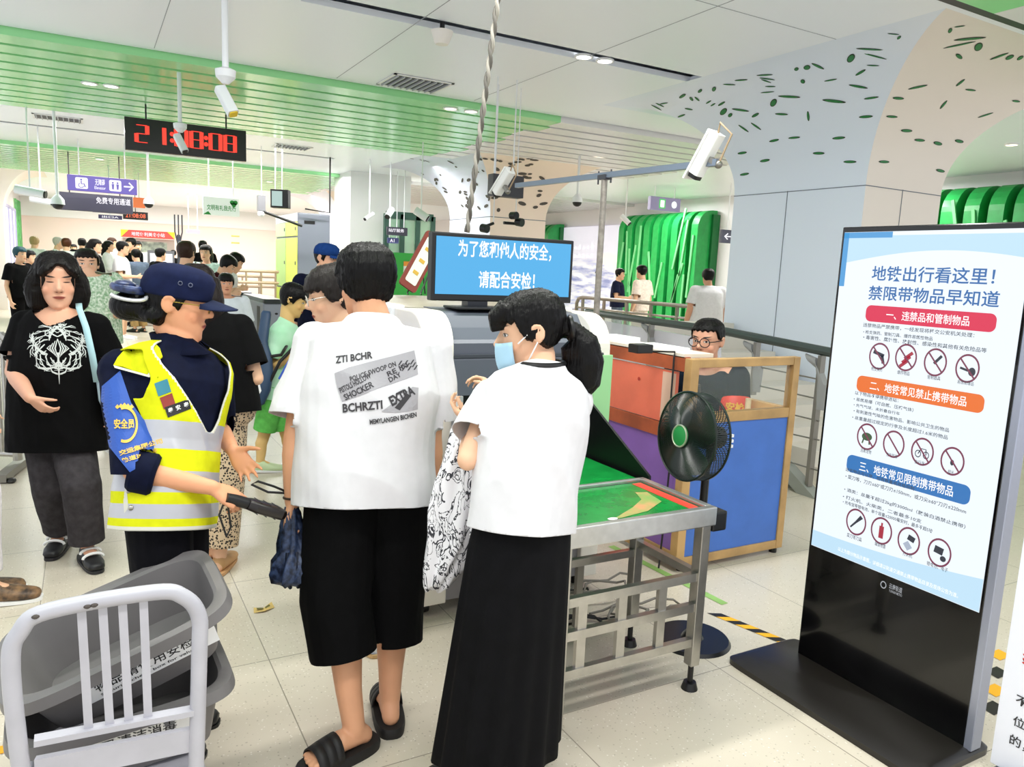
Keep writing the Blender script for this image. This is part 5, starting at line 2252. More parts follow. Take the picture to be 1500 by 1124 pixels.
def on(t, w, h, items, m, name='lettering', y=-.004):
    """items: (text, centre u, centre v, width, height) as fractions of the board"""
    g = Geo()
    for body, cu, cv, ww, hh in items:
        put_text(g, body, (-w / 2 + cu * w, y, cv * h), V((1, 0, 0)), V((0, 0, 1)), w=ww * w, h=hh * h, bold=.012, center=True)
    return g.build(name, m, t)


# big red clock
t, w, h = board('digital_clock', 'big black hanging clock with red digits 21:08:08', 'clock', (182, 170), (361, 237), 10.8, mat('clock_black', '#120c0e', rough=.25), .09, rods=2, rodm=black)
SEG = {'0': 'abcdef', '1': 'bc', '2': 'abged', '8': 'abcdefg'}


def digit(g, ch, x, z, dw, dh, th):
    A = {'a': ((x, z + dh), (x + dw, z + dh)), 'b': ((x + dw, z + dh), (x + dw, z + dh / 2)), 'c': ((x + dw, z + dh / 2), (x + dw, z)), 'd': ((x, z), (x + dw, z)), 'e': ((x, z), (x, z + dh / 2)), 'f': ((x, z + dh / 2), (x, z + dh)), 'g': ((x, z + dh / 2), (x + dw, z + dh / 2))}
    for s_ in SEG[ch]:
        (a, b_), (c, d) = A[s_]
        g.bar((a, -.004, b_), (c, -.004, d), th, .006)


dh = h * .52
for ch, u in (('2', .09), ('1', .225), ('0', .405), ('8', .53), ('0', .69), ('8', .815)):
    g = Geo()
    digit(g, ch, -w / 2 + u * w, h * .26, w * .085, dh, .048)
    g.build('digit', emis('led_red', '#ff3a2a', 1.2), t)
g = Geo()
for u in (.375, .655):
    for vv in (.42, .62):
        g.ball((-w / 2 + u * w - .004, -.004, h * vv), (.027, .006, .027), n=10)
g.build('colon_dot', MATS['led_red'], t)

# way-finding signs
t, w, h = board('hanging_sign', 'purple lit hanging sign with wheelchair and lift symbols and arrow pointing right', 'sign', (98, 255), (201, 286), 15.5, sign_p, .1, 'way-finding signs')
on(t, w, h, [('无障碍', .46, .64, .14, .42), ('Elevator', .46, .28, .16, .2), ('→', .88, .5, .15, .6)], lit)
g = Geo()
X_, Z_ = V((1, 0, 0)), V((0, 0, 1))
for cu in (.2, .68):
    cx_ = -w / 2 + cu * w
    g.mat(0)
    rrect(g, (cx_, -.004, h * .5), X_, Z_, h * .72, h * .72, h * .1)
    g.mat(1)
    if cu < .5:
        disc2d(g, (cx_ - h * .02, -.008, h * .72), X_, Z_, h * .06)
        stroke(g, [(cx_ - h * .02, -.008, h * .64), (cx_ - h * .02, -.008, h * .46), (cx_ + h * .14, -.008, h * .46), (cx_ + h * .2, -.008, h * .26)], h * .07, V((0, -1, 0)))
        disc2d(g, (cx_ - h * .03, -.008, h * .36), X_, Z_, h * .17, h * .17, 20, inner=.75, a0=2.0, a1=6.0)
    else:
        for q in (-.14, .14):
            disc2d(g, (cx_ + h * q, -.008, h * .68), X_, Z_, h * .06)
            stroke(g, [(cx_ + h * q, -.008, h * .6), (cx_ + h * q, -.008, h * .25)], [h * .16, h * .1], V((0, -1, 0)))
g.build('symbol', [lit, sign_p], t)
t, w, h = board('hanging_sign', 'unlit charcoal hanging sign with white lettering behind the purple one', 'sign', (82, 280), (195, 314), 17.0, sign_k, .1, 'way-finding signs', rodm=black)
on(t, w, h, [('免费专用通道', .74, .66, .46, .38)], lit)  # lettering glows by its material although this sign is unlit
t, w, h = board('hanging_sign', 'lower charcoal hanging sign lettered for the service centre', 'sign', (135, 303), (186, 314), 19.0, mat('sign_violet', '#4a4177', rough=.4), .1, 'way-finding signs', rods=1)
on(t, w, h, [('客服中心', .4, .55, .55, .6)], lit)
t, w, h = board('hanging_sign', 'lowest small violet hanging sign left of the far red clock', 'sign', (144, 314), (179, 322), 21.0, MATS['sign_violet'], .1, 'way-finding signs', rods=1)
on(t, w, h, [('出口A', .5, .5, .7, .6)], lit)
t, w, h = board('hanging_sign', 'orange-red hanging board behind the way-finding signs', 'sign', (195, 289), (213, 305), 20.0, mat('sign_orange', '#e2703c', rough=.4, emit=.3), .1, rods=1)
t, w, h = board('digital_clock', 'small far clock with orange digits below the way-finding signs', 'clock', (180, 309), (217, 323), 22.0, MATS['clock_black'], .1, rods=1, rodm=black)
on(t, w, h, [('21:08:08', .5, .5, .8, .55)], emis('led_orange', '#ff6a3a', 1.1))
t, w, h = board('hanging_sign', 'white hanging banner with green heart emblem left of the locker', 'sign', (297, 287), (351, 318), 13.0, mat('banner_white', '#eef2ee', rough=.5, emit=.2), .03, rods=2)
on(t, w, h, [('文明有礼我先行', .5, .42, .8, .3)], mat('banner_green', '#3f9b52', rough=.5))
g = Geo()
for q in (-1, 1):
    disc2d(g, (w * .34 + q * h * .09, -.005, h * .76), X_, Z_, h * .12, h * .12, 16)
g.add([(w * .34 - h * .2, -.005, h * .72), (w * .34, -.005, h * .45), (w * .34 + h * .2, -.005, h * .72)], [(0, 1, 2)])
g.add([(-w * .5, -.005, h * .02), (-w * .36, -.005, h * .2), (-w * .28, -.005, h * .02)], [(0, 1, 2)])
g.build('heart_emblem', [mat('heart_green', '#2f9a3f', rough=.5)], t)
t, w, h = board('hanging_sign', 'violet exit sign with green glowing symbol above the green ribbed panel', 'sign', (954, 287), (996, 311), 13.0, mat('sign_mauve', '#8a84a6', rough=.4, emit=.2), .1, rods=2)
g = Geo()
rrect(g, (-w * .12, -.004, h * .5), X_, Z_, h * .62, h * .72, h * .08)
g.mat(1)
rrect(g, (-w * .12, -.007, h * .5), X_, Z_, h * .38, h * .52, h * .05)
disc2d(g, (w * .28, -.006, h * .5), X_, Z_, h * .26)
g.build('symbol', [emis('exit_green', '#57c46a', 1.1), emis('exit_white', '#f4fff4', 1.3)], t)
a = at_x(1060, 336, 12.9)
t, w, h = board('wall_sign', 'small dark sign with white arrow pointing left beside the green ribbed panel', 'sign', (1058, 336), (1074, 357), 11.5, mat('sign_slate', '#46485a', rough=.4), .06, rods=1)
on(t, w, h, [('←', .5, .5, .62, .5)], lit)
t, w, h = board('hanging_sign', 'small charcoal sign with white lettering right of the man\'s head', 'sign', (567, 332), (597, 346), 15.0, sign_k, .05, rods=2)
on(t, w, h, [('站厅服务', .45, .6, .75, .42)], lit)
t, w, h = board('hanging_sign', 'tiny blue plate under the charcoal sign right of the man\'s head', 'sign', (568, 348), (584, 357), 15.2, mat('sign_blue', '#4a4f86', rough=.4), .05, rods=2)
on(t, w, h, [('A1', .4, .5, .4, .6)], lit)
# grey box signs on the left wall
for k, (y0, y1, z0, z1) in enumerate(((26.8, 36, 2.75, 3.25),)):
    pass


# ceiling vents
def vent(c, sx, sy, label):
    t = empty('air_vent', (c[0], c[1], ZC - .004), label, 'air vent', 'ceiling air vents')
    g = Geo()
    for lo, hi in (((-sx, -sy, -.008), (sx, -sy + .03, .0)), ((-sx, sy - .03, -.008), (sx, sy, 0)), ((-sx, -sy, -.008), (-sx + .03, sy, 0)), ((sx - .03, -sy, -.008), (sx, sy, 0))):
        g.box(lo, hi)
    g.build('frame', white_p, t)
    g = Geo()
    g.box((-sx + .02, -sy + .02, -.001), (sx - .02, sy - .02, .003))
    g.build('backing', dark_grey, t)
    n = 9
    for i in range(n):
        x = -sx + .05 + (2 * sx - .1) * i / (n - 1)
        g = Geo()
        g.bar((x, -sy + .03, -.006), (x, sy - .03, -.006), .012, .03)
        g.build('louvre', mat('louvre_grey', '#b9bcc2', rough=.4), t)


c = at_z(608, 122, ZC)
vent(c, .33, .28, 'square grey ceiling air vent just before the near green slats')
c = at_z(428, 215, ZC)
vent(c, .3, .22, 'far ceiling air vent beside the second black slot, right of the clock')
c = at_z(85, 173, ZC)
vent(c, .32, .22, 'far ceiling air vent left of the big clock')


# pole-hung cameras
def pole_cam(top, bot, label, big=True):
    """pole with cup and a small box camera; top/bot are world points"""
    t = empty('ceiling_camera', bot, label, 'camera', 'pole-hung cameras')
    H = top.z - bot.z
    g = Geo()
    g.tube([(0, 0, .2), (0, 0, H)], .021, 12)
    g.build('pole', pole_w, t, smooth=True)
    g = Geo()
    g.loft([(V((0, 0, .16)), V((.022, 0, 0)), V((0, .022, 0))), (V((0, 0, .2)), V((.062, 0, 0)), V((0, .062, 0))), (V((0, 0, .245)), V((.066, 0, 0)), V((0, .066, 0))), (V((0, 0, .26)), V((.03, 0, 0)), V((0, .03, 0)))], 24)
    g.build('junction_cup', pole_w, t, smooth=True)
    g = Geo()
    M = Matrix.Rotation(math.radians(62), 3, 'X') @ Matrix.Rotation(math.radians(20), 3, 'Z')
    o = V((0, 0, .06))
    g.loft([(o + M @ V((0, -.11, 0)), M @ V((.035, 0, 0)), M @ V((0, 0, .033)), 6), (o + M @ V((0, .09, 0)), M @ V((.035, 0, 0)), M @ V((0, 0, .033)), 6)], 24)
    g.build('body', mat('camera_white', '#dfe4e6', rough=.35), t, smooth=True)
    g = Geo()
    g.loft([(o + M @ V((0, -.111, 0)), M @ V((.027, 0, 0)), M @ V((0, 0, .025)), 5), (o + M @ V((0, -.118, 0)), M @ V((.027, 0, 0)), M @ V((0, 0, .025)), 5)], 20)
    g.build('lens_glass', [black, mat('camera_yellow', '#e3c22e', rough=.4)][1 if big else 0], t, smooth=True)
    return t


b_ = at_d(331, 160, 5.0)
pole_cam(V((b_.x, b_.y, ZC)), b_, 'white camera on long ceiling pole near the top, with yellow-tipped body')
a = at_z(262, 96, ZC)
b_ = at_y(267, 218, a.y)
pole_cam(V((a.x, a.y, ZC)), V((a.x, a.y, b_.z)), 'white camera on ceiling pole hanging in front of the red clock', False)


def dome_cam(px, pyt, pyb, y, label):
    b2 = at_y(px, pyb, y)
    t = empty('dome_camera', b2, label, 'camera', 'dome cameras')
    g = Geo()
    g.tube([(0, 0, .15), (0, 0, ZC - b2.z)], .02, 8)
    g.build('pole', pole_w, t, smooth=True)
    g = Geo()
    g.loft([(V((0, 0, .07)), V((.09, 0, 0)), V((0, .09, 0))), (V((0, 0, .14)), V((.08, 0, 0)), V((0, .08, 0))), (V((0, 0, .2)), V((.03, 0, 0)), V((0, .03, 0)))], 16)
    g.build('housing', pole_w, t, smooth=True)
    g = Geo()
    g.ball((0, 0, .07), (.075, .075, .07))
    g.build('dome', black, t, smooth=True)


dome_cam(845, 0, 303, 10.4, 'white dome camera on a pole right of the camera bar')
dome_cam(250 * .34, 0, 307, 12.5, 'white dome camera before the unlit charcoal sign at left')
dome_cam(218, 0, 305, 15.0, 'white dome camera right of the orange-red board')


def bullet_cam(px, py, y, label, up=.35, d=(-.5, -.8, -.35), L=.22, r=.05, m=None):
    p_ = at_y(px, py, y)
    t = empty('bullet_camera', p_, label, 'camera', 'bullet cameras')
    g = Geo()
    g.tube([(0, 0, .03), (0, 0, ZC - p_.z)], .011, 8)
    g.build('pole', pole_w, t, smooth=True)
    dd = V(d).normalized()
    g = Geo()
    g.tube([-dd * L * .5, dd * L * .5], r, 12)
    g.build('body', m or pole_w, t, smooth=True)
    g = Geo()
    g.tube([dd * L * .5, dd * (L * .5 + .02)], r * .85, 12)
    g.build('lens_glass', black, t, smooth=True)


bullet_cam(916, 322, 12.0, 'bullet camera on a pole left of the green ribbed panel', d=(.5, -.6, -.7))
bullet_cam(541, 317, 14.0, 'bullet camera on a pole in front of the plain square pillar', d=(-.8, -.3, -.5), r=.035)
bullet_cam(571, 312, 14.0, 'bullet camera right of the plain square pillar', d=(-.6, -.5, -.7), r=.06)
bullet_cam(617, 314, 11.0, 'bullet camera before the second leaf-cut pillar', d=(.7, -.4, -.5), r=.06)
bullet_cam(44, 281, 12.2, 'bullet camera at upper left above the white window', d=(1, -.3, -.15), r=.06, L=.35)
bullet_cam(60, 294, 14.4, 'white bullet camera at upper left below the other one', d=(1, -.3, -.15), r=.05, L=.3)

# smoke detector / speaker under the near black slot
c = at_z(648, 34, ZC)
t = empty('ceiling_speaker', (c.x, c.y, ZC - .16), 'white bowl-shaped detector hanging under the near black ceiling slot', 'detector')
g = Geo()
g.tube([(0, 0, .1), (0, 0, .165)], .02, 10)
g.build('stem', black, t, smooth=True)
g = Geo()
g.loft([(V((0, 0, 0)), V((.05, 0, 0)), V((0, .05, 0))), (V((0, 0, .02)), V((.062, 0, 0)), V((0, .062, 0))), (V((0, 0, .085)), V((.085, 0, 0)), V((0, .085, 0))), (V((0, 0, .10)), V((.088, 0, 0)), V((0, .088, 0)))], 28)
g.build('bowl', mat('detector_cream', '#efe9e2', rough=.35), t, smooth=True)

# twisted conduit slanting down to the monitor
a, b_ = at_d(733, -30, 3.55), at_d(684, 340, 3.95)
a = b_ + (a - b_) * ((ZC - b_.z) / (a.z - b_.z))
t = empty('conduit', b_, 'twisted grey conduit slanting from the ceiling down to the monitor', 'conduit')
g = Geo()
n = 100
for s_ in (0, math.pi):
    pts = []
    d = (a - b_)
    u, v = frame(d)
    for i in range(n + 1):
        q = b_ + d * (i / n) - b_
        th = i * .75 + s_
        pts.append(q + (u * math.cos(th) + v * math.sin(th)) * .0075)
    g.mat(0 if s_ == 0 else 1)
    g.tube(pts, .009, 8)
g.build('twisted_strand', [mat('conduit_grey', '#5f5b55', rough=.5), mat('conduit_light', '#9a958c', rough=.5)], t, smooth='all')

# black hanging rod frame over the locker
b_ = at_y(483, 312, 14.3)
t = empty('hanging_rod', b_, 'thin black rod frame hanging from the ceiling to the grey locker', 'rod')
g = Geo()
c2 = at_y(447, 306, 14.3) - b_
g.tube([(0, 0, ZC - b_.z), (0, 0, 0), c2], .015, 8)
g.build('rod', black, t, smooth=True)

# T-bar with two surveillance cameras behind the scanner ---------------
bx = 2.98
pb = at_x(873, 470, bx)
t = empty('camera_pole', (bx, pb.y, 0), 'steel pole with a long horizontal bar carrying two white cameras', 'camera pole')
L0 = t.location
e1, e2 = at_x(757, 272, bx), at_x(1052, 238, bx)
pt = at_x(876, 258, bx)
g = Geo()
g.tube([V((bx, pb.y, 0)), V((bx, pb.y, pt.z))], .021, 14)
gl(g, 'pole', mat('pole_brass_steel', '#9a938a', rough=.35, metal=.7, var=.2, vscale=30), t, smooth=True)
g = Geo()
g.bar(e1, e2, .035, .035)
gl(g, 'crossbar', mat('bar_bluegrey', '#7e8a9c', rough=.35, metal=.5), t)
g = Geo()
g.box((bx - .03, pb.y - .04, pt.z - .03), (bx + .03, pb.y + .04, pt.z + .0))
gl(g, 'clamp', dark_grey, t)
for x in (-1, 1):
    g = Geo()
    g.tube([V((bx + .0, pb.y + x * .07, pt.z + .03)), V((bx + .0, pb.y + x * .07, pt.z - .055))], .006, 6)
    gl(g, 'clamp_bolt', dark_grey, t)


def big_cam(base, top, wpx, label, d, wide):
    """white box camera tilted down; from back end to lens end"""
    a_, b2 = top, base
    c_ = (a_ + b2) / 2
    t = empty('surveillance_camera', c_, label, 'camera', 'cameras on the bar')
    dd = (b2 - a_).normalized()
    Lh = (b2 - a_).length / 2
    u, v = frame(dd, V((0, 0, 1)))
    g = Geo()
    g.loft([(-dd * Lh, u * wide, v * wide * .9, 5), (dd * Lh * .8, u * wide, v * wide * .9, 5)], 28)
    g.build('housing', mat('camera_shell', '#f2f2f0', rough=.3), t, smooth=True)
    g = Geo()
    g.obox(v * wide * 1.02 + dd * .01, u * wide * 1.12, v * .006, dd * Lh * 1.08)
    g.build('sun_shield', MATS['camera_shell'], t, bevel=.004)
    g = Geo()
    g.loft([(dd * Lh * .8, u * wide * .9, v * wide * .8, 5), (dd * Lh * .97, u * wide * .88, v * wide * .78, 5)], 28)
    g.build('lens_hood', black, t, smooth=True)
    g = Geo()
    g.tube([-dd * Lh, -dd * (Lh + .05) + v * .02, -dd * (Lh + .03) - v * .08, -v * (wide + .06)], .006, 8)
    g.build('cable', mat('cable_beige', '#a58e72', rough=.5), t, smooth=True)
    g = Geo()
    g.bar(-v * wide, -v * (wide + .07), .03)
    g.ball(-v * (wide + .06), .022)
    g.build('bracket', steel_d, t, smooth=True)
    return t


big_cam(at_x(726, 286, bx - .05), at_x(748, 250, bx - .02), 30, 'white surveillance camera at the left end of the camera bar', None, .038)
big_cam(at_x(1016, 262, bx - .03), at_x(1052, 195, bx), 40, 'larger white surveillance camera at the right end of the camera bar', None, .038)
# equipment box behind the left camera
p_ = at_y(735, 270, 7.0)
t = empty('equipment_box', p_, 'black equipment box on two thin rods behind the left camera', 'equipment box')
g = Geo()
g.box((-.1, 0, -.12), (.26, .12, .1))
g.build('case', mat('case_charcoal', '#3b3a40', rough=.5), t, bevel=.005)
for xx in (-.06, .16):
    g = Geo()
    g.tube([(xx, .06, .1), (xx, .06, ZC - p_.z)], .007, 8)
    g.build('rod', pole_w, t, smooth=True)
# two dark spot lamps on arms beneath (above the monitor)
for k, (px, py, dx) in enumerate(((706, 334, .12), (757, 325, .02))):
    p_ = at_y(px, py, 7.3)
    t = empty('clip_camera', p_, ['black clip camera on an arm above the monitor, left one', 'black double clip camera above the monitor, right one'][k], 'camera')
    g = Geo()
    g.tube([(0, 0, 0), (.03, -.07, -.01)], .045, 12)
    if k:
        g.tube([(-.07, 0, .06), (-.05, -.08, .06)], .04, 12)
    g.build('body', black, t, smooth=True)
    g = Geo()
    g.tube([(0, .02, 0), (.16, .05, .06)] if not k else [(-.15, .02, -.02), (.05, .02, -.02)], .016, 8)
    g.build('arm', black, t, smooth=True)
    g = Geo()
    g.tube([(.16, .05, .06), (.16, .05, ZC - p_.z)] if not k else [(0, .03, 0), (0, .03, ZC - p_.z)], .006, 6)
    g.build('rod', pole_w, t, smooth=True)

# locker ------------------------------------------------------------------
YL = 14.5
a, b_ = at_y(436, 311, YL), at_y(484, 316, YL)
lx0, lx1, lz = a.x, b_.x, a.z
t = empty('locker', ((lx0 + lx1) / 2, YL + .6, 0), 'tall locker with yellow-green doors and a grey side panel', 'locker')
L0 = t.location
ly1 = at_x(405, 330, lx0).y
KZ, KD = lz / 1.98, (ly1 - YL) / 1.05
g = Geo()
g.box((lx0, YL, .04), (lx1, ly1, lz))
gl(g, 'cabinet', mat('locker_grey', '#6f7480', rough=.45), t, bevel=.03)
g = Geo()
g.box((lx0 + .12, YL - .006, lz - .2), (lx0 + .32, YL - .001, lz - .14))
gl(g, 'handle_slot', black, t)
for k in range(2):
    ya, yb = YL + (k * .52 + .01) * KD, YL + ((k + 1) * .52 - .005) * KD
    for z0_, z1_, m_ in ((.06, .82, '#c7d94f'), (.83, 1.62, '#d9e36a' if k == 0 else '#b9dc8a'), (1.63, 1.86, '#e3e670' if k == 0 else '#bfe0a4')):
        g = Geo()
        z0_, z1_ = z0_ * KZ, z1_ * KZ - .02
        g.box((lx0 - .02, ya, z0_), (lx0 + .002, yb, z1_))
        d_ = gl(g, 'door', mat('door_' + m_[1:], m_, rough=.4), t, bevel=.004)
        g = Geo()
        g.box((lx0 - .03, ya + .05, (z0_ + z1_) / 2 - .03), (lx0 - .018, ya + .08, (z0_ + z1_) / 2 + .03))
        gl(g, 'handle', mat('door_handle_dark', '#4b4f58', rough=.4), d_)
    g = Geo()
    g.box((lx0 - .02, ya, lz - .16), (lx0 + .002, yb, lz - .01))
    gl(g, 'header', mat('locker_header', '#d9dae6', rough=.4), t)

# small screen and camera on top of the locker
p_ = at_y(409, 291, 13.2)
t = empty('ceiling_monitor', p_, 'small black ceiling-hung screen above the locker', 'monitor')
M = Matrix.Rotation(math.radians(-25), 3, 'Z')
g = Geo()
g.box((-.145, 0, -.15), (.145, .2, .15), M)
g.build('housing', black, t, bevel=.006)
g = Geo()
g.box((-.12, -.006, -.12), (.05, -.001, .12), M)
g.build('screen', emis('screen_mint', '#bcd8d2', .8), t)
for xx in (-.05, .06):
    g = Geo()
    g.tube([(xx, .06, .14), (xx, .06, ZC - p_.z)], .007, 8)
    g.build('rod', pole_w, t, smooth=True)
p_ = at_y(384, 300, 13.8)
t = empty('equipment_box', p_, 'grey box with dome camera on rods left of the small ceiling screen', 'equipment box')
g = Geo()
g.box((-.06, 0, -.1), (.06, .16, .16))
g.build('case', mat('case_grey', '#77777c', rough=.5), t)
g = Geo()
g.ball((-.01, .05, -.15), .06)
g.build('dome', pole_w, t, smooth=True)
g = Geo()
g.tube([(0, .05, .1), (0, .05, ZC - p_.z)], .007, 8)
g.build('rod', pole_w, t, smooth=True)
g = Geo()
g.tube([(0, .06, -.1), (.75, .3, -.3)], .025, 8)
g.build('arm', black, t, smooth=True)

# ticket gates -------------------------------------------------------------
gate_top = mat('gate_top', '#33353c', rough=.3)
gate_side = mat('gate_side', '#9aa0ab', rough=.3, metal=.6)


def gate(x, y, label):
    t = empty('ticket_gate', (x, y, 0), label, 'ticket gate', 'ticket gates in a row')
    g = Geo()
    g.box((-.12, 0, .02), (.12, 1.5, .98))
    g.build('body', gate_side, t, bevel=.02)
    g = Geo()
    g.loft([(V((0, .75, .98)), V((.135, 0, 0)), V((0, .80, 0)), 8), (V((0, .75, 1.03)), V((.12, 0, 0)), V((0, .78, 0)), 8)], 32)
    g.build('top', gate_top, t, smooth=True)
    g = Geo()
    g.box((-.122, 1.1, .3), (-.118, 1.3, .92))
    g.box((-.122, .2, .3), (-.118, .4, .92))
    g.build('door_slot', black, t)
    g = Geo()
    for z in (.62, .84):
        for xx in (-.05, .05):
            g.cyl((xx, 0, z), .001, .001, 6)
            disc2d(g, (xx, -.003, z), X_, Z_, .022, .014, 10)
    g.build('sensor_dot', black, t)
    return t


gx = at_z(388, 553, 0)
for i in range(7):
    gate(gx.x + .10 - i * .02, gx.y + i * 1.9, ['nearest grey ticket gate of the row left of the locker', 'second ticket gate of the row', 'third ticket gate of the row', 'fourth ticket gate of the row', 'fifth ticket gate of the row', 'sixth ticket gate of the row', 'farthest ticket gate of the row'][i])
# glazed service counter front beyond the square pillar
c0 = at_y(575, 425, 12.5)
t = empty('service_booth', (c0.x, 12.6, 0), 'bright green service counter with orange-headed notice behind the blue monitor', 'counter')
g = Geo()
x_r = at_y(640, 420, 12.5).x - c0.x
zt_ = at_y(600, 371, 12.5).z
g.box((-.25, 0, 0), (x_r, .5, zt_))
g.build('front', mat('booth_green', '#35b045', rough=.4), t)
g = Geo()
q = at_y(594, 383, 12.5)
q2 = at_y(612, 415, 12.5)
g.box((q.x - c0.x, -.012, q2.z), (q2.x - c0.x, -.003, q.z))
g.mat(1).box((q.x - c0.x, -.014, q.z - .08), (q2.x - c0.x, -.010, q.z))
g.mat(2).box((q.x - c0.x + .05, -.014, q.z - .2), (q.x - c0.x + .12, -.010, q.z - .1))
g.build('notice', [white_p, mat('notice_orange', '#f39a3a', rough=.5), mat('notice_green', '#58a04c', rough=.5)], t)
t = empty('glazed_partition', (c0.x + .1, 15.5, 0), 'green-tinted glazed partition with dark frames behind the green counter', 'partition')
x0_, x1_ = at_y(566, 330, 15.5).x - c0.x - .1, at_y(634, 330, 15.5).x - c0.x - .1
g = Geo()
g.box((x0_, 0, 0), (x1_, .03, 2.55))
g.build('glass_pane', glass('partition_glass', '#9fcfae', .45), t)
for xx in np.linspace(x0_, x1_, 4):
    g = Geo()
    g.box((xx - .05, -.03, 0), (xx + .05, .06, 2.6))
    g.build('mullion', mat('mullion_green', '#34574a', rough=.4), t)
g = Geo()
g.box((x0_, -.03, 2.5), (x1_, .06, 2.65))
g.build('head_rail', MATS['mullion_green'], t)

# far end: shop front with red and yellow sign, wall notices
t, w, h = board('shop_sign', 'red and yellow shop sign at the far end of the hall', 'shop sign', (177, 336), (256, 351), 30.1, mat('shop_red', '#d8433c', rough=.5, emit=.3), .2, rods=0)
on(t, w, h, [('地铁便利美食小站', .5, .5, .62, .55)], lit, y=-.02)
g = Geo()
for sx in (-1, 1):
    g.add([(sx * w * .5, -.006, 0), (sx * w * .36, -.006, h), (sx * w * .5, -.006, h)], [(0, 1, 2)])
g.build('yellow_corner', mat('shop_yellow', '#f5cf2c', rough=.5, emit=.3), t)
a, b_ = at_y(180, 348, 30.3), at_y(256, 380, 30.3)
g = Geo()
g.box((a.x, 30.3, 0), (b_.x, 31.5, a.z))
g.mat(1).box((a.x + .25, 30.28, .9), (b_.x - .25, 30.31, a.z - .1))
o = g.build('shop_front', [mat('shop_grey', '#a59a94', rough=.5), mat('shop_interior', '#5e6a66', rough=.5, col2='#c9d6c4', vscale=3)])
o.name = 'shop'
tag(o, 'shop counter front under the red and yellow sign', 'shop')
t, w, h = board('wall_notice', 'white board with purple lettering on the far wall by the railings', 'notice', (273, 336), (293, 343), 26.0, mat('board_lilac', '#cfc7e0', rough=.5), .05, rods=2)
for k, (px, py, lab) in enumerate(((345, 346, 'upper orange strip notice on the far white wall'), (345, 356, 'lower orange strip notice on the far white wall'))):
    t, w, h = board('wall_notice', lab, 'notice', (px - 6, py - 1.5), (px + 6, py + 1.5), 26.0, mat('strip_orange', '#f2bf6a', rough=.5), .05, rods=0)
# far stainless railings left of the locker
for k, (y, x0p, x1p, zt_) in enumerate(((15.5, 338, 408, 378), (17.5, 330, 408, 386))):
    a, b_ = at_y(x0p, zt_, y), at_y(x1p, zt_ + 4, y)
    t = empty('railing', (a.x, y, 0), ['nearer beige tube railing left of the locker', 'farther beige tube railing left of the locker'][k], 'railing')
    w = b_.x - a.x
    H = 1.3 - k * .15
    for z in (H, H - .22):
        g = Geo()
        g.tube([(0, 0, z), (w, 0, z)], .03, 8)
        g.build('rail', mat('rail_beige', '#b59f8a', rough=.4, metal=.3), t, smooth=True)
    for i in range(4):
        g = Geo()
        g.tube([(w * i / 3.2, 0, 0), (w * i / 3.2, 0, H)], .02, 8)
        g.build('post', MATS['rail_beige'], t, smooth=True)
# ATM-like kiosk in the crowd and dark post
p_ = at_d(237, 415, 16.4)
t = empty('ticket_machine', (p_.x, p_.y, 0), 'ticket machine with bright white screen among the crowd', 'ticket machine')
g = Geo()
g.box((-.32, 0, 0), (.32, .5, 1.35))
g.build('cabinet', mat('machine_beige', '#b9aea6', rough=.5), t, bevel=.02)
g = Geo()
g.box((-.26, -.03, 1.1), (.26, .1, 1.62))
g.mat(1).box((-.22, -.035, 1.15), (.22, -.031, 1.56))
g.build('screen', [mat('machine_frame', '#6b6a70', rough=.4), emis('machine_screen', '#f2f4f6', 1.1)], t)
p_ = at_d(262, 360, 13.5)
t = empty('signpost', (p_.x, p_.y, 0), 'dark slender signpost with a forked top in front of the far shop', 'post')
g = Geo()
g.tube([(0, 0, 0), (0, 0, 1.9)], .03, 8)
for xx in (-.06, 0, .06):
    g.tube([(xx * .3, 0, 1.75), (xx, 0, 1.95), (xx, 0, 2.25)], .012, 6)
g.build('post', dark_grey, t, smooth=True)
# small red/orange door tags on ribs, entry roller table behind the scanner
t = empty('entry_table', (1.72, 5.2, 0), 'steel entry roller table at the far end of the scanner', 'conveyor table')
g = Geo()
g.box((-.3, -.6, .62), (.3, .3, .68))
g.build('top', alu, t)
for x in (-.27, .27):
    for y in (-.5, .25):
        g = Geo()
        g.box((x - .02, y - .02, .04), (x + .02, y + .02, .62))
        l_ = g.build('leg', steel_d, t)
        g = Geo()
        g.cyl((x, y, 0), .035, .045, 12)
        g.build('foot', black, l_)

# ------------------------------------------------------------------ grey chair with bins
cb = V((0.02, 1.86, 0))
t = empty('metal_chair', (0.03, 2.05, 0), 'light grey metal chair seen from behind, holding two grey bins', 'chair')
L0 = t.location
chm = mat('chair_grey', '#b3b2ba', rough=.35, var=.05, vscale=12)
P = [(40, 1200, 1.62), (16, 985, 1.74), (30, 925, 1.77), (72, 895, 1.79), (225, 868, 1.79), (268, 874, 1.79), (291, 902, 1.78), (292, 960, 1.77), (285, 1200, 1.64)]
pts = [at_y(q[0], q[1], 1.84) for q in P]
fine = []
for i in range(len(pts) - 1):
    for k in range(6):
        u = k / 6
        p0, p1, p2, p3 = pts[max(i - 1, 0)], pts[i], pts[i + 1], pts[min(i + 2, len(pts) - 1)]
        fine.append(.5 * ((2 * p1) + (p2 - p0) * u + (2 * p0 - 5 * p1 + 4 * p2 - p3) * u * u + (3 * p1 - p0 - 3 * p2 + p3) * u ** 3))
fine.append(pts[-1])
foot0, foot1 = V((fine[0].x + .005, 1.83, 0)), V((fine[-1].x - .005, 1.83, 0))
g = Geo()
g.tube([foot0] + fine + [foot1], .0185, 14)
gl(g, 'back_frame', chm, t, smooth='all')
la, lb = at_y(50, 1086, 1.84), at_y(284, 1041, 1.84)
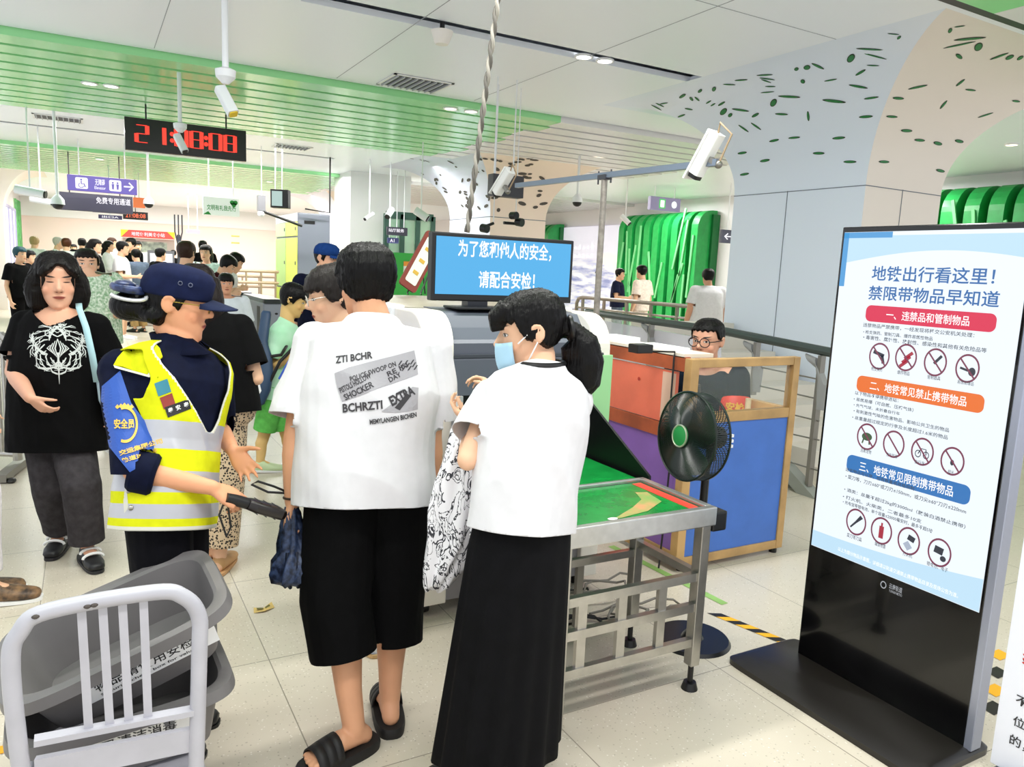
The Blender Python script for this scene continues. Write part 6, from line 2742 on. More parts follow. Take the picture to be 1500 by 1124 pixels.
for k in range(4):
    u = (.24, .41, .575, .735)[k]
    top = at_y((119, 150, 179, 210)[k], (890, 885, 880, 876)[k], 1.84)
    bot = at_y((130, 161, 189, 217)[k], (1070, 1064, 1058, 1052)[k], 1.84)
    g = Geo()
    g.bar(top, bot, .018, .006, hint=V((0, 1, 0)))
    gl(g, 'slat', chm, t)
g = Geo()
g.bar(la, lb, .03, .014)
gl(g, 'cross_rail', chm, t)
la2, lb2 = at_y(52, 1118, 1.845), at_y(284, 1072, 1.845)
g = Geo()
rr_ = (lb2 - la2)
g.obox((la2 + lb2) / 2 + V((0, 0, -.018)), rr_ / 2, V((0, 0, .03)), V((.002, .008, 0)))
gl(g, 'seat_apron', chm, t)
sd = rr_.normalized()
fd = V((-sd.y, sd.x, 0)).normalized()
ra, rb = at_y(16, 1042, 2.11), at_y(338, 955, 2.13)
SZ = (ra.z + rb.z) / 2 - .17 - .014
mid = (la2 + lb2) / 2
mid = V((mid.x, mid.y, SZ)) + fd * .23
g = Geo()
g.obox(mid, sd.normalized() * .2, fd * .2, V((0, 0, .012)))
gl(g, 'seat', chm, t, bevel=.01)
for sx in (-1, 1):
    g = Geo()
    p = mid + sd * .18 * sx + fd * .17
    g.tube([p, V((p.x, p.y, 0)) + fd * .03], .016, 12)
    gl(g, 'front_leg', chm, t, smooth=True)
for sx in (0, 1):
    f0 = (foot0, foot1)[sx]
    p = mid + sd * .18 * (-1, 1)[sx] + fd * .17
    g = Geo()
    g.tube([V((f0.x, f0.y, .2)), V((p.x, p.y, .2))], .010, 8)
    gl(g, 'stretcher', chm, t, smooth=True)
g = Geo()
for px, py in ((128, 889), (138, 887), (52, 904)):
    p = at_y(px, py, 1.822)
    g.ball(p, (.008, .006, .005), n=6)
gl(g, 'chipped_paint', mat('chip_rust', '#4b4440', rough=.8), t)

# bins
bin_m = mat('bin_grey', '#6e6b6b', rough=.42, var=.06, vscale=8)


def bin_(label, O, ex, ey, ez, Wx, Wy, Hh, lines, lab_u, lw, lh):
    """open tub; O centre of the floor, ex/ey/ez axes"""
    t = empty('plastic_bin', O, label, 'bin', 'grey security bins')
    ex, ey, ez = ex.normalized(), ey.normalized(), ez.normalized()

    def ring(z, a, b_, r=5):
        return [ex * p.x + ey * p.y + ez * z for p in Geo().ell_ring(V((0, 0, 0)), V((a, 0, 0)), V((0, b_, 0)), 48, r)]
    g = Geo()
    w0, d0 = Wx * .84, Wy * .82
    rings = [ring(0, w0 * .9, d0 * .9), ring(.004, w0, d0), ring(Hh * .93, Wx, Wy), ring(Hh, Wx + .004, Wy + .004), ring(Hh + .004, Wx + .03, Wy + .03), ring(Hh - .022, Wx + .034, Wy + .034), ring(Hh - .022, Wx + .028, Wy + .028), ring(Hh - .002, Wx + .022, Wy + .022), ring(Hh - .006, Wx - .002, Wy - .002)]
    rings = [ring(.008, w0 * .9, d0 * .9), ring(.01, w0 - .005, d0 - .005), ring(Hh, Wx - .004, Wy - .004), ring(Hh + .006, Wx + .006, Wy + .006), ring(Hh + .004, Wx + .028, Wy + .028), ring(Hh - .025, Wx + .034, Wy + .034), ring(Hh - .025, Wx + .030, Wy + .030), ring(Hh - .004, Wx + .022, Wy + .022), ring(Hh - .008, Wx, Wy), ring(.0, w0, d0), ring(-.003, w0 * .9, d0 * .9)]
    g.rings(rings)
    g.build('tub', bin_m, t, smooth=True)
    # label on the long side facing the camera
    zf = lambda z: -(d0 + (Wy - d0) * (z / Hh)) - .0035
    g = Geo()
    zc_ = Hh * .56
    tilt = (Wy - d0) / Hh
    nrm_up = (ez - ey * tilt).normalized()
    lo = ey * zf(zc_) + ez * zc_ + ex * lab_u
    g.add([lo - ex * lw - nrm_up * lh, lo + ex * lw - nrm_up * lh, lo + ex * lw + nrm_up * lh, lo - ex * lw + nrm_up * lh], [(0, 1, 2, 3)])
    s_ = g.build('label_sheet', mat('label_white', '#f1f1f3', rough=.5), t)
    g = Geo()
    for body, dv, ww, hh in lines:
        put_text(g, body, lo + nrm_up * dv - ey * .001, ex, nrm_up, w=ww, h=hh, bold=.008, center=True)
    g.build('label_lettering', mat('label_black', '#1d1d20', rough=.6), s_)
    return t


ra, rb = at_y(16, 1042, 2.11), at_y(338, 955, 2.13)
ex = (rb - ra)
ex.z = 0
exn = ex.normalized()
eyn = V((-exn.y, exn.x, 0))
Wx = ex.length / 2 - .03
cen = mid + fd * .05
H1 = .17
Oc = V((((ra + rb) / 2).x, ((ra + rb) / 2).y, SZ + .016)) + eyn * .0
Oc.z = SZ + .014
bin_('lower grey plastic bin lettered for daily cleaning and disinfection on the chair', Oc, exn * math.cos(.085) + V((0, 0, 1)) * math.sin(.085), eyn, V((-exn.x * math.sin(.085), -exn.y * math.sin(.085), math.cos(.085))), Wx, .18, H1,
     [('每日已清洁消毒', .010, .24, .032), ('Daily cleaning and disinfection', -.020, .30, .014)], -.015, .165, .036)
a2, b2 = at_y(-6, 985, 2.12), at_y(318, 832, 2.16)
tilt = math.atan2(b2.z - a2.z, b2.x - a2.x)
ex2 = exn * math.cos(tilt) + V((0, 0, 1)) * math.sin(tilt)
ez2 = -exn * math.sin(tilt) + V((0, 0, 1)) * math.cos(tilt)
O2 = (a2 + b2) / 2 - ez2 * .155
M2 = Matrix.Rotation(math.radians(8), 3, ex2)
bin_('upper grey plastic bin tilted on the lower one, lettered for valuables', O2, ex2, M2 @ eyn, M2 @ ez2, (b2 - a2).length / 2 - .03, .16, .155,
     [('物品请使用安检框', .009, .27, .034), ('Security check box for valuables', -.022, .26, .012)], .05, .16, .034)
# ------------------------------------------------------------------ people
sk_m = skin('skin_tan', '#d9a07c')
sk_l = skin('skin_light', '#e6b796')
sk_f = skin('skin_fair', '#e3b294')
sk_sq = skin('skin_fair_closed', '#e2ac90', closed=True)
sk_w = skin('skin_warm', '#e0a079')
hair_k = hairmat('hair_black', '#070505')
hair_b = hairmat('hair_brownblack', '#120c0a')
hair_n = hairmat('hair_brown', '#4a3024')
tee_w = fabric('tee_white', '#d8d7da', var=.02)
tee_k = fabric('tee_black', '#060607', var=.2)
blk = fabric('cloth_black', '#050506', var=.2)
navy = fabric('cloth_navy', '#0c1128', var=.2)
GR = 'people in the hall'


def side_hair(rows):
    def f(g, hd):
        for c, r in rows:
            g.ball(hd.p(*c), tuple(q * hd.sc for q in r), hd.M, 14)
    return f


# ================= man in the white T-shirt ===========================
fwd = V((.33, .94, 0))
M = Fig((0.81, 2.38), fwd, h=1.72, wide=1.06)
M.set(hip=at_d(537, 770, 2.50), neck=at_d(546, 474, 2.50))
M.j['hip'].z = .90
M.set(sh_l=at_d(461, 506, 2.50), sh_r=at_d(630, 514, 2.58))
M.set(el_l=at_d(434, 640, 2.44), wr_l=at_d(429, 735, 2.44))
M.set(el_r=at_d(630, 640, 2.60), wr_r=at_d(633, 722, 2.68))
hl, hr = at_d(503, 705, 2.46), at_d(575, 705, 2.54)
kl, kr = at_d(492, 880, 2.42), at_d(575, 875, 2.58)
al = at_z(519, 1068, .085)
ar = at_z(571, 1026, .09)
M.set(hip_l=hl, hip_r=hr, knee_l=kl, knee_r=kr, ankle_l=al, ankle_r=ar)
tl = al + V((-.125, -.035, 0))
tl.z = .045
tr = ar + V((.03, .125, 0))
tr.z = .045
M.set(toe_l=tl, toe_r=tr)
M.head = Head(at_d(536, 416, 2.53), (-.12, 1, 0), pitch=-.12, sc=.99)
M.hand_l = dict(d=(at_d(418, 800, 2.44) - M.j['wr_l']).normalized(), pn=CAMX, curl=.75, thumb=.5)
M.hand_r = dict(d=(at_d(637, 770, 2.70) - M.j['wr_r']).normalized(), pn=-CAMX, curl=.6)
M.bare_feet = True
M.body('person', 'person from behind in white printed T-shirt, black shorts and black slides, holding a folded umbrella', 'person', sk_m)
M.hair(hair_k, grow=.021, hairline=.05, nape=-.060, side=-.015, strands=.006)
mshirt = M.shirt(tee_w, hem=-.27, hemw=(.218, .168), loose=.030, sleeve=.80, sw=.080, cuff=.094, wr=.024, wr2=.004, seed=2, wsc=(5, 5, 2.6), neck=.08, necky=-.012)
M.trousers(blk, 'shorts', end=1.42, w=(.122, .112, .104, .104), wr=.008, hipx=.018, top=.05)
# slides
for q, an, to in (('l', al, tl), ('r', ar, tr)):
    fd = (to - an)
    fd.z = 0
    fd.normalize()
    sd = V((fd.y, -fd.x, 0))
    c = an + fd * .055
    c.z = .014
    g = Geo()
    g.loft([(V((c.x, c.y, .0)), fd * .142, sd * .052, 3), (V((c.x, c.y, .022)), fd * .145, sd * .054, 3), (V((c.x, c.y, .034)), fd * .140, sd * .050, 3)], 32)
    g.v = [tuple(V(p) - M.base) for p in g.v]
    s_ = g.build('slide_sandal', mat('slide_black', '#151313', rough=.6), M.o, smooth=True)
    g = Geo()
    cs = c + fd * .055
    rings = []
    for u in (-.045, -.02, .01, .04):
        ring = []
        for k in range(11):
            a = math.pi * k / 10
            ring.append(V((cs.x, cs.y, .028)) + fd * u + sd * .052 * math.cos(a) * (1 - .1 * abs(u) / .05) + V((0, 0, (.055 - u * .25) * math.sin(a))))
        rings.append(ring)
    for i in range(3):
        o_ = len(g.v)
        g.add(rings[i] + rings[i + 1], [(k, k + 1, 11 + k + 1, 11 + k) for k in range(10)])
    g.v = [tuple(V(p) - M.base) for p in g.v]
    st = g.build('strap', MATS['slide_black'], s_, smooth=True)
    solid(st, .006, 1)
# bracelet
g = Geo()
w = M.j['wr_l'] - M.base
ax = (M.j['wr_l'] - M.j['el_l']).normalized()
u, v = frame(ax)
g.tube([w + ax * -.012 + u * .029 * math.cos(a) + v * .029 * math.sin(a) for a in np.linspace(0, 2 * math.pi, 20, endpoint=False)], .004, 6, closed=True)
g.build('bracelet', mat('bracelet_dark', '#3a2a22', rough=.5), M.o, smooth=True)
# print on the back of the shirt
pu = (at_d(610, 600, 2.5) - at_d(500, 590, 2.5)).normalized()
pv = V((0, 0, 1))
pu = (pu - pv * pu.dot(pv)).normalized()
pn = pu.cross(pv)                       # towards the viewer
O = at_d(560, 570, 2.42) - M.base


def pp(px, py):
    r_ = ray(px, py)
    o_ = V((0, 0, EYE)) - M.base
    return o_ + r_ * ((O - o_).dot(pn) / r_.dot(pn))


bvm = bvh_of(mshirt)
back = -pn
grey_p = mat('shirt_print_grey', '#a3a1a6', rough=.8)
ink = mat('print_ink', '#38363a', rough=.8)


def patch(quads, m, name, off):
    g = Geo()
    for q in quads:
        g.add([pp(*p) for p in q], [tuple(range(len(q)))])
    return drape(name, g, m, mshirt, back, off, mshirt, .02, bvm)


patch([[(501, 541), (520, 533), (560, 524), (606, 514), (611, 535), (613, 548), (560, 563), (538, 571), (514, 579), (506, 560)]], grey_p, 'printed_patch', .0025)
patch([[(568, 594), (590, 578), (607, 564), (615, 566), (615, 596), (590, 597)]], grey_p, 'printed_patch', .0025)


def ptext(g, body, a, b_, h, bold=.012):
    p, q = pp(*a), pp(*b_)
    u = (q - p)
    L = u.length
    u = u.normalized()
    v = (pn.cross(u)).normalized()
    top = pp(a[0], a[1] - h)
    put_text(g, body, p, u, v, w=L, h=(top - p).length, bold=bold)


g = Geo()
ptext(g, 'ZTI BCHR', (501, 528), (551, 522), 10, .03)
ptext(g, 'POLICE SWOOP ON', (525, 552), (584, 534), 7, .02)
ptext(g, 'PISTOLS HOLLOW', (512, 568), (552, 548), 8, .02)
ptext(g, 'SHOCKER', (519, 578), (557, 560), 9, .02)
ptext(g, 'RE IN', (574, 548), (600, 536), 7, .02)
ptext(g, 'DAY', (577, 556), (592, 548), 7, .02)
ptext(g, 'BCHRZTI', (516, 594), (570, 590), 12, .03)
ptext(g, 'MEMYLANGEN BICHEN', (553, 611), (614, 606), 7, .03)
ptext(g, 'EXTRA', (582, 588), (612, 574), 14, .04)
for k in range(9):
    x, y = 586 + k * 2.6, 533 + (k % 3) * 4
    g.add([pp(x, y), pp(x + 3.5, y - 6), pp(x + 5.5, y - 6), pp(x + 2, y)], [(0, 1, 2, 3)])
g.add([pp(585, 590), pp(600, 572), pp(606, 576), pp(592, 594)], [(0, 1, 2, 3)])
drape('printed_lettering', g, ink, mshirt, back, .004, mshirt, .015, bvm)

# folded umbrella in his left hand
ub = at_d(432, 835, 2.43)
t = empty('folded_umbrella', ub, 'folded dark blue patterned umbrella hanging from the man\'s left hand', 'umbrella')
ut = at_d(427, 752, 2.435) - ub
um = mat('umbrella_navy', '#10182c', rough=.5, col2='#3a4c70', vscale=60)
g = Geo()
ax = ut
n = 40
rings = []
X0_, Y0_ = frame(ax.normalized())
for i, (z, r_) in enumerate(((-.25, .036), (-.17, .060), (0.0, .066), (.2, .058), (.33, .042), (.5, .042), (.8, .034), (1.0, .026), (1.12, .018))):
    ring = []
    for k in range(n):
        a = 2 * math.pi * k / n
        rr = r_ * (1 + .2 * math.sin(8 * a + i * 1.3) + .10 * math.sin(17 * a + i * 2.1))
        ring.append(ax * z + (X0_ * math.cos(a) + Y0_ * math.sin(a)) * rr)
    rings.append(ring)
g.rings(rings)
g.build('canopy', um, t, smooth='all')
g = Geo()
for k in range(8):
    a = 2 * math.pi * k / 8
    d_ = X0_ * math.cos(a) + Y0_ * math.sin(a)
    g.tube([ax * .34 + d_ * .036, ax * .05 + d_ * .05, ax * -.2 + d_ * .042, ax * -.28 + d_ * .03], .006, 6)
g.build('ribs', mat('umbrella_rib', '#10182b', rough=.4), t, smooth=True)
g = Geo()
g.tube([ax * 1.08, ax * 1.35], .013, 12)
g.build('handle', black, t, smooth=True)
g = Geo()
top = ax * 1.35
g.tube([top + V((-.0, 0, 0)), top + V((-.05, .0, .028)), top + V((-.10, .0, .050)), top + V((-.12, 0, .042)), top + V((-.07, 0, .012)), top], .004, 6)
g.build('wrist_strap', black, t, smooth=True)
# purple packet in his right hand
pk = at_d(631, 752, 2.68)
t = empty('phone', pk, 'phone in a purple patterned case held in the man\'s right hand', 'phone')
g = Geo()
MM = Matrix.Rotation(.9, 3, 'Z') @ Matrix.Rotation(.3, 3, 'Y')
g.box((-.034, -.005, -.065), (.034, .005, .065), MM)
g.build('case', mat('case_purple', '#7d5fa8', rough=.4, col2='#e6dcf2', vscale=40), t, bevel=.004)

# ================= security guard ======================================
G = Fig((0.22, 2.54), (.93, -.36, 0), h=1.60, wide=1.05, female=True)
d0 = 2.34
G.set(hip=at_d(248, 790, d0), neck=at_d(262, 505, d0 + .03))
G.j['hip'].z = .86
G.set(sh_r=at_d(180, 545, d0 - .06), sh_l=at_d(312, 556, d0 + .16))
G.set(el_r=at_d(197, 690, d0 - .20), wr_r=at_d(312, 715, d0 - .14))
G.set(el_l=at_d(322, 640, d0 + .24), wr_l=at_d(335, 655, d0 + .14))
G.j['el_l'] = at_d(318, 625, d0 + .30)
G.j['wr_l'] = at_d(341, 660, d0 + .12)
for q, sx in (('l', -1), ('r', 1)):
    b_ = G.j['hip'] + G.R * sx * .085
    G.j['hip_' + q] = V((b_.x, b_.y, .82))
    G.j['knee_' + q] = V((b_.x, b_.y, .45)) + G.F * .01
    G.j['ankle_' + q] = V((b_.x, b_.y, .085)) - G.F * .04
    G.j['toe_' + q] = V((b_.x, b_.y, .03)) + G.F * .07
G.head = Head(at_d(259, 445, d0 + .03), (.97, -.20, 0), pitch=-.16, sc=.96)
dr = (at_d(362, 742, d0 - .10) - G.j['wr_r']).normalized()
G.hand_r = dict(d=dr, pn=V((0, .55, -.7)), curl=.85, thumb=.55, tcurl=.5, curls=[.45, .95, 1.0, 1.0])
dl = (at_d(366, 692, d0 + .08) - G.j['wr_l']).normalized()
G.hand_l = dict(d=dl, pn=(-CAMF + V((0, 0, .2))), curl=.12, thumb=.9, spread=.2, tcurl=.1)
G.body('person', 'security guard person in yellow reflective vest and navy cap, holding a hand detector', 'person', sk_w)
hd = G.head


def pony_bun(g, hd):
    g.ball(hd.p(0, -.138, -.035), (.052 * hd.sc, .058 * hd.sc, .046 * hd.sc), hd.M, 16)
    g.ball(hd.p(0, -.105, -.030), (.05, .05, .045), hd.M, 14)
    g.ball(hd.p(.035, -.05, -.045), (.04, .05, .035), hd.M, 12)
    g.ball(hd.p(-.035, -.05, -.045), (.04, .05, .035), hd.M, 12)


G.hair(hair_k, grow=.010, hairline=.055, nape=-.065, side=-.005, extra=pony_bun, strands=.003)
# cap
capm = fabric('cap_navy', '#161d3c', var=.15)
g = local_cap(G, 'cap', capm, [(.022, .0865, .098, -.112), (.030, .089, .103, -.115), (.058, .090, .106, -.114), (.085, .088, .108, -.106), (.108, .078, .092, -.092), (.122, .055, .060, -.065), (.128, .02, .022, -.03)])
cap = g.build('cap', capm, G.o, smooth='all')
g = Geo()
rows = []
for u in np.linspace(0, 1, 8):
    row = []
    for k in range(17):
        a = math.pi * (k / 16)
        ex = .080 + .002 * u
        px_ = math.cos(a) * ex
        py_ = .075 + math.sin(a) * (.028 + .085 * u)
        row.append(hd.p(px_, py_, .030 - .016 * u - .012 * (px_ / .08) ** 2 * 1.0) - G.base)
    rows.append(row)
g.add([p for r_ in rows for p in r_], [(i * 17 + j, i * 17 + j + 1, (i + 1) * 17 + j + 1, (i + 1) * 17 + j) for i in range(7) for j in range(16)])
o = g.build('brim', fabric('brim_navy', '#222944'), cap, smooth='all')
solid(o, .005, 0)
g = Geo()
for dx in (0, .03):
    g.tube([hd.p(.0905, .01 + dx + .006 * math.cos(a), .072 + .006 * math.sin(a)) - G.base for a in np.linspace(0, 6.28, 10, endpoint=False)], .0015, 5, closed=True)
g.build('eyelet', mat('eyelet_grey', '#50566e', rough=.4), cap)
# hair clip / net on the bun
g = Geo()
g.tube([hd.p(.055 * math.cos(a), -.140 + .048 * math.sin(a), .022) - G.base for a in np.linspace(0, 6.28, 22, endpoint=False)], .013, 8, closed=True)
g.ball(hd.p(.01, -.155, .035) - G.base, (.05, .03, .012), hd.M)
cl = g.build('hair_clip', mat('clip_navy', '#141a38', rough=.3, col2='#3a4a7a', vscale=50), G.o, smooth='all')
g = Geo()
g.tube([hd.p(.058 + .002 * math.sin(a * 2), -.138 + .055 * math.cos(a), .006 + .016 * math.sin(a)) - G.base for a in np.linspace(-2.6, .3, 14)], .006, 8)
g.build('clip_band', mat('band_silver', '#c9cbd2', rough=.3, metal=.5), cl, smooth=True)
glasses(G, mat('gold_frame', '#b79a4a', rough=.3, metal=.8), .019)
# navy uniform shirt, sleeves rolled to the elbow
gshirt = G.shirt(navy, 'uniform_shirt', hem=.05, loose=.012, sleeve=1.04, sw=.078, cuff=.062, wr=.006, seed=5, hemw=(.17, .125), neck=.07, necky=.0)
# collar
g = Geo()
nb = G.spine(1.0)
upn = (G.head.p(0, -.02, -.09) - nb).normalized()
rows = []
for z, r_ in ((-.025, .074), (.02, .066), (.055, .062), (.052, .068), (.0, .088), (-.03, .105)):
    row = []
    for k in range(33):
        a = -math.pi / 2 + .32 + (2 * math.pi - .64) * k / 32 + math.pi
        row.append(nb + upn * z * G.k + G.R * r_ * G.k * math.cos(a) + G.F * (r_ * .95 * math.sin(a) + .004) * G.k - G.base)
    rows.append(row)
g.add([p for r_ in rows for p in r_], [(i * 33 + j, i * 33 + j + 1, (i + 1) * 33 + j + 1, (i + 1) * 33 + j) for i in range(5) for j in range(32)])
o = g.build('collar', navy, gshirt, smooth='all')
solid(o, .003)
G.trousers(fabric('trousers_black', '#0c0c11'), end=1.95, w=(.105, .085, .075, .075), wr=.006)
for q in 'lr':
    G.shoe(q, black)
# rolled cuff
g = Geo()
el, wr_ = G.j['el_r'], G.j['wr_r']
ax = (wr_ - el).normalized()
u, v = frame(ax)
g.tube([el + ax * z - G.base for z in (-.01, .0, .05, .06)], [.052, .060, .062, .054], 20)
g.build('rolled_cuff', navy, gshirt, smooth=True)

# reflective vest: an open shell around the shirt
yel = fabric('vest_yellow', '#d3d61a', var=.06)
sil = mat('vest_silver', '#b9b9c0', rough=.35, var=.05, vscale=10, metal=.15)
bind = mat('vest_binding', '#d4d2c4', rough=.7)
TT = np.linspace(-.31, .985, 150)
NA = 220
prof_v = [(-.35, .186, .148), (-.05, .184, .144), (.1, .178, .138), (.3, .168, .130), (.5, .170, .134), (.7, .178, .138), (.82, .182, .126), (.9, .170, .105), (.955, .128, .088), (.985, .092, .074), (1.0, .080, .07)]


def interp(t):
    a = [np.interp(t, [p[0] for p in prof_v], [p[i] for p in prof_v]) for i in (1, 2)]
    return a


rows = [(float(t),) + tuple(float(q) for q in interp(t)) + (0.0, 2.3) for t in TT]
secs = G.torso_secs(rows)
ringsv = []
for (c, ax_, ay_, pw), t in zip(secs, TT):
    ring = Geo().ell_ring(c, ax_, ay_, NA, pw)
    ringsv.append([p - G.base for p in ring])
vs = [p for r_ in ringsv for p in r_]
fs, mi = [], []
shr = G.j['sh_r'] - G.base
for i in range(len(TT) - 1):
    t = (TT[i] + TT[i + 1]) / 2
    for k in range(NA):
        a = 2 * math.pi * (k + .5) / NA          # 0 = right, pi/2 = front
        da = abs(((a - math.pi / 2 + math.pi) % (2 * math.pi)) - math.pi)
        vneck = max(0, (t - .36) / .58)
        if t > .36 and da < .06 + .78 * vneck ** .9 and math.sin(a) > 0:
            continue
        if t <= .36 and da < .012:
            continue
        side = abs(math.cos(a))
        if .56 < t < .90 and side > .84 + .9 * max(0, (.70 - t)) + .0:   # arm holes
            continue
        m_ = 0
        edge = (t > .36 and da < .10 + .78 * vneck ** .9 and math.sin(a) > 0) or t < -.285
        if .23 < t < .42 or -.06 < t < .085 or -.235 < t < -.137:
            m_ = 1
        if edge:
            m_ = 2
        l = (k + 1) % NA
        fs.append((i * NA + k, i * NA + l, (i + 1) * NA + l, (i + 1) * NA + k))
        mi.append(m_)
g = Geo()
g.v, g.f, g.mi = [tuple(p) for p in vs], fs, mi
me = g.mesh('vest')
bm = bmesh.new()
bm.from_mesh(me)
bmesh.ops.delete(bm, geom=[v_ for v_ in bm.verts if not v_.link_faces], context='VERTS')
bm.to_mesh(me)
bm.free()
bm = bmesh.new()
bm.from_mesh(me)
for _ in range(8):
    mv = {}
    for v_ in bm.verts:
        if v_.is_boundary:
            nb_ = [e.other_vert(v_) for e in v_.link_edges if e.is_boundary]
            if len(nb_) == 2:
                mv[v_] = v_.co * .4 + (nb_[0].co + nb_[1].co) * .3
    for v_, c_ in mv.items():
        v_.co = c_
bm.to_mesh(me)
bm.free()
fix(me)
wrinkle(me, .006, (10, 10, 7), 4, .001)
me.shade_smooth()
vest = link_mesh('reflective_vest', me, [yel, sil, bind], G.o)
solid(vest, .004, 1)
# badges on the vest and armband on the near sleeve (draped)
bvv = bvh_of(vest)
viewd = (at_d(265, 600, 2.2) - V((0, 0, EYE))).normalized()


EYEG = V((0, 0, EYE)) - G.base


def gp(px, py, d):
    return at_d(px, py, d) - G.base


def gpatch(target, bv, quads, m, name, off, d=2.05, parent=None, ml=.012):
    g = Geo()
    for q in quads:
        g.add([gp(p[0], p[1], d) for p in q], [tuple(range(len(q)))])
    return drape(name, g, m, target, viewd, off, parent or target, ml, bv, EYEG)


gpatch(vest, bvv, [[(226, 562), (245, 555), (251, 574), (232, 581)]], mat('badge_teal', '#2f7f93', rough=.5), 'badge', .006)
gpatch(vest, bvv, [[(234, 583), (252, 576), (257, 592), (240, 600)]], mat('badge_red', '#8f2f22', rough=.5), 'badge', .006)
gpatch(vest, bvv, [[(241, 597), (281, 583), (285, 597), (246, 612)]], mat('badge_black', '#121214', rough=.5), 'name_plate', .007)
g = Geo()
for i, (px, py) in enumerate(((250, 601), (261, 597), (273, 593))):
    p = gp(px, py, 2.05)
    put_text(g, '泰安泰'[i], p, CAMX + V((0, 0, .36)), V((0, 0, 1)) - CAMX * .3, h=.014, bold=.02, center=True)
drape('name_lettering', g, white_p, vest, viewd, .010, vest, .01, bvv, EYEG)
bvs = bvh_of(gshirt)
yk = gpatch(gshirt, bvs, [[(206, 492), (219, 494), (234, 510), (238, 522), (229, 531), (217, 549), (200, 545), (180, 537), (166, 535), (172, 524), (186, 508)]], yel, 'shoulder_yoke', .016, 1.9, vest, .01)
solid(yk, .006, 1)
pip = gpatch(gshirt, bvs, [[(229, 531), (232, 534), (219, 553), (168, 539), (166, 535), (216, 549)]], bind, 'yoke_piping', .020, 1.9, vest, .008)
blue = mat('armband_blue', '#2450a8', rough=.55)
arm_ = gpatch(gshirt, bvs, [[(149, 566), (176, 543), (192, 590), (213, 618), (230, 640), (238, 660), (222, 674), (190, 692), (160, 655), (147, 600)]], blue, 'armband', .005, 1.9, None, .01)
g = Geo()
gold = mat('armband_gold', '#e0b64a', rough=.5)
cx_, cy_ = 183, 622
A = [(cx_ + 19 * math.cos(a), cy_ + 27 * math.sin(a)) for a in np.linspace(-1.9, 1.9, 26)]
for i in range(25):
    (x0_, y0_), (x1_, y1_) = A[i], A[i + 1]
    k0, k1 = .84, .84
    g.add([gp(x0_, y0_, 1.9), gp(x1_, y1_, 1.9), gp(cx_ + (x1_ - cx_) * k1, cy_ + (y1_ - cy_) * k1, 1.9), gp(cx_ + (x0_ - cx_) * k0, cy_ + (y0_ - cy_) * k0, 1.9)], [(0, 1, 2, 3)])
for i in range(5):
    a = -2.2 + .33 * i
    x, y = cx_ - 8 + 5.2 * i - 3, cy_ - 28 + abs(i - 2) * 1.2
    g.add([gp(x, y - 4, 1.9), gp(x + 3.4, y, 1.9), gp(x, y + 3, 1.9), gp(x - 3.4, y, 1.9)], [(0, 1, 2, 3)])
put_text(g, '安全员', gp(cx_ - 1, cy_ - 1, 1.9), CAMX, V((0, 0, 1)), h=.026, w=.052, bold=.03, center=True)
put_text(g, '交运集团公司', gp(206, 655, 1.9), CAMX + V((0, 0, .30)), V((0, 0, 1)) - CAMX * .25, h=.014, w=.115, bold=.03, center=True)
put_text(g, '轨道运营安检', gp(210, 666, 1.9), CAMX + V((0, 0, .30)), V((0, 0, 1)) - CAMX * .25, h=.013, w=.115, bold=.03, center=True)
drape('armband_print', g, gold, gshirt, viewd, .009, arm_, .012, bvs, EYEG)
# side strap with studs
gpatch(vest, bvv, [[(178, 706), (184, 700), (188, 745), (182, 752)]], bind, 'side_strap', .006, 2.0)
g = Geo()
for px, py in ((189, 719), (192, 744)):
    p = gp(px, py, 2.0)
    h_ = bvv.ray_cast(EYEG, (p - EYEG).normalized())
    if h_[0] is not None:
        g.ball(h_[0] - viewd * .006, (.008, .006, .008), n=8)
if g.v:
    g.build('stud', steel, vest, smooth=True)

# hand-held detector
hp_ = at_d(372, 740, d0 - .09)
t = empty('hand_detector', hp_, 'black hand-held metal detector in the guard\'s right hand', 'metal detector')
e_ = at_d(411, 752, d0 - .02) - hp_
s_ = at_d(345, 733, d0 - .12) - hp_
dd = (e_ - s_).normalized()
u, v = frame(dd, V((0, 0, 1)))
g = Geo()
g.tube([s_ - dd * .03, s_, s_ + dd * .09], [.014, .017, .017], 14)
g.build('grip', black, t, smooth=True)
g = Geo()
c_ = e_ - dd * .055
g.loft([(c_ - dd * .06, u * .020, v * .016, 4), (c_ - dd * .04, u * .036, v * .018, 4), (c_ + dd * .045, u * .040, v * .018, 4), (c_ + dd * .06, u * .030, v * .014, 4)], 24)
g.build('paddle', mat('detector_black', '#19120f', rough=.3), t, smooth=True)
g = Geo()
for k in range(3):
    a = c_ + dd * (-.03 + .03 * k)
    g.obox(a - v * .0185, u * .03, v * .001, dd * .0015)
    g.obox(a + v * .0185, u * .03, v * .001, dd * .0015)
g.build('ridge', dark_grey, t)
g = Geo()
p0 = s_ - dd * .03
g.tube([p0, p0 + V((-.02, 0, -.05)), p0 + V((.0, .0, -.12)), p0 + V((.012, 0, -.09)), p0 + V((.004, 0, -.02))], .003, 6)
g.build('wrist_cord', black, t, smooth=True)

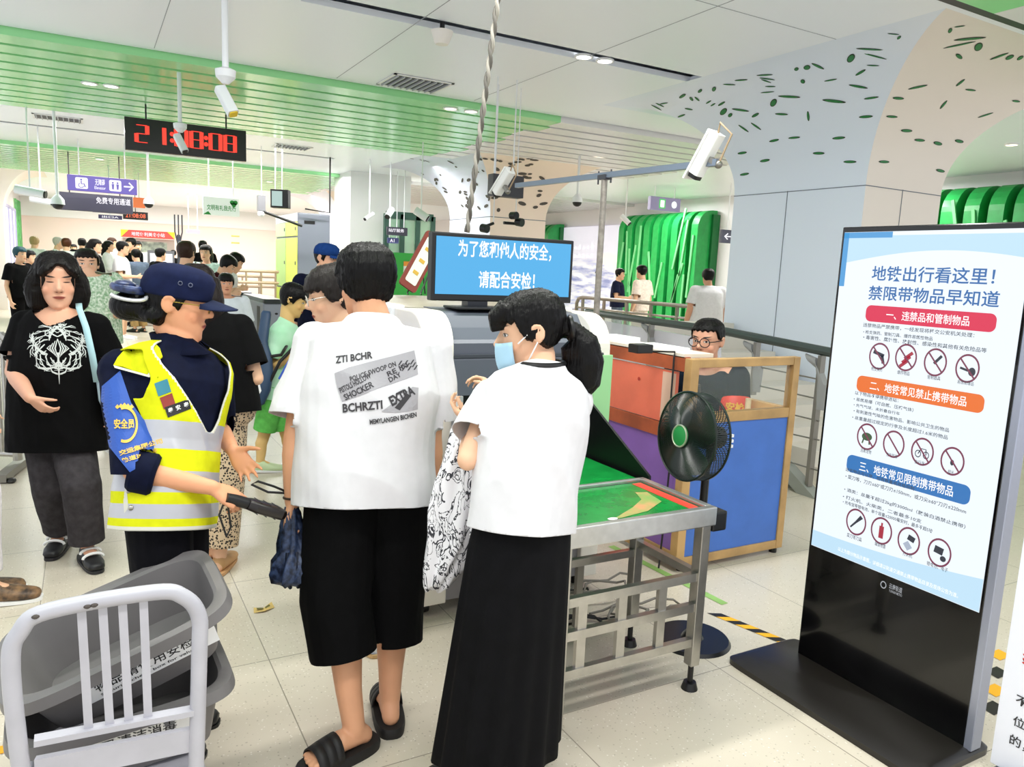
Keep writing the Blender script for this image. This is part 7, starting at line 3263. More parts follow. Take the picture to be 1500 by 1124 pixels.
# ================= woman in white T-shirt and black skirt =================
Wm = Fig((1.035, 1.83), (-.35, .94, 0), h=1.54, wide=1.03, female=True)
d0 = 2.2
Wm.set(hip=at_d(765, 800, d0), neck=at_d(790, 540, d0))
Wm.j['hip'].z = .88
Wm.set(sh_l=at_d(724, 588, d0 + .02), sh_r=at_d(836, 590, d0 + .08))
Wm.set(el_l=at_d(685, 674, d0 - .08), wr_l=at_d(696, 622, d0 + .15))
Wm.set(el_r=at_d(790, 665, d0 + .30), wr_r=at_d(732, 575, d0 + .40))
for q, sx in (('l', -1), ('r', 1)):
    Wm.j['hip_' + q] = Wm.j['hip'] + Wm.R * sx * .075 - V((0, 0, .05))
    Wm.j['knee_' + q] = Wm.j['hip_' + q].lerp(Wm.j['ankle_' + q], .5)
Wm.head = Head(at_d(778, 487, d0 + .03), (-.93, .50, 0), pitch=-.22, sc=.98)
Wm.hand_l = dict(d=(at_d(664, 600, d0 + .17) - Wm.j['wr_l']).normalized(), pn=CAMX * .8 + V((0, 0, .2)), curl=.6, thumb=.7)
Wm.hand_r = dict(d=(at_d(700, 552, d0 + .40) - Wm.j['wr_r']).normalized(), pn=V((-.2, -.3, -.9)), curl=.55, thumb=.4)
Wm.body('person', 'person with ponytail and face mask in white T-shirt and long black skirt, carrying a jacket', 'person', sk_l)


def pony(g, hd):
    g.tube([hd.p(0, -.09, .0), hd.p(.0, -.125, -.015), hd.p(.0, -.150, -.06), hd.p(0, -.152, -.12), hd.p(0, -.140, -.185), hd.p(0, -.128, -.215)], [.035, .026, .043, .050, .038, .016], 16)
    for a in (-.04, 0, .04):
        g.tube([hd.p(a, .06, .085), hd.p(a * 1.2, .097, .062), hd.p(a * 1.4, .106, .025)], [.03, .024, .012], 10)


Wm.hair(hair_k, grow=.014, hairline=.050, nape=-.045, side=-.012, extra=pony, strands=.004)
hd = Wm.head
g = Geo()
g.tube([hd.p(.032 * math.cos(a), -.122, -.008 + .032 * math.sin(a)) - Wm.base for a in np.linspace(0, 6.28, 18, endpoint=False)], .008, 8, closed=True)
g.build('hair_tie', black, Wm.o, smooth=True)
# mask
g = Geo()
rows = []
for z in np.linspace(-.012, -.118, 9):
    u_ = (z + .012) / -.106
    wd = .074 - .012 * u_
    row = []
    for k in range(15):
        a = -1.25 + 2.5 * k / 14
        bulge = .113 + .007 * math.sin(u_ * math.pi)
        if z < -.09:
            bulge -= (-.09 - z) * .6
        row.append(hd.p(wd * math.sin(a) / math.sin(1.25), .02 + (bulge - .02) * math.cos(a * .98) ** .75 if abs(a) < 1.4 else 0, z) - Wm.base)
    rows.append(row)
g.add([p for r_ in rows for p in r_], [(i * 15 + j, i * 15 + j + 1, (i + 1) * 15 + j + 1, (i + 1) * 15 + j) for i in range(8) for j in range(14)])
mk = g.build('face_mask', mat('mask_blue', '#a9d0e6', rough=.7), Wm.o, smooth='all')
solid(mk, .002, 1)
g = Geo()
for sx in (-1, 1):
    for z0_, z1_ in ((-.02, .022), (-.10, -.024)):
        g.tube([hd.p(sx * .072, .045, z0_) - Wm.base, hd.p(sx * .083, .015, (z0_ + z1_) / 2) - Wm.base, hd.p(sx * .086, -.012, z1_) - Wm.base], .0022, 6)
g.build('ear_loop', white_p, mk, smooth=True)
wshirt = Wm.shirt(tee_w, hem=-.16, hemw=(.190, .145), loose=.026, sleeve=.62, sw=.078, cuff=.088, wr=.019, wr2=.003, seed=9, wsc=(5, 5, 2.6), necky=-.005)
Wm.skirt(mat('skirt_black', '#060609', rough=.8, var=.25, vscale=20, bump=.1, bscale=300, spec=.15), length=.90, flare=.235, top=.12, pleats=15, amp=.014)
g = Geo()
nb = Wm.spine(1.0) - Wm.base
g.tube([nb + V((0, 0, .018)) + Wm.R * .074 * math.cos(a) + Wm.F * .07 * math.sin(a) + V((0, 0, -.03 * max(0, math.sin(a)))) for a in np.linspace(0, 6.28, 28, endpoint=False)], .007, 8, closed=True)
g.build('necklace_cord', black, Wm.o, smooth=True)
for q in 'lr':
    Wm.shoe(q, black)
# jacket over her arm
jt = at_d(680, 650, d0 + .12)
t = empty('jacket', jt, 'thin white jacket with black scribble print hanging over the woman\'s arm', 'jacket')
jm = mat('jacket_print', '#eceaee', rough=.75)
nt = jm.node_tree
b_ = nt.nodes['Principled BSDF']
tc = nt.nodes.new('ShaderNodeTexCoord')
mp = nt.nodes.new('ShaderNodeMapping')
mp.inputs['Scale'].default_value = (16, 16, 9)
nt.links.new(tc.outputs['Object'], mp.inputs[0])
n_ = nt.nodes.new('ShaderNodeTexNoise')
n_.inputs['Scale'].default_value = 1.6
n_.inputs['Detail'].default_value = 3
n_.inputs['Distortion'].default_value = 1.2
nt.links.new(mp.outputs[0], n_.inputs[0])
gg = NG(nt)
band = gg.m('LESS_THAN', gg.m('ABSOLUTE', gg.m('SUBTRACT', n_.outputs[0], .5)), .022)
band2 = gg.m('LESS_THAN', gg.m('ABSOLUTE', gg.m('SUBTRACT', n_.outputs[0], .62)), .014)
cc = gg.mix(gg.m('MAXIMUM', band, band2), lin('#eceaee'), lin('#33333a'))
nt.links.new(cc, b_.inputs['Base Color'])
g = Geo()
pth = [((693, 628), .045, .03), ((690, 660), .060, .045), ((682, 700), .075, .050), ((676, 745), .083, .050), ((670, 790), .075, .045), ((658, 825), .055, .036), ((648, 850), .036, .024), ((644, 858), .022, .016)]
n = 44
rings = []
for i, (p, rx, ry) in enumerate(pth):
    c = at_d(p[0] - 8, p[1] + 4, d0 + .13) - jt
    ring = []
    for k in range(n):
        a = 2 * math.pi * k / n
        f_ = 1 + .16 * math.sin(5 * a + i * .5) + .08 * math.sin(11 * a - i * .8)
        ring.append(c + CAMX * rx * f_ * math.cos(a) + V((CAMF.x, CAMF.y, 0)).normalized() * ry * f_ * math.sin(a) + V((0, 0, .012 * math.sin(3 * a + i))))
    rings.append(ring)
g.rings(rings)
g.build('body', jm, t, smooth='all')
g = Geo()
pth2 = [((706, 640), .02), ((712, 690), .034), ((708, 740), .030), ((700, 780), .024), ((690, 800), .012)]
rings = []
for i, (p, r_) in enumerate(pth2):
    c = at_d(p[0] - 2, p[1] + 30, d0 + .06) - jt
    rings.append([c + CAMX * r_ * (1 + .2 * math.sin(4 * a + i)) * math.cos(a) + CAMF * r_ * .7 * math.sin(a) for a in np.linspace(0, 6.28, 24, endpoint=False)])
g.rings(rings)
g.build('sleeve', jm, t, smooth='all')
# green bottle under her arm
bt, bb = at_d(701, 583, d0 + .06), at_d(728, 692, d0 - .13)
t = empty('drink_bottle', bb, 'green plastic drink bottle with white label held under the woman\'s arm', 'bottle')
ax = bt - bb
u, v = frame(ax.normalized())
cyl = lambda g, a, b_, r0, r1: g.loft([(ax * a, u * r0, v * r0), (ax * b_, u * r1, v * r1)], 24)
g = Geo()
g.loft([(ax * q, u * r_, v * r_) for q, r_ in ((0, .026), (.03, .031), (.3, .031), (.32, .030), (.62, .031), (.75, .026), (.85, .014), (.9, .013))], 24)
g.build('bottle_body', mat('bottle_green', '#11824b', rough=.2), t, smooth=True)
g = Geo()
g.loft([(ax * q, u * .0325, v * .0325) for q in (.08, .28)], 24)
g.build('label_band', mat('bottle_label', '#cfc9c4', rough=.5, col2='#6d6a66', vscale=60), t, smooth=True)
g = Geo()
g.loft([(ax * .9, u * .019, v * .019), (ax * 1.02, u * .019, v * .019)], 24)
g.build('cap', mat('cap_green', '#16a05a', rough=.4), t, smooth=True)

# ================= girl in black T-shirt at left =========================
Gl = Fig((-0.08, 4.42), (.10, -1, 0), h=1.62, wide=1.30, female=True)
d0 = 4.0
Gl.base = V((-0.10, 4.42, 0))
Gl = Fig((-.10, 4.42), (.12, -1, 0), h=1.60, wide=1.36, female=True)
dG = CAMF.x * -.10 + CAMF.y * 4.42 + .15 * .3
Gl.set(sh_r=at_d(40, 478, dG), sh_l=at_d(140, 480, dG - .02), neck=at_d(86, 452, dG))
Gl.set(el_r=at_d(22, 570, dG), wr_r=at_d(50, 585, dG - .18), el_l=at_d(164, 540, dG + .04), wr_l=at_d(166, 592, dG + .02))
Gl.set(sh_r=at_d(38, 476, dG), el_r=at_d(20, 545, dG - .06), wr_r=at_d(44, 583, dG - .30))
al, ar = at_z(128, 800, .09), at_z(88, 780, .09)
Gl.set(hip=at_d(86, 628, dG), hip_r=at_d(66, 640, dG), hip_l=at_d(106, 640, dG), knee_r=at_d(76, 710, dG), knee_l=at_d(118, 712, dG - .1), ankle_l=al, ankle_r=ar)
Gl.set(toe_l=al + V((.03, -.12, -.055)), toe_r=ar + V((-.03, -.12, -.055)))
Gl.head = Head(at_d(84, 412, dG - .03), (.08, -1, 0), pitch=-.13, sc=1.10)
Gl.hand_r = dict(d=V((.75, -.15, -.75)), pn=V((.7, .5, .1)), curl=.5)
Gl.hand_l = dict(d=V((0, -.1, -1)), pn=V((-.9, -.1, 0)), curl=.6)
Gl.body('person', 'person with black bob in oversized black T-shirt with white thorny emblem and grey trousers', 'person', sk_sq)


def bob(g, hd):
    for sx in (-1, 1):
        g.tube([hd.p(sx * .060, -.02, .05), hd.p(sx * .088, .005, .0), hd.p(sx * .094, .012, -.05), hd.p(sx * .086, .018, -.105), hd.p(sx * .078, .022, -.135)], [.045, .040, .042, .036, .018], 14)
        g.tube([hd.p(sx * .015, .05, .095), hd.p(sx * .045, .085, .065), hd.p(sx * .070, .075, .02), hd.p(sx * .080, .055, -.03)], [.03, .024, .022, .014], 12)
        g.tube([hd.p(sx * .05, -.06, .03), hd.p(sx * .085, -.05, -.04), hd.p(sx * .075, -.05, -.12)], [.05, .05, .035], 12)
    g.ball(hd.p(0, -.075, -.05), (.09 * hd.sc, .055 * hd.sc, .085 * hd.sc), hd.M)


Gl.hair(hairmat('hair_bob', '#130f0e'), grow=.018, hairline=.096, nape=-.2, side=-.2, part=.75, extra=bob, strands=.005)
gls = Gl.shirt(tee_k, hem=-.18, hemw=(.187, .160), loose=.018, sleeve=.66, sw=.080, cuff=.088, wr=.010, seed=12, necky=-.03, necktilt=.7)
Gl.trousers(fabric('trousers_charcoal', '#3d3a3d', var=.2), end=1.9, w=(.105, .098, .085, .085), wr=.010, seed=7, top=-.02)
for q in 'lr':
    s_ = Gl.shoe(q, mat('shoe_black', '#17171a', rough=.45), mat('sole_dark', '#26262a', rough=.6))
    an, to = Gl.j['ankle_' + q] - Gl.base, Gl.j['toe_' + q] - Gl.base
    g = Geo()
    fd = (to - an)
    fd.z = 0
    fd.normalize()
    sd = V((fd.y, -fd.x, 0))
    for k in (0, 1):
        c = an + fd * (.055 + .045 * k) + V((0, 0, -.018 - .012 * k))
        g.tube([c + sd * .046 * math.cos(a) + V((0, 0, .022 * math.sin(a))) for a in np.linspace(0, math.pi, 9)], .007, 6)
    g.build('strap', white_p, s_, smooth=True)
# emblem
bvg = bvh_of(gls)
g = Geo()
vd = V((-.02, 1, -.05)).normalized()
c0 = at_d(84, 515, dG - .35) - Gl.base
rr = random.Random(17)
Ux, Uz = V((1, 0, 0)), V((0, 0, 1))
nm = V((0, -1, 0))
Rm = .125
for k in range(15):
    a = math.pi / 2 + (k / 14) * math.pi
    pts, ws = [], []
    rad = .05 + .01 * rr.random()
    for i in range(7):
        u = i / 6
        aa = a + .35 * math.sin(u * 5 + k)
        r_ = rad + (Rm - rad) * u
        pts.append((r_ * math.cos(aa), r_ * math.sin(aa)))
        ws.append(.007 * (1 - .6 * u) * (1 if i % 2 else .6))
    br = []
    for i in (2, 3, 4, 5):
        x, z = pts[i]
        L = .022 + .018 * rr.random()
        da = rr.choice((-1, 1)) * (.8 + .5 * rr.random())
        br.append([(x, z), (x + L * .5 * math.cos(a + da), z + L * .5 * math.sin(a + da)), (x + L * math.cos(a + da * 1.4), z + L * math.sin(a + da * 1.4))])
    for sx in (1, -1):
        stroke(g, [c0 + Ux * sx * x + Uz * z for x, z in pts], ws, nm)
        for b3 in br:
            stroke(g, [c0 + Ux * sx * x + Uz * z for x, z in b3], [.005, .004, .001], nm)
stroke(g, [c0 + Uz * -.02, c0 + Uz * -.12, c0 + Uz * -.17], [.009, .006, .001], nm)
for sx in (-1, 1):
    for q in range(4):
        stroke(g, [c0 + Ux * sx * .01 * q + Uz * (.045 - .01 * q), c0 + Ux * sx * (.012 + .011 * q) + Uz * 0, c0 + Ux * sx * .006 * q + Uz * (-.05 + .008 * q)], [.003, .006, .002], nm)
drape('emblem', g, mat('emblem_white', '#cfd4d2', rough=.8), gls, vd, .004, gls, .03, bvg)
# tote bag and blue strap
t = empty('tote_bag', at_d(152, 560, dG + .02), 'pale blue shoulder bag with light strap beside the person in black T-shirt', 'bag')
L0 = t.location
g = Geo()
bp = [at_d(x, y, dd_) for x, y, dd_ in ((115, 440, dG + .12), (116, 452, dG - .14), (126, 480, dG - .2), (135, 520, dG - .2), (142, 560, dG - .16))]
g.v = []
for i in range(len(bp) - 1):
    pass
rows = [[p - L0 - CAMX * .016, p - L0 + CAMX * .016] for p in bp]
g.add([p for r_ in rows for p in r_], [(2 * i, 2 * i + 1, 2 * i + 3, 2 * i + 2) for i in range(len(bp) - 1)])
o = g.build('strap', mat('strap_paleblue', '#a9cfd8', rough=.7), t, smooth='all')
solid(o, .004, 0)
g = Geo()
c = at_d(163, 566, dG - .05) - L0
g.loft([(c + V((0, 0, .10)), CAMX * .03, CAMF * .05, 3), (c + V((0, 0, .03)), CAMX * .055, CAMF * .07, 3), (c + V((0, 0, -.07)), CAMX * .045, CAMF * .07, 3), (c + V((0, 0, -.12)), CAMX * .03, CAMF * .05, 3)], 20)
g.build('pouch', mat('pouch_blue', '#b9d3df', rough=.5, col2='#8d9fb8', vscale=14), t, smooth='all')

# ================= woman in green print dress behind her ===================
d0 = 5.9
b0 = at_d(135, 560, d0)
Gd = Fig((b0.x, b0.y), (.03, -1, 0), h=1.63, wide=1.1, female=True, detail=1)
Gd.head = Head(at_d(127, 388, d0), (.02, -1, 0), pitch=.0, sc=1.02)
Gd.j['wr_l'] = at_d(172, 462, d0 - .1)
Gd.j['el_l'] = at_d(160, 462, d0)
Gd.j['el_r'] = Gd.j['el_r']
Gd.body('person', 'person with centre-parted dark hair and green speckled blouse behind the black T-shirt walker', 'person', sk_f, GR)


def longback(g, hd):
    g.tube([hd.p(0, -.07, .02), hd.p(0, -.10, -.08), hd.p(0, -.10, -.2)], [.08, .075, .05], 12)


Gd.hair(hair_b, grow=.012, hairline=.062, nape=-.2, side=.0, extra=longback, strands=.003)
Gd.shirt(mat('blouse_green', '#7fa87f', rough=.8, col2='#e6efe0', vscale=60), hem=-.1, loose=.03, sleeve=.75, sw=.08, cuff=.085, wr=.006)
Gd.trousers(fabric('trousers_white', '#e7e4ea'), end=1.9, w=(.11, .09, .08, .08), top=.02)
for q in 'lr':
    Gd.shoe(q, white_p)

# ================= person with leopard trousers behind the guard =============
d0 = 3.75
b0 = at_d(318, 790, d0)
Lp = Fig((b0.x, b0.y), (-.35, .94, 0), h=1.60, wide=1.12, female=True, detail=1)
Lp.set(sh_r=at_d(352, 480, d0), el_r=at_d(376, 555, d0), wr_r=at_d(362, 530, d0 + .25), neck=at_d(306, 462, d0), sh_l=at_d(270, 480, d0), hip=at_d(322, 600, d0))
Lp.set(hip_l=at_d(305, 615, d0), hip_r=at_d(332, 612, d0), knee_l=at_d(308, 700, d0), knee_r=at_d(330, 705, d0), ankle_r=at_d(322, 795, d0), ankle_l=at_d(300, 798, d0))
for q in 'lr':
    Lp.j['ankle_' + q].z = .08
    Lp.j['toe_' + q] = Lp.j['ankle_' + q] + V((.06, .12, -.05))
Lp.head = Head(at_d(286, 424, d0), (-.3, .95, 0), sc=1.0)
Lp.body('person', 'person in black T-shirt and leopard-print trousers standing behind the guard', 'person', sk_l, GR)


def longhair(g, hd):
    g.tube([hd.p(0, -.06, .04), hd.p(.01, -.10, -.06), hd.p(.02, -.11, -.16), hd.p(.03, -.10, -.22)], [.09, .085, .07, .04], 14)


Lp.hair(hairmat('hair_darkbrown', '#1b1210'), grow=.014, nape=-.2, side=-.05, extra=longhair, strands=.004)
Lp.shirt(tee_k, hem=-.06, hemw=(.19, .14), loose=.022, sleeve=.75, wr=.006)
lpm = mat('leopard_print', '#c9b394', rough=.8)
nt = lpm.node_tree
tc = nt.nodes.new('ShaderNodeTexCoord')
vo = nt.nodes.new('ShaderNodeTexVoronoi')
vo.inputs['Scale'].default_value = 85
nt.links.new(tc.outputs['Object'], vo.inputs[0])
gg = NG(nt)
cc = gg.mix(gg.m('LESS_THAN', vo.outputs['Distance'], .42), lin('#cdb596'), lin('#2a221e'))
nt.links.new(cc, nt.nodes['Principled BSDF'].inputs['Base Color'])
Lp.trousers(lpm, end=1.85, w=(.11, .10, .09, .085), wr=.004)
for q in 'lr':
    Lp.shoe(q, mat('sandal_tan', '#c79a6a', rough=.6))

# ================= boy in green with racket bag ==============================
d0 = 5.45
b0 = at_z(392, 692, 0)
dB = (b0 - V((0, 0, EYE))).dot(CAMF)
Bo = Fig((b0.x, b0.y), (.85, -.25, 0), h=1.46, wide=.92, detail=1)
Bo.head = Head(at_d(429, 440, dB), (.9, -.28, 0), pitch=-.35, sc=.98)
Bo.set(neck=at_d(420, 472, dB), sh_r=at_d(408, 492, dB - .06), sh_l=at_d(428, 490, dB + .12), el_r=at_d(397, 540, dB - .12), wr_r=at_d(430, 520, dB - .15), el_l=at_d(432, 540, dB + .1), wr_l=at_d(445, 520, dB))
Bo.set(hip=at_d(403, 580, dB), hip_l=at_d(410, 590, dB + .06), hip_r=at_d(396, 592, dB - .05), knee_r=at_d(386, 640, dB), knee_l=at_d(420, 640, dB + .1), ankle_r=at_d(381, 688, dB), ankle_l=at_d(430, 690, dB + .2))
for q in 'lr':
    Bo.j['ankle_' + q].z = .08
    Bo.j['toe_' + q] = Bo.j['ankle_' + q] + V((.12, -.03, -.05))
Bo.body('person', 'boy person in mint T-shirt and green shorts looking down, racket bag behind him', 'person', skin('skin_boy', '#e0ba78'))
Bo.hair(hair_k, grow=.016, hairline=.045, nape=-.05, strands=.004)
mint = mat('tee_mint', '#a5e3b6', rough=.8, col2='#c8f0d4', vscale=5)
Bo.shirt(mint, hem=-.05, loose=.02, sleeve=.75, sw=.07, cuff=.085, wr=.006, hemw=(.17, .13))
Bo.trousers(fabric('shorts_green', '#63b957'), 'shorts', end=.78, w=(.105, .10, .10, .1), wr=.005)
for q in 'lr':
    Bo.shoe(q, mat('shoe_palegreen', '#cfe3b4', rough=.6), white_p, grow=1.1)
t = empty('racket_bag', at_d(381, 545, dB - .2), 'dark blue racket bag with white letters slung on the boy\'s back', 'bag')
L0 = t.location
g = Geo()
o_ = at_d(376, 560, dB - .2)
tp = at_d(390, 460, dB - .16)
ax = tp - o_
u = (CAMX - ax.normalized() * CAMX.dot(ax.normalized())).normalized()
v = u.cross(ax.normalized())
rowsb = ((-.36, .035, .02), (-.30, .075, .03), (-.1, .105, .038), (.15, .11, .038), (.38, .085, .034), (.55, .045, .03), (.62, .038, .028), (1.0, .035, .026), (1.04, .028, .02))
g.loft([(o_ + ax * z - L0, u * rx, v * ry, 2.6) for z, rx, ry in rowsb], 28)
g.build('case', mat('bag_navy', '#27415f', rough=.5, var=.1), t, smooth='all')
g = Geo()
for z, ch in ((-.12, 'D'), (.30, '/'), (.50, '/')):
    put_text(g, ch, o_ + ax * z - L0 - v * -.043 if False else o_ + ax * z - L0 + (v if v.dot(CAMF) < 0 else -v) * .041 - u * .0, u, ax.normalized(), h=.12 if ch == 'D' else .06, bold=.02, center=True)
g.build('lettering', white_p, t)
g = Geo()
g.tube([o_ + ax * .35 - L0, at_d(412, 520, dB - .2) - L0, at_d(424, 500, dB - .05) - L0], .012, 8)
g.tube([o_ + ax * -.05 - L0 + u * .08, at_d(410, 530, dB - .22) - L0, at_d(434, 505, dB - .1) - L0], .012, 8)
g.build('strap', black, t, smooth=True)

# ================= man with glasses behind the man in white ====================
d0 = 3.15
b0 = at_d(520, 900, d0)
b0 = V((b0.x, b0.y, 0))
Hg = Fig((b0.x, b0.y), (-.75, .55, 0), h=1.62, detail=1)
Hg.head = Head(at_d(488, 435, d0), (-.93, .2, 0), pitch=-.25, sc=1.04)
Hg.set(neck=at_d(503, 490, d0), hip=at_d(512, 660, d0), sh_l=at_d(462, 515, d0 + .0), sh_r=at_d(540, 515, d0 + .15), el_l=at_d(440, 590, d0 + .05), wr_l=at_d(458, 556, d0 + .2))
Hg.set(ankle_r=at_d(540, 905, d0 + .02), knee_r=at_d(535, 790, d0), ankle_l=at_d(505, 900, d0 + .1), knee_l=at_d(508, 790, d0 + .05), hip_l=at_d(503, 690, d0), hip_r=at_d(525, 690, d0))
for q in 'lr':
    Hg.j['ankle_' + q].z = .085
    Hg.j['toe_' + q] = Hg.j['ankle_' + q] + V((-.02, -.13, -.05))
Hg.body('person', 'person with glasses and grey-black hair looking down behind the man in white T-shirt', 'person', sk_l, GR)
Hg.hair(hairmat('hair_ash', '#2a2523'), grow=.018, hairline=.045, nape=-.05, strands=.005)
glasses(Hg, mat('frame_clear', '#c9c4b8', rough=.2), .021)
Hg.shirt(mat('shirt_royal', '#2a4aa8', rough=.8, var=.1), hem=-.05, loose=.02, sleeve=.7, wr=.006)
Hg.trousers(fabric('trousers_dark', '#23232a'), end=1.75, w=(.105, .085, .075, .075))
for q in 'lr':
    s_ = Hg.shoe(q, mat('sneaker_blue', '#2f73c4', rough=.5, col2='#e9edf2', vscale=14), mat('sole_tan', '#d9b47f', rough=.6))

# ================= capped guard at the scanner ==============================
d0 = 6.2
b0 = at_d(470, 620, d0)
Cg = Fig((b0.x, b0.y), (.45, -.9, 0), h=1.70, detail=1)
Cg.head = Head(at_d(478, 379, d0), (.75, -.7, 0), pitch=-.1, sc=1.0)
Cg.set(el_r=at_d(437, 470, d0 - .02), wr_r=at_d(440, 505, d0 - .12))
Cg.body('person', 'guard person in blue cap and dark navy uniform behind the scanner line', 'person', sk_f, GR)
Cg.hair(hair_k, grow=.010, hairline=.06, nape=-.05)
capb = fabric('cap_blue', '#1c4080', var=.1)
g = local_cap(Cg, 'cap', capb, [(.030, .087, .098, -.108), (.06, .089, .102, -.108), (.09, .084, .098, -.098), (.115, .064, .07, -.072), (.126, .025, .03, -.03)], 30)
cap = g.build('cap', capb, Cg.o, smooth='all')
g = Geo()
hd = Cg.head
rows = []
for u_ in np.linspace(0, 1, 5):
    rows.append([hd.p(.078 * math.cos(a), .07 + math.sin(a) * (.03 + .08 * u_), .034 - .02 * u_) - Cg.base for a in np.linspace(0, math.pi, 13)])
g.add([p for r_ in rows for p in r_], [(i * 13 + j, i * 13 + j + 1, (i + 1) * 13 + j + 1, (i + 1) * 13 + j) for i in range(4) for j in range(12)])
o = g.build('brim', capb, cap, smooth='all')
solid(o, .005, 0)
Cg.shirt(navy, 'uniform_shirt', hem=-.02, loose=.02, sleeve=.85, wr=.005)
Cg.trousers(blk, end=1.9)
for q in 'lr':
    Cg.shoe(q, black)
t = empty('clipboard', at_d(433, 532, 3.36), 'blue folder held upright between the boy and the man in white', 'folder')
g = Geo()
Mx = Matrix((CAMX, CAMF, CAMX.cross(CAMF) * -1)).transposed()
Mx = Matrix.Rotation(.5, 3, CAMF) @ Matrix((CAMX, V((CAMF.x, CAMF.y, 0)).normalized(), V((0, 0, 1)))).transposed()
g.box((-.02, -.06, -.085), (.02, .06, .085), Mx)
g.build('cover', mat('folder_blue', '#2a4fb0', rough=.4), t, bevel=.004)

# ================= seated operator behind the desk =============================
d0 = 4.6
hc = at_d(1036, 500, d0)
Op = Fig((hc.x + .05, hc.y + .1), (-.8, -.35, 0), h=1.80, wide=1.15)
Op.head = Head(hc, (-.88, -.35, 0), pitch=-.08, sc=1.10)
nk = hc + V((.05, .04, -.165))
Op.set(neck=nk, hip=nk + V((.12, .08, -.56)))
R_ = Op.R
Op.set(sh_l=nk + R_ * -.19 + V((.02, .02, -.05)), sh_r=nk + R_ * .19 + V((.02, .02, -.05)))
hp_ = Op.j['hip']
Fv = Op.F
for q, sx in (('l', -1), ('r', 1)):
    Op.j['hip_' + q] = hp_ + R_ * sx * .09 - V((0, 0, .03))
    Op.j['knee_' + q] = Op.j['hip_' + q] + Fv * .42 + V((0, 0, .0))
    Op.j['ankle_' + q] = Op.j['knee_' + q] + Fv * -.02 - V((0, 0, Op.j['knee_' + q].z - .085))
    Op.j['toe_' + q] = Op.j['ankle_' + q] + Fv * .12 - V((0, 0, .05))
    Op.j['el_' + q] = Op.j['sh_' + q] + Fv * .08 + R_ * sx * .05 - V((0, 0, .27))
    Op.j['wr_' + q] = Op.j['el_' + q] + Fv * .23 - R_ * sx * .08 - V((0, 0, .0))
Op.body('person', 'seated operator person with round black glasses and red armband behind the inspection desk', 'person', skin('skin_operator', '#dba58a'))
Op.hair(hair_k, grow=.012, hairline=.072, nape=-.03, side=.02, strands=.003)
gm = mat('frame_black', '#17171a', rough=.3)
hd = Op.head
glasses(Op, gm, .026, .003)
ops = Op.shirt(fabric('uniform_darkteal', '#0c1826', var=.2), 'uniform_shirt', hem=.05, loose=.03, sleeve=.9, sw=.085, cuff=.085, wr=.008)
Op.trousers(blk, end=1.8)
for q in 'lr':
    Op.shoe(q, black)
g = Geo()
sh, el = Op.j['sh_r'], Op.j['el_r']
sh2, el2 = Op.j['sh_l'], Op.j['el_l']
s1, e1 = (sh2, el2)
ax = (e1 - s1).normalized()
g.tube([s1.lerp(e1, q) - Op.base for q in (.42, .46, .78, .86, .9)], [.085, .096, .098, .095, .088], 24)
ab = g.build('armband', mat('armband_red', '#d8321f', rough=.5), ops, smooth='all')
g = Geo()
mid_ = s1.lerp(e1, .62) - Op.base
vdir = (mid_ + Op.base - V((0, 0, EYE))).normalized()
ru = V((vdir.y, -vdir.x, 0)).normalized()
put_text(g, '安检', mid_ - vdir * .12, ru, V((0, 0, 1)), h=.055, bold=.03, center=True)
drape('armband_print', g, mat('print_gold', '#f0b92c', rough=.5), ab, vdir, .003, ab, .02)
t = empty('office_chair', (Op.j['hip'].x, Op.j['hip'].y, 0), 'dark office chair carrying the seated operator', 'chair')
L0 = t.location
sz = Op.j['hip'].z - .155
g = Geo()
g.box((-.24, -.24, sz - .06), (.24, .24, sz))
g.build('seat', dark_grey, t, bevel=.03)
g = Geo()
bkv = -Fv
c = bkv * .25 + V((0, 0, sz + .25))
g.obox(c, R_ * .2, Fv * .02, V((0, 0, .2)))
g.build('backrest', dark_grey, t, bevel=.02)
g = Geo()
g.tube([(0, 0, .06), (0, 0, sz - .05)], .03, 12)
g.tube([bkv * .2 + V((0, 0, sz - .03)), bkv * .26 + V((0, 0, sz + .1))], .02, 8)
g.build('column', black, t)
for k in range(5):
    a = 2 * math.pi * k / 5
    g = Geo()
    g.bar((0, 0, .07), (.26 * math.cos(a), .26 * math.sin(a), .06), .04, .03)
    g.ball((.26 * math.cos(a), .26 * math.sin(a), .03), .03)
    g.build('leg', black, t)

# ================= foot entering at the left edge ===============================
fb = at_z(20, 880, 0)
Ft = Fig((fb.x - .12, fb.y - .02), (1, -.1, 0), h=1.7, detail=1)
an = V((fb.x - .09, fb.y, .10))
Ft.set(ankle_l=an, toe_l=V((fb.x + .06, fb.y - .015, .035)))
Ft.o = Geo().ball((0, 0, 0), .001).build('shoe', mat('shoe_brown', '#8a6a4a', rough=.55, col2='#2d2420', vscale=30))
bpy.data.objects.remove(Ft.o)
Ft.base = V((fb.x, fb.y, 0))
# the rest of the person whose shoe shows at the left edge stands outside the frame
Ft2 = Fig((fb.x - .16, fb.y + .02), (1, -.1, 0), h=1.68, detail=0)
Ft2.set(ankle_r=V((fb.x - .09, fb.y, .09)), toe_r=V((fb.x + .05, fb.y - .015, .035)), knee_r=V((fb.x - .10, fb.y + .01, .50)))
Ft2.body('person', 'person at the left edge of whom only a brown patterned shoe enters the frame', 'person', sk_l)
Ft2.hair(hair_k)
Ft2.shirt(tee_w)
Ft2.trousers(MATS['trousers_white'], end=1.85, w=(.1, .08, .06, .06))
for q in 'lr':
    Ft2.shoe(q, mat('shoe_brown', '#8a6a4a', rough=.55, col2='#3d322a', vscale=30), white_p, grow=1.15)


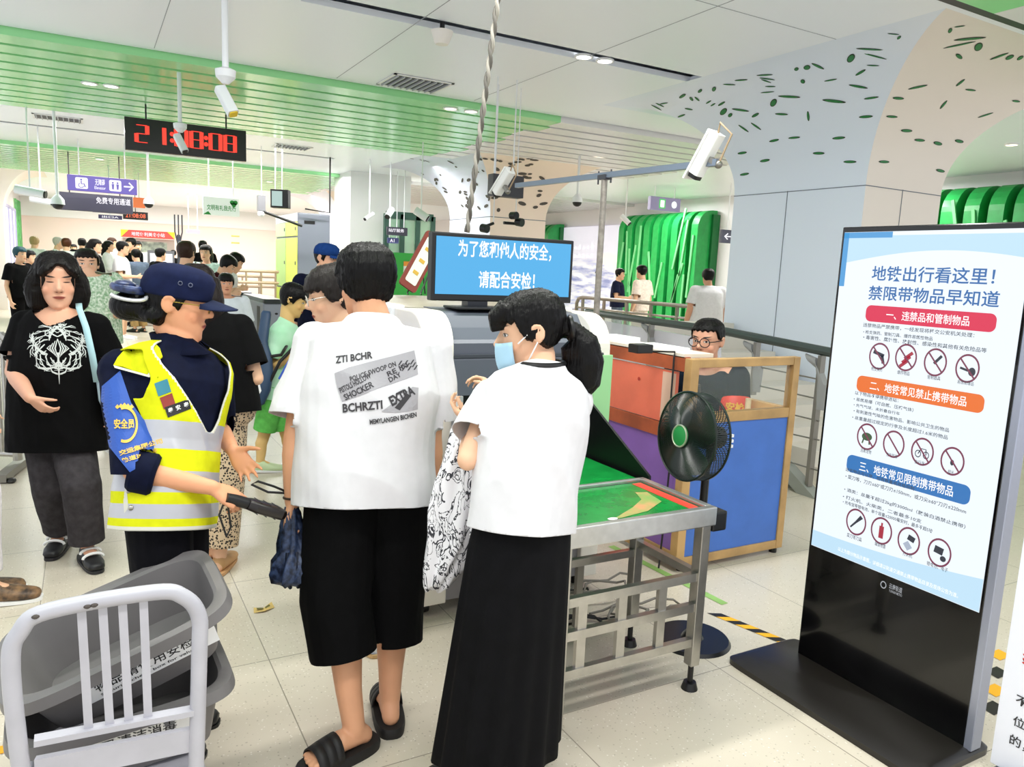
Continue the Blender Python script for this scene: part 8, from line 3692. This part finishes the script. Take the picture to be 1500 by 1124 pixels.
# ================= people further back =========================================
def crowd(label, px, py, d, face, top, bottom, hair=hair_k, h=1.66, female=False, pose='stand', style=None, sk=None, skirtlen=None, bl='trousers', pend=1.9, shoes=None, wide=1.0, hl=.058, sleeve=.7, pitch=-.05, lvl=0, slv=False):
    """one standing person whose head centre shows at (px, py), d metres deep"""
    hc = at_d(px, py, d)
    f = Fig((hc.x, hc.y), face, h=h, wide=wide, female=female, detail=lvl)
    dz = hc.z - f.head.c.z
    if abs(dz) < .25:
        sc_ = (hc.z) / f.head.c.z
        f = Fig((hc.x, hc.y), face, h=h * sc_, wide=wide, female=female, detail=lvl)
    f.head.M = Head((0, 0, 0), face, pitch=pitch).M
    k = f.k
    if pose in ('hold', 'bend'):
        for q, sx in (('l', -1), ('r', 1)):
            f.j['el_' + q] = f.L(sx * .23, .03, 1.12)
            f.j['wr_' + q] = f.L(sx * .08, .25, 1.16)
    if pose == 'raise':
        f.j['el_l'] = f.L(-.24, .12, 1.20)
        f.j['wr_l'] = f.L(-.14, .24, 1.42)
    if pose == 'one':
        f.j['el_r'] = f.L(.24, .02, 1.12)
        f.j['wr_r'] = f.L(.16, .25, 1.12)
    if pose == 'bend':
        f.head.c = f.L(0, .20, 1.50)
        f.j['neck'] = f.L(0, .13, 1.38)
        for q, sx in (('l', -1), ('r', 1)):
            f.j['sh_' + q] = f.L(sx * .18, .10, 1.34)
        sh = hc - f.head.c
        sh.z = 0
        f.base += sh
        f.head.c += sh
        for n_ in f.j:
            f.j[n_] += sh
    o = f.body('person', label, 'person', sk or sk_l, GR)

    def ex(g, hd):
        if style == 'long':
            g.tube([hd.p(0, -.06, .03), hd.p(0, -.10, -.08), hd.p(0, -.10, -.22)], [.085, .08, .05], 10)
        if style == 'pony':
            g.tube([hd.p(0, -.09, .03), hd.p(0, -.14, .0), hd.p(0, -.14, -.13)], [.03, .035, .02], 10)
        if style == 'bun':
            g.ball(hd.p(0, -.13, .06), .045)
    f.hair(hair, grow=.016, hairline=hl, nape=-.2 if style == 'long' else -.05, extra=ex, strands=.002)
    f.shirt(top, hem=-.05, loose=.022, sleeve=sleeve if not slv else 1.8, sw=.076, cuff=.085 if not slv else .045, wr=.004)
    if skirtlen:
        f.skirt(bottom, length=skirtlen, flare=.26, top=.12, pleats=9, amp=.008)
    else:
        f.trousers(bottom, bl, end=pend, w=(.105, .09, .08, .08) if pend > 1 else (.11, .105, .1, .1), wr=.004)
    for q in 'lr':
        f.shoe(q, shoes or black)
    return f


W_ = fabric('crowd_white', '#dcdbdd', var=.04)
grey_t = fabric('crowd_slate', '#5d6a7c')
khaki = fabric('crowd_khaki', '#a68a5a')
royal = fabric('crowd_royal', '#2a3794')
maroon = fabric('crowd_maroon', '#3b1217')
peach = fabric('crowd_peach', '#f0dfd2')
navyt = fabric('crowd_navy', '#1a1f38')
teal_h = hairmat('hair_teal', '#29505a')
blond = hairmat('hair_blond', '#c9a878')
whiteh = hairmat('hair_white', '#dcd2cc')
brownh = hairmat('hair_chestnut', '#5e341e')
AW, TO, LF, RT = (.2, 1, 0), (0, -1, 0), (-1, .2, 0), (1, -.1, 0)
crowd('person in black outfit with teal-black hair raising a phone at the left wall', 28, 373, 11.0, (.7, -.6, 0), blk, blk, teal_h, female=True, pose='raise', pend=1.6)
crowd('person with black hair in black jacket beside the teal-haired one at the left wall', 42, 377, 12.0, (.9, -.4, 0), blk, khaki, pose='one')
crowd('person with fair short hair far back at the left wall', 50, 355, 17.0, (.3, .9, 0), W_, grey_t, blond)
crowd('white-haired person far back above the bob-haired walker', 84, 356, 17.0, RT, W_, grey_t, whiteh)
crowd('chestnut-haired person far back right of the white-haired one', 97, 358, 16.0, AW, W_, grey_t, brownh)
crowd('dark-haired person far back with only the head above the green blouse', 120, 357, 19.0, AW, blk, blk)
crowd('small dark-haired person far back left of the green blouse\'s head', 108, 364, 22.5, TO, blk, blk)
crowd('dark-dressed person with long brown-black hair behind the green blouse', 138, 361, 13.0, (.9, -.3, 0), blk, blk, hair_b, female=True, style='long', pose='one')
crowd('person in white blouse and long black skirt with long hair in the far queue', 158, 361, 17.5, RT, W_, blk, hair_k, female=True, style='long', pose='hold', skirtlen=.75, slv=True)
crowd('person in pale top behind the black-skirted one in the far queue', 163, 356, 20.0, RT, W_, grey_t, hair_n)
crowd('person in long white T-shirt and white shorts in the far queue', 178, 364, 13.4, (.9, -.2, 0), W_, W_, hair_k, pose='one', bl='shorts', pend=.85, shoes=white_p)
crowd('tall person in black T-shirt behind the slate shirt in the far queue', 193, 358, 16.0, (-.8, -.5, 0), tee_k, blk, hair_k, pose='hold')
crowd('person in slate shirt and khaki trousers leaning at the far queue', 200, 374, 14.8, (-.5, .8, 0), grey_t, khaki, hair_k, pose='hold', h=1.6)
crowd('pale person far behind the khaki trousers', 202, 361, 20.0, TO, W_, grey_t)
crowd('person with black hair seated low in front of the white-screened machine', 234, 373, 14.0, (.8, .4, 0), blk, blk, h=1.5)
crowd('dark-haired person right of the white-screened machine', 254, 372, 24.5, AW, blk, blk)
crowd('person in royal blue shirt with brown hair just above the guard\'s cap', 272, 371, 7.8, (.5, .86, 0), royal, navyt, hairmat('hair_cocoa', '#3a251a'), h=1.64, wide=1.15, lvl=1)
crowd('person in black T-shirt with red sleeve patch far behind the royal blue shirt', 297, 361, 18.0, AW, tee_k, blk, hair_k, wide=1.1)
crowd('person in pale top with dark hair bowing left of the maroon shirt', 302, 371, 11.5, (-.4, -.8, 0), fabric('crowd_aqua', '#d5ece6'), grey_t, hair_k, female=True, style='long', pose='one')
crowd('person in maroon shirt leaning over the ticket gates', 333, 377, 8.8, (.8, -.3, 0), maroon, blk, hair_k, pose='bend', pitch=-.6, h=1.66)
crowd('person in white bending behind the maroon shirt at the ticket gates', 345, 373, 9.7, (.8, -.2, 0), W_, grey_t, hair_k, pose='bend', pitch=-.5)
crowd('boy person in white T-shirt with round collar in front of the ticket gates', 331, 416, 7.2, (-.05, -1, 0), fabric('tee_icewhite', '#e6eef5', var=.03), navyt, hair_k, h=1.25, wide=1.1, bl='shorts', pend=.9, sleeve=.8, lvl=1, sk=skin('skin_kid', '#dba182'), hl=.045)
crowd('person in dark navy T-shirt in front of the seal poster', 907, 402, 15.5, (.6, -.7, 0), navyt, grey_t, hair_k, h=1.62, pose='one', lvl=0)
crowd('slim person in cream T-shirt seen from behind at the green ribs', 941, 399, 13.8, (-.3, .9, 0), peach, peach, hair_k, h=1.66, wide=.95)
crowd('broad person in white T-shirt with arched back print by the railing', 1038, 406, 11.2, (.3, .9, 0), W_, grey_t, hair_k, h=1.66, wide=1.35, sk=skin('skin_ruddy', '#cf9a7c'))
